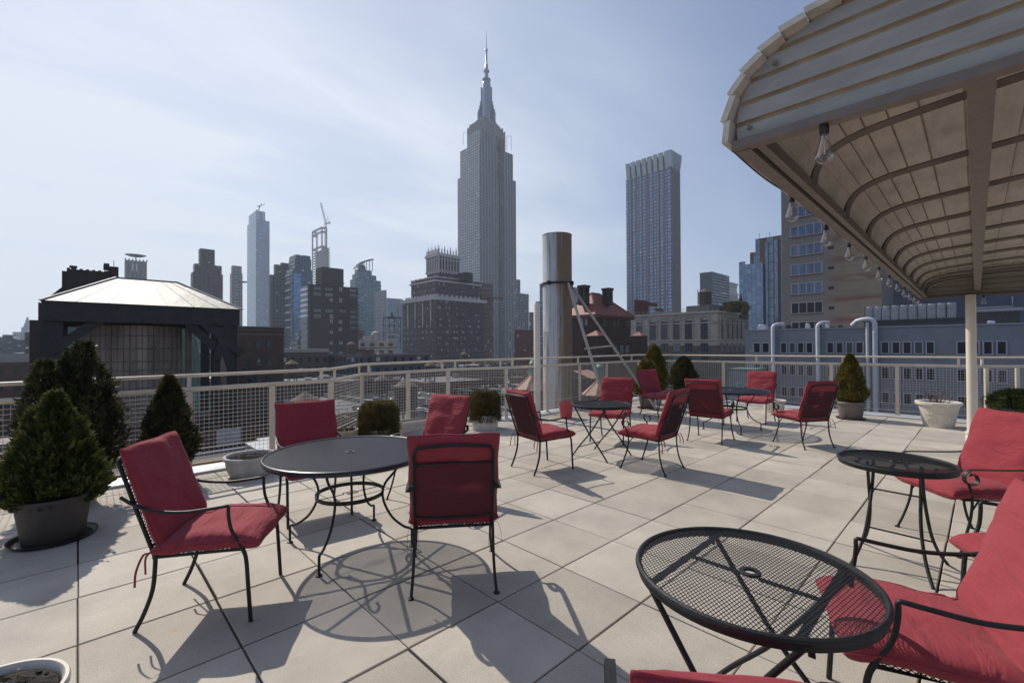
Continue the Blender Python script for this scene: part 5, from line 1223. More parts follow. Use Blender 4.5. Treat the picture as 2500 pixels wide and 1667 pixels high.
whs = mat('white_terracotta', (.50,.47,.45), .7)
def cornice(p, X, z, h, e, dent=0):
    x0, y0, x1, y1 = X[:4]; p.box(x0-e,y0-e,z-h,x1+e,y0+.2,z); p.box(x0-e,y0+.2,z-h,x0+.2,y1+e,z)
    if dent:
        n_ = int((x1-x0)/dent)
        for k in range(n_): p.box(x0+k*dent,y0-e*.8,z,x0+k*dent+dent*.45,y0,z+h*.6)
        n_ = int((y1-y0)/dent)
        for k in range(n_): p.box(x0-e*.8,y0+k*dent,z,x0,y0+k*dent+dent*.45,z+h*.6)
p = MB(); cornice(p, A, A[4]+1.0, 2.1, 1.2, 3.4); p.build('cornice', whs, ht)
p = MB(); cornice(p, B, B[4]-1.6, 1.0, .8, 0); cornice(p, B, B[4]+.4, .5, .4, 5); p.build('cornice', whs, ht)
for k in range(4): p = MB(); yy = A[1]+(A[3]-A[1])*(k+.6)/4.4; p.box(A[0]-.35, yy-.5, A[4]-12-3*(k % 2), A[0], yy+.5, A[4]-1); p.box(A[0]-.36, yy-.2, A[4]-17, A[0], yy+.2, A[4]-12); p.build('pilaster_ornament', whs, ht)
Ck = gb(1043, 1071, 1121, 622, DH+14); p = MB(); p.box(Ck[0], Ck[1], B[4]-2, Ck[2], Ck[3], Ck[4]); p.build('crown_wall', mat('crown_brick', (.075,.06,.06), .85), ht)
p = MB(); zc0, zc1_ = at(1071, 658, DH+14).z, Ck[4]
cornice(p, Ck, zc1_+.8, 1.6, 1.0, 0); cornice(p, Ck, zc0, .6, .5, 0); cornice(p, Ck, zc1_-2, .5, .4, 0)
nx = 7
for k in range(nx+1):
    xx = Ck[0]+(Ck[2]-Ck[0])*k/nx; yy = Ck[1]+(Ck[3]-Ck[1])*k/nx
    p.box(xx-.35, Ck[1]-.5, zc0-2, xx+.35, Ck[1]+.1, zc1_); p.box(Ck[0]-.5, yy-.35, zc0-2, Ck[0]+.1, yy+.35, zc1_)
    if k < nx:
        for q in range(3): p.box(xx+.3+q*1.5, Ck[1]-.35, zc0-1.3, xx+1.1+q*1.5, Ck[1]-.05, zc0-.5); p.box(Ck[0]-.35, yy+.3+q*1.2, zc0-1.3, Ck[0]-.05, yy+.9+q*1.2, zc0-.5)
p.build('crown_columns', whs, ht)
for k in range(0, nx+1):
    for (xx, yy) in ((Ck[0]+(Ck[2]-Ck[0])*k/nx, Ck[1]), (Ck[0], Ck[1]+(Ck[3]-Ck[1])*k/nx)):
        if k == 0 and yy == Ck[1] and xx != Ck[0]: continue
        q = MB(); hfin = 5.2 if k % 2 == 0 else 3.6
        q.lathe([(.75,0),(.8,.8),(.35,1.2),(.55,2.0),(.6,hfin*.5),(.25,hfin*.62),(.35,hfin*.7),(.08,hfin)], 8, c=(xx,yy,zc1_+.8)); q.build('finial', whs, ht, 60)
b_ = gb(1131, 1135, 1155, 664, DH+10); p = MB(); p.box(b_[0],b_[1],B[4]-1,b_[2],b_[1]+8,b_[4]); p.build('bulkhead', M['tar'], ht)
bld('apartment_block', 'red brown slab block behind the right side of the dark brick hotel', [(1173,1176,1204,690,300),(1172,1178,1231,722,290)], f_br('redbrown', (.16,.095,.085), cw=2.2, fh=3.1, fw=.5, pb=.2, band=1, bandcol=(.18,.13,.12)), cat='building', parapet=0)
bld('brick_house', 'dark red brick house at the foot of the skyscraper, left of the cream post', [(1256,1258,1302,806,210)], f_br('darkred_small', (.16,.05,.045), cw=2.2, fh=3.4), parapet=.6)

# --- left: tank house, brick block, green mansard
YT = 32.0
th = thing('tank_house', 'rooftop water tank shelter with a bright silvery hipped roof on black steel posts', 'tank shelter', (0,0,0))
el, er = on_y(108, 736, YT), on_y(585, 753, YT); zE = (el.z+er.z)/2; xa, xb = el.x, er.x; dp = 8.6
r1, r2 = on_y(283, 676, YT+3.4), on_y(432, 690, YT+3.4); zR = (r1.z+r2.z)/2
def roof_mat():
    mt = mat('silver_roof_sheet', (.28,.275,.268), .55, .1, nscale=.7, namt=.2, coord='Object'); t = mt.node_tree; b = t.nodes['Principled BSDF']
    c = N(t, 'ShaderNodeTexCoord'); n = N(t, 'ShaderNodeTexNoise'); n.inputs['Scale'].default_value = .55; n.inputs['Detail'].default_value = 9; n.inputs['Roughness'].default_value = .7; lk(t, c.outputs['Object'], n.inputs['Vector'])
    f = N(t, 'ShaderNodeMapRange'); f.inputs['From Min'].default_value = .56; f.inputs['From Max'].default_value = .66; lk(t, n.outputs['Fac'], f.inputs['Value'])
    old = b.inputs['Base Color'].links[0].from_socket; lk(t, mixc(t, f.outputs[0], old, (.20,.18,.17)), b.inputs['Base Color'])
    bp = N(t, 'ShaderNodeBump'); bp.inputs['Strength'].default_value = .5; bp.inputs['Distance'].default_value = .1; lk(t, n.outputs['Fac'], bp.inputs['Height']); lk(t, bp.outputs[0], b.inputs['Normal'])
    return mt
M['silver'] = roof_mat()
p = MB(); a, b, c, d = Vector((xa-.15,YT-.15,zE)), Vector((xb+.15,YT-.15,zE)), Vector((xb+.15,YT+dp,zE)), Vector((xa-.15,YT+dp,zE)); e, f = Vector((r1.x,YT+3.4,zR)), Vector((r2.x,YT+3.4,zR))
p.poly((a,b,f,e)); p.tri(b,c,f); p.poly((c,d,e,f)); p.tri(d,a,e)
for k in range(1, 7): u = k/7; q0 = a.lerp(b, u); q1 = e.lerp(f, u); p.beam(q0+Vector((0,0,.004)), q1+Vector((0,0,.004)), .035, .01)
p.beam(a+Vector((0,0,.01)), e+Vector((0,0,.02)), .12, .05); p.beam(b, f+Vector((0,0,.02)), .12, .05); p.beam(e, f, .12, .05)
p.build('hipped_roof', M['silver'], th)
p = MB(); p.box(xa,YT,zE-1.0,xb,YT+.25,zE-.03); p.box(xa,YT+.25,zE-1.0,xa+.25,YT+dp-.4,zE-.03); p.box(xb-.25,YT+.25,zE-1.0,xb,YT+dp-.4,zE-.03); p.box(xa,YT+dp-.4,zE-1.0,xb,YT+dp-.15,zE-.03); p.build('fascia_beams', M['dark'], th)
zB = -3.2
for (xx, yy, w_) in ((on_y(128,800,YT).x, YT+.3, .75), (on_y(531,800,YT).x, YT+.3, .42), (on_y(572,800,YT).x, YT+.3, .5), (xa+.5, YT+dp-.6, .5), (xb-.4, YT+dp-.6, .5)):
    q = MB(); q.box(xx-w_/2, yy, zB, xx+w_/2, yy+.35, zE-.98); q.build('post', M['dark'], th)
for a_, b_ in (((115,862),(250,778)),((452,782),(525,850)),((490,782),(590,865)),((560,785),(528,880)),((532,800),(565,900))):
    bk_ = .10+.045*(a_[0] % 7); A_, B_ = on_y(*a_, YT+bk_), on_y(*b_, YT+bk_+.011); q = MB(); q.beam(A_, B_, .12+.013*(b_[0] % 3), .45); q.build('diagonal_brace', M['dark'], th)
TKX = (on_y(187,850,YT+3.2).x+on_y(445,850,YT+3.2).x)/2; TKR = (on_y(445,850,YT+3.2).x-on_y(187,850,YT+3.2).x)/2
wt = thing('water_tank', 'weathered wooden stave water tank with iron hoops under the silvery hipped roof', 'water tank', (TKX, YT+3.4, 0))
stv = mat('tank_staves', (.30,.24,.195), .85, nscale=1.6, namt=.3, stretch=(1,1,.12)); p = MB(); n_ = 56
for k in range(n_):
    a0, a1 = 2*math.pi*k/n_+.006, 2*math.pi*(k+1)/n_-.006; rr0 = TKR*(1+(.008 if k % 2 else 0))
    P = [Vector((math.cos(a_)*rr0*s_, math.sin(a_)*rr0*s_, z_)) for a_, s_, z_ in ((a0,1,zB+.4),(a1,1,zB+.4),(a1,.985,zE-1.1),(a0,.985,zE-1.1))]; p.poly(P)
p.lathe([(TKR*.975,zB+.4),(TKR*.96,zE-1.1)], 40); p.lathe([(TKR,zB+.4),(0,zB+.4)], 24); p.build('staves', stv, wt)
p = MB()
zz = zE-1.7
while zz > zB+.5:
    p.lathe([(TKR*1.005,zz),(TKR*1.018,zz+.012),(TKR*1.005,zz+.045)], 56)
    for a_ in (235, 262, 288, 305): an = R(a_+zz*31 % 20); p.box(-.09,-.05,-.03,.09,.05,.05, M=Matrix.Translation((math.cos(an)*TKR*1.02, math.sin(an)*TKR*1.02, zz+.02)) @ Matrix.Rotation(an+math.pi/2,4,'Z'))
    zz -= .72 if zz > 1 else .5
p.build('hoops', mat('hoop_iron', (.16,.155,.15), .6), wt)
pv = thing('vent_pipe', 'thick brownish vertical pipe standing right of the wooden water tank', 'pipe', (on_y(460,850,YT+1).x, YT+1, 0)); p = MB(); p.lathe([(.16,zB),(.16,on_y(460,812,YT+1).z),(.19,on_y(460,811,YT+1).z),(.19,on_y(460,800,YT+1).z),(0,on_y(460,799,YT+1).z)], 16); p.build('pipe', mat('pipe_brown', (.13,.105,.085), .6, nscale=2, namt=.25), pv, 40)
# green mansard behind
gm_ = mat('green_copper', (.17,.27,.235), .55, nscale=.8, namt=.12, stretch=(3,3,.3)); t = thing('copper_roofed_building', 'pale green copper mansard roof seen behind and right of the water tank', 'building', (0,0,0))
YG = 46; a, b, c, d = on_y(112,900,YG), on_y(516,920,YG), on_y(470,770,YG), on_y(112,782,YG)
p = MB(); a.z = b.z = -4; zt_ = d.z; c.z = zt_; p.poly((a,b,c,d)); p.poly((b,Vector((b.x,b.y+9,b.z)),Vector((c.x,c.y+6,c.z)),c)); p.poly((d,c,Vector((c.x,c.y+6,c.z)),Vector((d.x,d.y+6,d.z))))
n_ = 22
for k in range(n_+1): u = k/n_; p.beam(a.lerp(b,u)-Vector((0,.03,0)), d.lerp(c,u)-Vector((0,.03,0)), .06, .08)
p.build('mansard_roof', gm_, t); p = MB(); p.box(a.x,YG,ZG,b.x,YG+9,-4.02); p.build('wall', f_br('behind_green', (.14,.10,.09)), t)
# dark brick building left
t = thing('dark_brick_building', 'nearly black brick building with a rooftop box and small vent, rising behind the silvery roof', 'building', (0,0,0)); YD = 75
bm = brickmat('black_brick', (.045,.026,.026), (.034,.02,.02), (.03,.025,.025))
def slab(p, pxa, pxb, pyt, y, dep, zb_=ZG):
    A_, B_ = on_y(pxa, pyt, y), on_y(pxb, pyt, y); p.box(A_.x, y, zb_, B_.x, y+dep, A_.z); return A_.x, B_.x, A_.z
p = MB(); xA, xB, zD = slab(p, 163, 270, 656, YD, 14); slab(p, 151, 163.2, 661, YD+.3, 14); slab(p, 72, 151.2, 781, YD-8, 22)
a, b, c = on_y(110,732,YD+.2), on_y(152,700,YD+.2), on_y(152,732,YD+.2); p.box(on_y(93,738,YD).x,YD+.1,ZG,on_y(151,738,YD).x,YD+12,on_y(93,738,YD).z)
n = len(p.v); p.v += [a,b,c,a+Vector((0,8,0)),b+Vector((0,8,0)),c+Vector((0,8,0))]; p.face((n,n+2,n+1)); p.face((n+3,n+4,n+5)); p.face((n,n+1,n+4,n+3))
p.build('wall', bm, t); p = MB(); xC, xD_, zz = slab(p, 267, 289.5, 650, YD, 8, zD-8); p.box(xC-.5,YD-.2,zz-.3,xC,YD+2,zz+.3); p.beam((xD_-.4,YD+1,zz),(xD_-.4,YD+1,zz+.9),.06,.06); p.build('rooftop_box', bm, t)
p = MB(); c = on_y(179,650,YD+2); p.lathe([(.2,0),(.2,.35),(.36,.4),(.36,.65),(.25,.7)], 12, c=(c.x,YD+2,zD)); p.build('roof_vent', M['dark'], t)
p = MB(); x_ = xA
while x_ < xB: p.box(x_,YD-.05,zD,x_+.28,YD+.35,zD+.12); x_ += .55
p.build('coping', M['tar'], t)
# brown brick building right of tank house
t = thing('brown_brick_building', 'brown brick building with pale stone bands and four windows right of the tank shelter', 'building', (0,0,0)); YB = 78
p = MB(); xA, xB, zT = slab(p, 582, 693, 799, YB, 16); p.build('wall', brickmat('brown_brick', (.105,.066,.055), (.08,.05,.043), (.07,.055,.05)), t)
p = MB()
for py_ in (805, 816): z_ = on_y(620,py_,YB).z; p.box(xA-.1,YB-.12,z_-.08,xB+.05,YB-.003,z_+.08)
p.box(xA-.2,YB-.3,zT-.02,xB+.2,YB+16.2,zT+.2); p.build('stone_band', mat('dull_stone', (.16,.135,.125), .8), t)
for (xa_, ya_, ex) in ((625,832,0),(651,832,0),(626,875,1),(652,875,0),(626,918,1),(652,918,0)): win_y(t, YB, xa_, ya_, xa_+12, ya_+18, mat('bfr%d%d' % (xa_, ya_), (.07,.06,.06), .6), g2 if ex else M['glassb'], fr_=.12, nh=2, dep=.14)
p = MB(); A_, B_ = on_y(601,877,YB), on_y(611,908,YB); p.box(A_.x,YB-.1,B_.z,B_.x,YB-.003,A_.z); p.build('door', M['black'], t)
p = MB()
for k in range(5): z_ = on_y(600,910+k*9,YB).z; p.box(A_.x-.6,YB-1.2,z_,B_.x+1.6,YB-.05,z_+.06); p.beam((A_.x-.6+(k % 2)*2.4,YB-1.1,z_),(A_.x+1.8-(k % 2)*2.4,YB-1.1,z_+1.6),.1,.3); p.beam((A_.x-.6,YB-1.2,z_+.9),(B_.x+1.6,YB-1.2,z_+.9),.05,.05)
p.build('fire_escape', mat('fire_escape_iron', (.05,.052,.06), .6), t)
# thin setbacks left of the maroon block
bld('art_deco_block', 'stepped grey block with pale vertical piers tucked left of the dark maroon block', [(716,726,745,829,330),(722,730,745,806,333),(731,737,748,776,336)], facade('grey_piers', (.17,.155,.15), (.05,.05,.06), 2.0, 3.2, .5, .6, span=(.07,.065,.065)), parapet=0)
# far left skyline
hzm = mat('far_blue', (.16,.18,.24), .8, nscale=.02, namt=.1)
def far(label, pxa, pxb, pyt, y, fm, name='distant_building', dep=40):
    t = thing(name, label, 'building', (0,0,0)); p = MB(); xa_, xb_, z_ = slab(p, pxa, pxb, pyt, y, dep); p.build('wall', fm, t); return t, xa_, xb_, z_
ff = facade('far_grid', (.12,.125,.14), (.05,.06,.07), 4, 3.6, .4, .4, blind=(.4,.42,.45), pb=.25)
ff2 = facade('far_grid2', (.10,.10,.115), (.04,.05,.06), 3.4, 3.4, .45, .4, blind=(.4,.42,.45), pb=.2)
far('flat topped grey block at the far left edge below the hazy tower', -60, 33, 822, 420, ff); t, a_, b_, z_ = far('dark roofed block with penthouse at the far left edge', 6, 31, 817, 470, ff2)
far('grey block with rows of small pale windows left of the black brick building', 28, 62, 829, 380, ff2); far('brown narrow building seen just left of the black brick building', 60, 72, 811, 240, f_br('fb', (.14,.11,.10), cw=2, pb=.3))
t, a_, b_, z_ = far('pale hazy tower with a spire on the far left horizon', 31, 62, 810, 1500, hzm, 'distant_tower'); p = MB(); c = on_y(66, 797, 1500); p.box(c.x-9,1500,z_-40,c.x+11,1530,c.z-2); p.lathe([(7,c.z-2),(4,c.z+9),(1,c.z+22)], 8, c=(c.x,1510,0)); p.build('spire', hzm, t)
far('low office block far left with a thin ledge, just above the railing', -80, 38, 893, 150, facade('far_low', (.07,.075,.09), (.04,.045,.05), 3, 3.6, .5, .4, pb=.15)); 
far('grey lower block below the hazy tower behind the conifers', 30, 74, 862, 300, ff)

# --- right side: grey loft building (face along x = const), tall beige slab, arched loft, red roofed church-like house
grey = brickmat('grey_painted_brick', (.235,.245,.28), (.225,.235,.27), (.205,.215,.25), bw=.3, bh=.1, dirt=.15)
GX = at(1819, 808, 75).x; GY = at(1819, 808, 75).y; zG = at(1819, 808, 75).z
gbt = thing('grey_loft_building', 'long blue grey painted loft building with rows of dark windows at the right', 'building', (0,0,0))
ye = on_x(2560, 800, GX).y
p = MB(); p.box(GX, ye-6, ZG, GX+22, GY, zG); p.build('wall', grey, gbt)
p = MB(); p.box(GX-.12, ye-6, zG-.02, GX+.35, GY+.1, zG+.18); p.build('parapet', mat('grey_coping', (.27,.28,.32), .7), gbt)
c4 = lambda x: 1700+x/2.94
cols = [(412,460),(475,525),(607,650),(668,712),(728,773),(790,837),(938,988),(1005,1055),(1075,1127),(1145,1200),(1327,1385),(1405,1463),(1483,1545),(1565,1627),(1648,1712),(1868,1942),(1962,2032),(2058,2128),(2155,2230)]
z_t = on_x(1910, 835.5, GX).z; z_b = on_x(1910, 862.2, GX).z; pit = (on_x(1910,835.5,GX).z-on_x(1910,888.7,GX).z)
wf = mat('pale_window_frame', (.36,.37,.42), .5); n_ = 0
for r_i in range(5):
    for ci, (a_, b_) in enumerate(cols):
        ya, yb = on_x(c4(a_)-1, 850, GX).y, on_x(c4(b_)+1, 850, GX).y
        gm2 = M['glass'] if rr.random() < .75 else M['glassb']
        win_box(gbt, 'x', GX, yb, ya, z_b-r_i*pit, z_t-r_i*pit, wf, gm2, fr_=.13, dep=.14); n_ += 1
# white drain pipes
wp = mat('white_pipe', (.55,.56,.62), .5, nscale=2, namt=.1)
for k, (px_, lab, hook) in enumerate(((1890,'white rooftop pipe bending over the grey parapet, leftmost',1),(1999,'white rooftop pipe bending over the grey parapet, middle one',1),(2120,'slimmer white pipe left of the thickest one on the grey building',0),(2138,'thickest white pipe running down the grey building, rightmost of all',2))):
    yy = on_x(px_, 850, GX).y; t = thing('wall_pipe', lab, 'pipe', (0,0,0), 0, 'white pipes on the grey loft building'); r_ = {0:.2,1:.27,2:.31}[hook]
    X = GX-.55; zt_ = zG+.95+(.25 if hook == 2 else 0); p = MB()
    pts = [(X,yy,-22),(X,yy,zt_-.6)]+[(X,yy-0*q,zt_-.6+.6*math.sin(R(q*15))) if False else (X+.6*(1-math.cos(R(q*15))), yy-.75*(1-math.cos(R(q*15))), zt_-.6+.6*math.sin(R(q*15))) for q in range(1,7)]+[(X+1.3,yy-1.1,zt_+.02)]
    if hook == 2: ye_ = on_x(2079,800,X).y; pts = [(X,yy,-22),(X,yy,zt_-.7),(X,yy+.12,zt_-.3),(X,yy+.4,zt_-.08),(X,yy+.8,zt_),(X,ye_-1.2,zt_-.05),(X+.2,ye_-.6,zt_-.2),(X+.5,ye_,zt_-.8)]
    if hook == 0: pts = [(X,yy,-22),(X,yy,zt_-.2)]
    p.tube(pts, r_, 14); z_ = zt_-2
    for q in range(7): p.lathe([(r_,0),(r_+.03,.02),(r_+.03,.1),(r_,.12)], 14, c=(X,yy,z_)); z_ -= 3.2
    p.build('pipe', wp, t, 50)
# lower wing at the left end of the grey building
t = thing('annex', 'low pale grey annex with mossy roof below the left end of the grey loft building', 'building', (0,0,0)); AX = GX-6; a_, b_ = on_x(1778,905,AX), on_x(1838,905,AX)
p = MB(); p.box(AX, b_.y, ZG, GX-.02, a_.y, a_.z); p.build('wall', brickmat('pale_grey_brick', (.27,.28,.32), (.25,.26,.3), (.23,.24,.28), .9), t)
p = MB(); p.box(AX-.1, b_.y-.1, a_.z, GX-.03, a_.y+.1, a_.z+.35); p.build('mossy_roof', mat('moss', (.13,.19,.16), .9, nscale=.8, namt=.4), t)
for k, (xa_, xb_) in enumerate(((1798,1812),)):
    ya, yb = on_x(xa_,930,AX).y, on_x(xb_,930,AX).y; win_box(t, 'x', AX, yb, ya, on_x(1805,955,AX).z, on_x(1805,933,AX).z, wf, M['glass'], fr_=.12, nv=3, nh=2)
# chiller on the roof of the grey building
ch = thing('rooftop_chiller', 'long row of pale grey ventilation units on the roof of the grey loft building', 'ventilation unit', (0,0,0)); CX = GX+4
a_, b_ = on_x(2112, 750, CX), on_x(2335, 745, CX); zlo, zhi = on_x(2112, 783, CX).z, on_x(2112, 750, CX).z; n_ = 9; L_ = (a_.y-b_.y)
hv = mat('galvanised', (.30,.31,.35), .45, .3, nscale=1, namt=.12)
for k in range(n_+1):
    y1_ = a_.y-L_*k/(n_+1.0); y0_ = y1_-L_/(n_+1.0)+.08; q = MB()
    q.box(CX, y0_, zlo, CX+2.6, y1_, zhi-.15); q.box(CX-.14, y0_+.15, zlo+1.25, CX, y1_-.25, zhi-.35); q.box(CX-.05, y0_+.1, zlo+.08, CX+.0, y1_-.12, zlo+1.05)
    for s_ in range(5): q.box(CX-.09, y0_+.14, zlo+.14+s_*.18, CX-.05, y1_-.16, zlo+.2+s_*.18)
    q.lathe([(.45,0),(.45,.25),(.38,.25),(.38,.1),(0,.1)], 14, c=(CX+1.3,(y0_+y1_)/2,zhi-.15)); q.build('unit', hv, ch)
p = MB(); p.box(CX-.3, b_.y-1, zlo-.35, CX+3, a_.y+.2, zlo-.02)
for k in range(12): yy = a_.y-(L_+1)*k/11; p.beam((CX,yy,zG),(CX,yy,zlo-.3),.15,.15); p.beam((CX-.28,yy,zlo-.3),(CX-.28,yy,zhi+.1 if k % 3 == 0 else zlo+.2),.05,.05)
p.build('steel_platform', M['dark'], ch)
p = MB(); p.box(CX-.2, b_.y-1, zG+.2, CX+2.6, a_.y+.1, zlo-.36); p.build('gap_shade_box', mat('gap_shade_black', (.03,.032,.04), .7), ch)  # dark box stands in for the shade under the platform
t = thing('glazed_penthouse', 'dark glazed rooftop penthouse on the grey loft building right of the cream pole', 'penthouse', (0,0,0)); a_, b_ = on_x(2378,755,CX), on_x(2490,760,CX)
p = MB(); p.box(CX, b_.y, zG, CX+6, a_.y, a_.z-.4); p.build('glazed_wall', facade('penthouse_glass', (.05,.06,.07), (.02,.025,.03), 1.6, 12, .92, .98, rough=.1), t); p = MB(); p.box(CX-.5, b_.y-.3, a_.z-.4, CX+6.5, a_.y+.3, a_.z); p.build('roof', mat('pent_roof', (.25,.27,.3), .6), t)
# roof clutter
for (px_, w_, h_, nm, lb, ct_) in ((1862,1.3,1.1,'roof_fan_unit','small white fan unit on the grey parapet left of the leftmost white pipe','ventilation unit'),(1925,.7,.9,'roof_vent','small dark vent on the grey roof under the beige slab windows','vent'),(1972,.6,1.0,'roof_vent','dark stubby vent left of the middle white pipe','vent'),(2020,.5,.8,'roof_vent','small vent right of the middle white pipe','vent'),(2052,.6,.6,'roof_vent','low vent halfway between the two pairs of pipes','vent'),(2420,.7,.6,'roof_vent','white mushroom vent on the grey roof right of the cream pole','vent')):
    c = on_x(px_, 800, GX+2.5); q = MB(); q.box(-w_/2,-w_/2,zG-.1,w_/2,w_/2,zG+h_*.75); q.lathe([(w_*.35,zG+h_*.75),(w_*.45,zG+h_*.8),(w_*.45,zG+h_*.95),(0,zG+h_)], 14)
    q.v = [v+Vector((GX+2.5, c.y, 0)) for v in q.v]; o = q.build(nm, wp if 'white' in lb else M['dark'], None, 40); tag(o, lb, ct_)
# blue grey wall behind
BX = at(2152, 745, 96).x; a_, b_ = on_x(2146,700,BX), on_x(2560,700,BX); t = thing('blue_grey_building', 'plain blue grey wall behind the ventilation units under the canopy', 'building', (0,0,0))
p = MB(); p.box(BX, b_.y-5, ZG, BX+15, a_.y, on_x(2152,560,BX).z); p.build('wall', brickmat('blue_grey_wall', (.125,.14,.185), (.12,.135,.18), (.11,.125,.17), bw=.4, bh=.2, dirt=.12), t)
p = MB(); A_, B_, C_ = on_x(2360,753,BX-.1), on_x(2472,750,BX-.1), on_x(2472,724,BX-.1); p.tube([(BX-.1,A_.y,A_.z),(BX-.1,B_.y,A_.z),(BX-.1,B_.y,C_.z)], .12, 8); p.build('wall_conduit', wp, t)
# beige slab
SX = at(1909, 700, 86).x; bs = thing('beige_slab_building', 'tall beige slab with four pane strip windows and rust streaks beside the canopy', 'building', (0,0,0))
def beige():
    mt = bpy.data.materials.new('beige_stained_brick'); mt.use_nodes = True; t = mt.node_tree; b = t.nodes['Principled BSDF']
    uv = N(t, 'ShaderNodeUVMap'); s = N(t, 'ShaderNodeSeparateXYZ'); lk(t, uv.outputs[0], s.inputs[0])
    mp_ = N(t, 'ShaderNodeMapping'); mp_.inputs['Scale'].default_value = (.05, .55, 1); lk(t, uv.outputs[0], mp_.inputs[0])
    n = N(t, 'ShaderNodeTexNoise'); n.inputs['Scale'].default_value = 2.2; n.inputs['Detail'].default_value = 8; n.inputs['Roughness'].default_value = .6; lk(t, mp_.outputs[0], n.inputs['Vector'])
    n2 = N(t, 'ShaderNodeTexNoise'); n2.inputs['Scale'].default_value = .35; n2.inputs['Detail'].default_value = 5; lk(t, uv.outputs[0], n2.inputs['Vector'])
    f = N(t, 'ShaderNodeMapRange'); f.inputs['From Min'].default_value = .4; f.inputs['From Max'].default_value = .68; lk(t, n.outputs['Fac'], f.inputs['Value'])
    right = N(t, 'ShaderNodeMapRange'); right.inputs['From Min'].default_value = BSY+.2; right.inputs['From Max'].default_value = BSY-1.8; lk(t, s.outputs[0], right.inputs['Value'])
    base = mixc(t, n2.outputs['Fac'], (.19,.175,.165), (.23,.205,.185)); base = mixc(t, right.outputs[0], base, mixc(t, n2.outputs['Fac'], (.20,.155,.115), (.36,.27,.19)))
    col = mixc(t, mth(t, 'MULTIPLY', mth(t, 'MULTIPLY', f.outputs[0], right.outputs[0]), .6), base, (.14,.135,.135))
    # rust washed along each floor line
    fl_ = mth(t, 'FRACT', mth(t, 'DIVIDE', mth(t, 'SUBTRACT', s.outputs[1], BSZ), BSP)); st_ = N(t, 'ShaderNodeMapRange'); st_.inputs['From Min'].default_value = .24; st_.inputs['From Max'].default_value = .0; lk(t, mth(t, 'ABSOLUTE', mth(t, 'SUBTRACT', fl_, .62)), st_.inputs['Value'])
    n4 = N(t, 'ShaderNodeTexNoise'); n4.inputs['Scale'].default_value = 1.0; n4.inputs['Detail'].default_value = 6; mp4 = N(t, 'ShaderNodeMapping'); mp4.inputs['Scale'].default_value = (.12, .9, 1); lk(t, uv.outputs[0], mp4.inputs[0]); lk(t, mp4.outputs[0], n4.inputs['Vector'])
    ru = mth(t, 'MULTIPLY', st_.outputs[0], mth(t, 'MULTIPLY', mth(t, 'GREATER_THAN', n4.outputs['Fac'], .48), .7)); rr_ = mth(t, 'MULTIPLY', ru, right.outputs[0])
    col = mixc(t, rr_, col, (.17,.055,.035)); lk(t, col, b.inputs['Base Color']); b.inputs['Roughness'].default_value = .85
    return mt
yL, yR = on_x(1909,700,SX).y, on_x(2152,700,SX).y; z0w, z1w = on_x(1931,581,SX).z, on_x(1931,554,SX).z; BSP = (on_x(1931,554.4,SX).z-on_x(1931,786.7,SX).z)/5; BSY = on_x(2008,700,SX).y; BSZ = z0w
M['beige'] = beige(); p = MB(); p.box(SX, yR, ZG, SX+14, yL, on_x(1909,300,SX).z); p.build('wall', M['beige'], bs)
ya, yb = on_x(1931.5,700,SX).y, on_x(2008.5,700,SX).y
for k in range(-5, 8):
    zb_, za_ = z0w-k*BSP, z1w-k*BSP
    if zb_ < zG-1: break
    win_box(bs, 'x', SX, yb, ya, zb_, za_, mat('strip_frame%d' % k, (.42,.40,.40), .5) if k == -5 else bpy.data.materials['strip_frame-5'], gl('strip_pane', (.10,.13,.20), (.08,.11,.18), .5, 9, .99, .99, pb=0, rough=.06) if k == -5 else (bpy.data.materials['strip_pane'] if k < 5-1 else M['glass']), fr_=.10, nv=4, dep=.1)
    q = MB(); q.box(SX-.18, yb-.1, zb_-.16, SX-.002, ya+.1, zb_); q.build('sill', mat('rusty_sill', (.14,.08,.055), .8) if k == -5 else bpy.data.materials['rusty_sill'], bs)
    if k > -3:
        q = MB(); yv = on_x(2029,700,SX).y; q.box(SX-.05, yv-.45, za_-1.6, SX-.003, yv+.4, za_-1.05); q.build('wall_vent', M['black'], bs)
# brick and glass stepped tower
f_bg = facade('brick_glass_tower', (.15,.085,.07), (.14,.20,.30), 4.8, 3.5, .46, .92, blind=(.22,.3,.42), pb=.2, sub=2, gap=.04, rough=.08, wn=.05, band=3, bandcol=(.14,.08,.07))
f_bg2 = gl('blue_curtain', (.16,.22,.32), (.16,.23,.34), 1.7, 1.8, .94, .93, pb=.1, blind=(.2,.28,.42), rough=.06)
t = thing('stepped_tower', 'stepped red brick and blue glass tower immediately left of the beige slab', 'tower', (0,0,0)); X0 = at(1930, 700, 172).x
def slabx(p, pxa, pxb, pyt, X, dep, mi=0):
    A_, B_ = on_x(pxa, pyt, X), on_x(pxb, pyt, X); p.box(X, B_.y, ZG, X+dep, A_.y, A_.z, mi)
p = MB(); slabx(p, 1805, 1831, 654, X0, 20); slabx(p, 1831, 1844, 617, X0+.1, 19); slabx(p, 1844, 1960, 584, X0+.2, 18); p.build('tower_body', f_bg, t)
p = MB(); slabx(p, 1819, 1862, 646, X0-1.6, 1.55); p.build('glass_bay', f_bg2, t)
p = MB(); slabx(p, 1804, 1818, 640, X0-.8, .75); p.build('glass_bay', f_bg2, t)
p = MB(); slabx(p, 1868, 1874, 590, X0-.5, .65); p.build('glass_strip', f_bg2, t)
p = MB(); slabx(p, 1890, 1898, 586, X0-.5, .65); p.build('glass_strip', f_bg2, t)
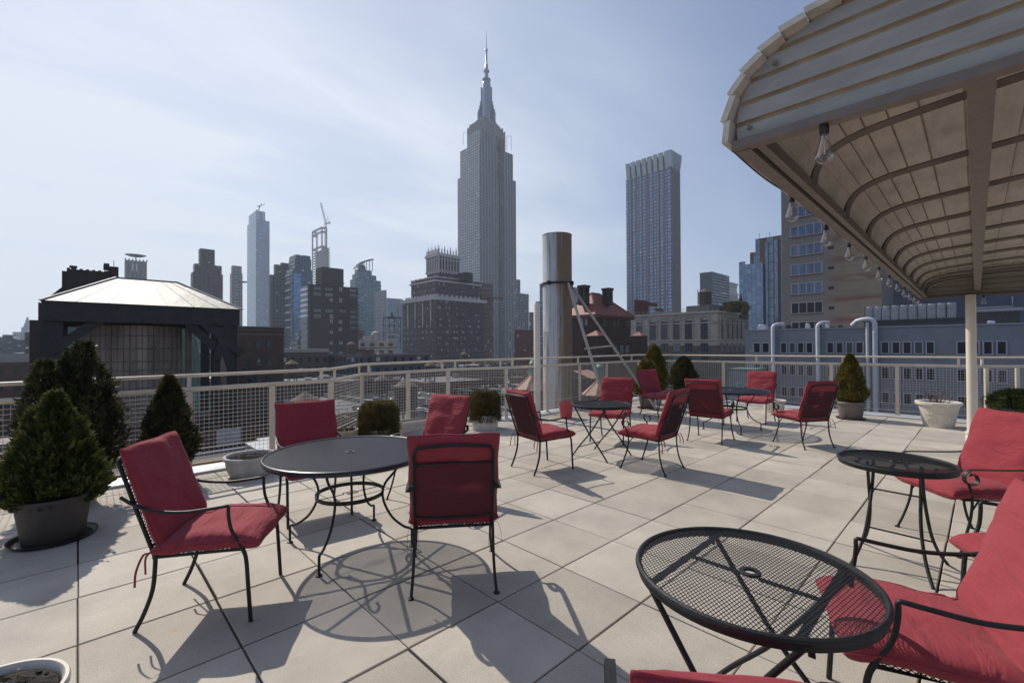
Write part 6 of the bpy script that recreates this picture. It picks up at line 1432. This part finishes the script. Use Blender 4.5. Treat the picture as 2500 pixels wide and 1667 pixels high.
for i_, (px_, yy_) in enumerate(((1854,583),(1879,580))):
    c = at(px_, yy_, 178); p = MB(); p.beam((c.x,c.y,c.z-1),(c.x,c.y,c.z+1.8),.1,.1); p.beam((c.x-.2,c.y,c.z+1.8),(c.x+.6,c.y,c.z+1.8),.2,.2); o = p.build('roof_light', M['dark']); tag(o, 'small mast light on the roof of the stepped brick and glass tower, %s of two' % ('left' if i_ == 0 else 'right'), 'mast light')
bld('office_tower', 'dark grey glass office slab behind the wooden water tank on the arched loft', [(1710,1738,1782,664,330)], gl('dark_office', (.075,.09,.12), (.05,.065,.09), 5, 2.2, .96, .5, rough=.15, pb=.05), cat='tower', parapet=.6)
t, ob = bld('rounded_tower', 'distant brown tower with a white stepped rounded crown left of the brick and glass tower', [(1770,1774,1803,716,620)], facade('white_crown_base', (.13,.10,.10), (.06,.06,.07), 2.4, 3.3, .5, .5, blind=(.7,.7,.7), pb=.3, span=(.3,.3,.32)), cat='tower', parapet=0)
x0, y0, x1, y1, z = ob[0]; p = MB()
for k, (e, h) in enumerate(((-.5,3),(1,4),(2,4),(3.2,3),(5,2))): p.box(x0+e, y0+e, z-.5, x1-e, y1-e, z+h); z += h
p.build('white_crown', facade('crown_white', (.45,.46,.48), (.08,.09,.11), 2.2, 3.5, .45, .6, pb=0), t)
# arched loft
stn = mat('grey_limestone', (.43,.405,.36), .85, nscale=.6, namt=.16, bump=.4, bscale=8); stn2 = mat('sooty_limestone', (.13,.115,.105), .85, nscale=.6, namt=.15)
al = thing('arched_loft_building', 'grey stone loft building with a row of tall arched windows under its cornice', 'building', (0,0,0)); DA = 115
x0, y0, x1, y1, z = gb(1540, 1751, 1830, 762, DA); z3 = lambda y: at(1751, y, DA).z
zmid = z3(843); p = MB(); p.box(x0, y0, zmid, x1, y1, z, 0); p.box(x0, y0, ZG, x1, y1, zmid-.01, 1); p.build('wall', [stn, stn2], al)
p = MB(); p.box(x0-.5,y0-.5,z-.1,x1,y0-.02,z+.45); p.box(x0-.5,y0-.02,z-.1,x0-.02,y1,z+.45); p.box(x0-.25,y0-.25,z3(829)-.2,x1,y0-.02,z3(829)+.15); p.box(x0-.25,y0-.02,z3(829)-.2,x0-.02,y1,z3(829)+.15); p.box(x0-.2,y0-.2,z3(786)-.15,x1,y0-.02,z3(786)+.15); p.box(x0-.2,y0-.02,z3(786)-.15,x0-.02,y1,z3(786)+.15); p.build('cornice', stn, al)
q3 = lambda v: 1500+v/5.2267
def arched(ax, pl, ua, ub, z0, z1, nm='arched_window'):
    cu = (ua+ub)/2; hw = (ub-ua)/2
    w_ = win_box(al, ax, pl, ua, ub, z0, z1, mat('loft_frame', (.10,.105,.11), .5) if 'loft_frame' not in bpy.data.materials else bpy.data.materials['loft_frame'], M['glassb'], nm, fr_=.14, nv=3, nh=7, dep=.13)
    q = MB(); rng = [(hw+.12, .18), (hw+.45, .12)]
    for r_, th_ in rng:
        pts = []
        for k in range(13):
            a_ = math.pi*k/12; u, zz = cu+math.cos(a_)*r_, z1-.1+math.sin(a_)*r_*.9; pts.append((u, pl-.12, zz) if ax == 'y' else (pl-.12, u, zz))
        pts = [((pts[0][0], pts[0][1], z0) if ax == 'y' else (pts[0][0], pts[0][1], z0))]+pts+[(pts[-1][0], pts[-1][1], z0)] if r_ < hw+.3 else pts
        q.tube(pts, th_, 4)
    q.build('stone_surround', stn, w_)
zA0, zA1 = z3(830), z3(779)
for a_, b_ in ((282,362),(452,538),(597,685),(748,838),(900,996),(1100,1198)):
    ya, yb = on_x(q3(b_), 800, x0).y, on_x(q3(a_), 800, x0).y
    arched('x', x0, ya, yb, zA0, zA1)
    for (c_, d_) in ((843,858),(873,884)):
        if q3(a_) > 1580 or True: win_box(al, 'x', x0, ya, yb, z3(d_+1), z3(c_-6), bpy.data.materials['loft_frame'], M['glassb'] if rr.random() < .6 else g2, 'window', fr_=.12, nv=3, nh=2, dep=.1)
for a_, b_ in ((1348,1385),(1424,1458),(1483,1515),(1542,1575),(1598,1628),(1665,1692)):
    xa_, xb_ = on_y(q3(a_), 800, y0).x, on_y(q3(b_), 800, y0).x; arched('y', y0, xa_, xb_, zA0, zA1)
    for (c_, d_) in ((843,858),(873,884)): win_box(al, 'y', y0, xa_, xb_, z3(d_+1), z3(c_-6), bpy.data.materials['loft_frame'], M['glass'], 'window', fr_=.12, nv=2, nh=2, dep=.1)
a_ = gb(1668, 1752, 1828, 741, DA+6); p = MB(); p.box(a_[0]+2, a_[1]+3, z-1, a_[2]-1, a_[3], a_[4]); p.build('penthouse', mat('dark_bulkhead', (.10,.105,.11), .8, nscale=.3, namt=.2), al)
p = MB(); b_ = gb(1808, 1810, 1828, 735, DA+10); p.box(b_[0], b_[1], z-1, b_[2], b_[1]+5, b_[4]); p.lathe([(.6,0),(.5,1),(.2,1.4),(.3,2)], 8, c=((b_[0]+b_[2])/2-.6,b_[1]+1,b_[4])); p.build('bulkhead', M['tar'], al)
p = MB()
for k in range(20): yy = y0+(y1-y0)*k/19; p.beam((x0+.4,yy,z+.3),(x0+.4,yy,z+1.4),.06,.06)
p.beam((x0+.4,y0,z+1.4),(x0+.4,y1,z+1.4),.06,.06); p.beam((x0+.4,y0,z+.9),(x0+.4,y1,z+.9),.05,.05); p.build('roof_railing', mat('roof_rail_metal', (.2,.21,.22), .5), al)
ts = thing('roof_garden_shrub', 'bushy greenery on the right end of the arched loft roof', 'shrub', tuple(at(1796, 756, DA+5))); foliage(ts, 'foliage', M['leafA'], 1500, 2.6, lambda s: 3.0*math.sin(math.pi*min(.97,.25+s*.7))**.6, -.6, 91, .5, core=.6)
ts = thing('roof_garden_shrub', 'small yellow green bush at the roof corner near the stepped brick and glass tower', 'shrub', tuple(at(1817, 762, DA+1))); foliage(ts, 'foliage', M['leafC'], 400, 1.7, lambda s: .75*math.sin(math.pi*min(.97,.2+s*.75))**.6, -.6, 92, .35, core=.5)
t = thing('wooden_water_tank', 'conical roofed wooden water tank on legs on the arched loft roof', 'water tank', (0,0,0)); c = at(1721, 740, 135)
mpp = 135/FPX; tank(t, c.x, c.y, at(1721,748,135).z, 15.5*mpp, (737-711)*mpp*1.05, mat('tank_wood', (.10,.075,.06), .85, nscale=2, namt=.25), legs=.8, name='barrel')
p = MB(); lx = at(1704, 740, 134); p.beam((lx.x,lx.y,z-1),(lx.x,lx.y,at(1704,707,134).z),.15,.15); p.beam((lx.x+.5,lx.y-.5,z-1),(lx.x+.5,lx.y-.5,at(1704,707,134).z),.15,.15)
for k in range(12): zz = z+k*.36; p.beam((lx.x,lx.y,zz),(lx.x+.5,lx.y-.5,zz),.06,.06)
p.build('ladder', M['dark'], t)
bld('brick_bulkhead_building', 'plain dark red box of a building rising between the red roof and the arched loft', [(1549,1550,1584,731,140),(1583,1584,1606,738,142),(1600,1602,1620,752,144)], mat('oxblood', (.10,.022,.025), .85, nscale=.3, namt=.2), parapet=0)
# red roofed house
rb = brickmat('dark_red_brick', (.07,.032,.028), (.055,.026,.024), (.05,.035,.03)); red = mat('red_tile_roof', (.24,.065,.05), .6, nscale=2, namt=.15, bump=.6, bscale=14)
rh = thing('red_roofed_building', 'dark brick building with hipped red tile roof and two square chimneys beside the flue', 'building', (0,0,0)); DR = 98
x0, y0, x1, y1, z = gb(1368, 1455, 1549, 766, DR); p = MB(); p.box(x0+.6, y0+.6, ZG, x1-.6, y1-.6, z); p.build('wall', rb, rh)
zr = at(1442, 716, DR+7).z; p = MB(); a, b, c, d = (x0,y0,z), (x1,y0,z), (x1,y1,z), (x0,y1,z); cxr = (y1-y0)/2
e, f = (x0+(x1-x0)*.30, y0+(y1-y0)*.45, zr), (x0+(x1-x0)*.5, y0+(y1-y0)*.45, zr); p.poly((a,b,f,e)); p.tri(b,c,f); p.poly((c,d,e,f)); p.tri(d,a,e)
for q0, q1 in ((a,e),(b,f),(e,f),(d,e)): p.beam(Vector(q0)+Vector((0,0,.05)), Vector(q1)+Vector((0,0,.05)), .35, .18)
p.build('hipped_roof', red, rh)
p = MB(); p.box(x0-.15,y0-.15,z-.35,x1+.1,y1+.1,z-.02)
for k in range(34): u = k/33; p.box(x0+(x1-x0)*u-.12,y0-.02,z-.8,x0+(x1-x0)*u+.12,y0+.55,z-.36); p.box(x0-.02,y0+(y1-y0)*u-.12,z-.8,x0+.55,y0+(y1-y0)*u+.12,z-.36)
p.build('eaves', mat('eave_red', (.16,.05,.045), .7), rh)
for (xa_, xb_, yt, dd) in ((1411,1439,697,4),(1470,1496,704,6)):
    A_ = at(xa_, yt, DR+dd); B_ = at(xb_, yt, DR+dd); w_ = (B_-A_).length*.71; q = MB(); zz0 = at(xa_, 745, DR+dd).z
    cx0, cy0 = A_.x, A_.y-w_*.0
    q.box(cx0, cy0-w_, zz0, cx0+w_, cy0, A_.z-2.2); q.box(cx0-.15, cy0-w_-.15, A_.z-.5, cx0+w_+.15, cy0+.15, A_.z)
    for ii in (0, 1):
        for jj in (0, 1): q.box(cx0+ii*(w_-.7), cy0-w_+jj*(w_-.7), A_.z-2.21, cx0+ii*(w_-.7)+.7, cy0-w_+jj*(w_-.7)+.7, A_.z-.49)
    q.box(cx0+w_*.4, cy0-w_*.6, A_.z-2.21, cx0+w_*.6, cy0-w_*.4, A_.z-.49); q.build('chimney', mat('chimney_brick', (.04,.028,.026), .85), rh)
p = MB(); zl = at(1455, 819, DR-3).z; a2 = gb(1390, 1452, 1577, 819, DR-3); p.box(a2[0], a2[1], ZG, a2[2], a2[3], zl); p.build('lower_wing', rb, rh)
f1 = mat('arch_frame', (.12,.10,.10), .6)
for px_ in (1418, 1428): 
    ya, yb = on_x(px_+7, 790, x0+.6).y, on_x(px_, 790, x0+.6).y; win_box(rh, 'x', x0+.6, ya, yb, on_x(px_,794,x0+.6).z, on_x(px_,777,x0+.6).z, f1, g2, 'window', fr_=.1, nh=2)
for px_ in (1473, 1497, 1507, 1528, 1534):
    xa_, xb_ = on_y(px_, 790, y0+.6).x, on_y(px_+5, 790, y0+.6).x; win_box(rh, 'y', y0+.6, xa_, xb_, on_y(px_,796,y0+.6).z, on_y(px_,776,y0+.6).z, f1, M['glass'], 'window', fr_=.1, nh=2)
for px_ in (1497, 1513, 1526, 1539, 1551):
    xa_, xb_ = on_y(px_, 850, a2[1]).x, on_y(px_+9, 850, a2[1]).x; cxw = (xa_+xb_)/2; z0_, z1_ = on_y(px_,862,a2[1]).z, on_y(px_,843,a2[1]).z
    w_ = win_box(rh, 'y', a2[1], xa_, xb_, z0_, z1_, f1, mat('arch_pane', (.10,.13,.13), .2) if 'arch_pane' not in bpy.data.materials else bpy.data.materials['arch_pane'], 'arched_window', fr_=.1, nv=2)
    q = MB(); q.tube([(cxw+math.cos(math.pi*k/8)*(xb_-xa_)/2, a2[1]-.08, z1_+math.sin(math.pi*k/8)*(xb_-xa_)/2) for k in range(9)], .14, 4); q.build('brick_arch', mat('arch_brick', (.12,.05,.04), .8) if 'arch_brick' not in bpy.data.materials else bpy.data.materials['arch_brick'], w_)
for (px_, py_, hw_, pyb, dd) in ((1456,806,20,820,DR-7),(1560,809,17,820,DR-6)):
    c = at(px_, py_, dd); s_ = hw_*dd/FPX; zb_ = at(px_, pyb, dd).z; q = MB()
    for k in range(4):
        a_, b_ = [(c.x-s_,c.y-s_),(c.x+s_,c.y-s_),(c.x+s_,c.y+s_),(c.x-s_,c.y+s_)][k], [(c.x-s_,c.y-s_),(c.x+s_,c.y-s_),(c.x+s_,c.y+s_),(c.x-s_,c.y+s_)][(k+1) % 4]
        q.tri((a_[0],a_[1],zb_),(b_[0],b_[1],zb_),(c.x,c.y,c.z))
    q.box(c.x-s_*.85,c.y-s_*.85,ZG,c.x+s_*.85,c.y+s_*.85,zb_-.02,1); q.build('corner_turret', [red, rb], rh)
# tile roofed pavilions with green lanterns seen through the railing
pink = mat('weathered_pantile', (.42,.24,.18), .7, nscale=3, namt=.2, bump=.5, bscale=20); grn = mat('verdigris', (.16,.33,.25), .6, nscale=4, namt=.2)
for i_, (px_, yt, ya_, yb_, w_, lb) in enumerate(((1302,881,912,948,46,'pink tiled pyramid roof with green lantern behind the railing left of the cream post'),(1465,889,925,962,46,'pink tiled pyramid roof with green columned lantern seen between the flue struts'))):
    dd = 62; t = thing('lantern_roof', lb, 'pavilion', (0,0,0), 0, 'tile roofed pavilions with green lanterns'); c = at(px_, ya_, dd); m_ = dd/FPX; zA_, zB_ = c.z, at(px_, yb_, dd).z; s_ = w_*m_; q = MB()
    for k in range(8):
        a0, a1 = math.pi*2*(k+.5)/8, math.pi*2*(k+1.5)/8; A_ = Vector((c.x+math.cos(a0)*s_, c.y+math.sin(a0)*s_, zB_)); B_ = Vector((c.x+math.cos(a1)*s_, c.y+math.sin(a1)*s_, zB_)); q.tri(A_, B_, (c.x,c.y,zA_+.2)); q.beam(A_, (c.x,c.y,zA_+.2), .13, .13)
    q.lathe([(s_*1.03,zB_-.14),(s_*1.05,zB_+.02),(s_*.99,zB_+.04)], 8, c=(c.x,c.y,0)); q.build('tile_roof', pink, t)
    q = MB(); q.lathe([(s_*.93,ZG),(s_*.93,zB_)], 8, c=(c.x,c.y,0)); q.build('wall', brickmat('pavilion_brick%d' % i_, (.2,.1,.08), (.16,.08,.065), (.1,.08,.07)), t)
    r_ = 9.0*m_; z0_, z1_ = zA_-.2, at(px_, yt+7, dd).z; q = MB(); q.lathe([(r_*1.1,z0_),(r_*1.1,z0_+.25),(r_*.45,z0_+.28),(r_*.45,z1_-.1),(r_*1.12,z1_-.08),(r_*1.12,z1_+.08),(r_*.98,z1_+.12),(r_*.75,z1_+.42),(r_*.3,z1_+.62),(.05,z1_+.72)], 16, c=(c.x,c.y,0))
    for k in range(8): a_ = R(k*45); q.beam((c.x+math.cos(a_)*r_*.9,c.y+math.sin(a_)*r_*.9,z0_+.2),(c.x+math.cos(a_)*r_*.9,c.y+math.sin(a_)*r_*.9,z1_),.16,.16)
    q.build('green_lantern', grn, t, 40)
t = thing('tiled_roof_house', 'orange pantiled roof slab seen through the railing right of the flue', 'house', (0,0,0)); a_, b_ = at(1398, 905, 80), at(1450, 905, 80); q = MB(); xx0, xx1 = a_.x, b_.x+2
q.quad((xx0,a_.y-4,a_.z-1.2),(xx1,a_.y-4,a_.z-1.2),(xx1,a_.y,a_.z),(xx0,a_.y,a_.z)); q.build('tile_roof', pink, t); q = MB(); q.box(xx0+.1,a_.y-3.9,ZG,xx1-.1,a_.y,a_.z-1.3); q.build('wall', rb, t)

# --- lower roofs seen through the mesh
lowm = [f_br('low_brick_%d' % k, c, cw=2.3+.2*k, fh=3.3, fw=.45, fhh=.5, pb=.25) for k, c in enumerate(((.13,.07,.055),(.10,.075,.065),(.16,.13,.11),(.085,.085,.095),(.19,.17,.15)))]
roofs = [M['tar'], M['gravel'], mat('silver_coat', (.28,.29,.31), .6, nscale=.3, namt=.2)]
LOW = [ # x0,y0,x1,y1,ztop, wall, roof, description
 (-14,9,-3,24,-4.5,3,0,'black tar roof directly below the left railing'),(-2.5,9.5,8,26,-3.4,0,0,'dark tar roof with pipes below the left railing, right half'),
 (9,14,17,34,-7.5,1,1,'grey roof below the railing corner'),(12,38,22,60,-9,0,1,'brick row house behind the railing corner bump'),(18,22,30,36,-9.5,2,2,'silver coated roof under the shrubs'),
 (24,40,38,58,-8,1,1,'grey roof below the white corner building'),(34,24,46,38,-11,0,0,'tar roof below the cream post'),(40,44,56,64,-9.5,3,2,'pale roof between the hotel and the railing'),
 (22,64,38,90,-9,4,1,'pale stone block in front of the maroon block'),(42,70,58,96,-10,1,0,'brown block in front of the white corner building'),(62,60,80,84,-9,2,1,'tan block in front of the hotel'),
 (60,90,84,118,-8,0,1,'red brick block below the hotel'),(86,86,104,110,-10,3,2,'slate block with silver roof below the hotel'),(28,98,52,128,-7,1,1,'brown block behind the pale stone block'),
 (50,34,62,50,-12,1,1,'low roof behind the flue'),(60,30,76,44,-10,0,0,'low brick house in front of the red roofed building'),(66,46,82,60,-11,4,2,'pale low house beside the lantern roofs'),
 (-30,40,-8,70,-9,0,1,'brick block at the far left below the tank shelter'),(-6,52,9,72,-9,2,0,'tan block behind the tank shelter'),(-60,60,-34,110,-6,3,1,'slate block at the left edge'),
 (-34,80,-12,120,-5,1,1,'brown block at the left edge'),(2,90,24,130,-5,4,2,'stone block behind the brown brick building'),(88,120,120,150,-6,2,1,'tan block far below the hotel'),(-120,120,-60,220,-4,3,1,'wide slate block on the far left'),
 (10,150,60,200,0,1,1,'mid rise brown block behind the maroon block'),(110,60,140,88,-8,0,1,'red brick block behind the arched loft'),(62,130,86,170,-2,3,2,'slate block left of the hotel'),(-50,130,-5,190,-1,0,0,'dark red block at the far left behind conifers')]
r_ = random.Random(5); lowthings = []
for k, (x0, y0, x1, y1, z, wi, ri, ds) in enumerate(LOW):
    t = thing('low_building', ds, 'building', (0,0,0), 0, 'lower buildings seen through the railing'); p = MB(); p.box(x0,y0,ZG,x1,y1,z); p.build('wall', lowm[wi], t)
    p = MB(); p.box(x0+.35,y0+.35,z+.004,x1-.35,y1-.35,z+.06); p.build('roof', roofs[ri], t)
    p = MB(); h = .9; p.box(x0-.08,y0-.08,z-.2,x1+.08,y0+.3,z+h); p.box(x0-.08,y0+.3,z-.2,x0+.3,y1,z+h); p.box(x1-.3,y0+.3,z-.2,x1+.08,y1,z+h); p.box(x0-.08,y1,z-.2,x1+.08,y1+.3,z+h)
    p.build('parapet', lowm[wi] if k % 3 else mat('pale_coping%d' % k, (.36,.34,.31), .8), t)
    nn = int(min(16, (x1-x0)*(y1-y0)/26))
    for q in range(nn):
        cx, cy = r_.uniform(x0+1,x1-1), r_.uniform(y0+1,y1-1); sz = r_.uniform(.3,1.1); ty = r_.random(); p = MB(); p2 = MB()
        if ty < .4: p.box(cx-sz,cy-sz*.7,z,cx+sz,cy+sz*.7,z+sz*r_.uniform(.6,1.5)); p.box(cx-sz*1.1,cy-sz*.8,z+sz*1.0,cx+sz*1.1,cy+sz*.8,z+sz*1.0+.08); p.build('air_unit', hv if k % 2 else M['gravel'], t)
        elif ty < .7: p2.lathe([(.14,z),(.14,z+.9),(.3,z+1.0),(.3,z+1.2),(0,z+1.35)], 8, c=(cx,cy,0)); p2.build('roof_vent', hv, t)
        else: L_ = r_.uniform(2,7); p2.tube([(cx,cy,z),(cx,cy,z+.5),(min(x1-.5,cx+L_),cy,z+.5),(min(x1-.5,cx+L_),cy,z)], .07, 6); p2.build('roof_pipe', hv, t)
    if k in (3,5,9,11,13,17,20,22,25,26): tank(t, x0+(x1-x0)*r_.uniform(.3,.7), y0+(y1-y0)*r_.uniform(.4,.8), z, 1.5, 2.8, bpy.data.materials['tank_wood'], legs=1.6, name='roof_tank')
    if (x1-x0) > 9 and k % 2 == 0 and k > 1:
        q = MB(); q.box(x0+1.5,y0+3,z,x0+5,y0+6.5,z+2.6); q.box(x0+1.3,y0+2.8,z+2.6,x0+5.2,y0+6.7,z+2.8); q.build('bulkhead', lowm[(wi+2) % 5], t)
# fire escapes / pale pipework on the roof just below (left)
t = thing('rooftop_pipework', 'pale pipes and ducts on the dark roof under the left railing', 'pipework', (0,0,0)); p = MB()
for k in range(7): p = MB(); y_ = 11+k*1.8; p.tube([(-1,y_,-3.3),(-1,y_,-2.8),(4+k*.5,y_+.4,-2.8),(4+k*.5,y_+2,-2.8)], .06, 6); p.build('pipe', hv, t)
for q in ((.5,13,-3.4,2.6,15,-2.3),(4.5,17,-3.4,6,19,-2.0),(-2,20,-3.4,0,22,-2.4)): p = MB(); p.box(*q); p.build('duct_box', hv, t)

# --- air
hz_ = MB(); hz_.box(-1000,-600,ZG-1,2000,2000,560)
hm = bpy.data.materials.new('haze'); hm.use_nodes = True; t = hm.node_tree; t.nodes.clear(); o_ = N(t, 'ShaderNodeOutputMaterial'); pv_ = N(t, 'ShaderNodeVolumePrincipled')
pv_.inputs['Density'].default_value = .00027; pv_.inputs['Color'].default_value = (.74,.86,1.0,1); pv_.inputs['Anisotropy'].default_value = .2; lk(t, pv_.outputs[0], o_.inputs['Volume'])
o = hz_.build('haze', hm); tag(o, kind='stuff')
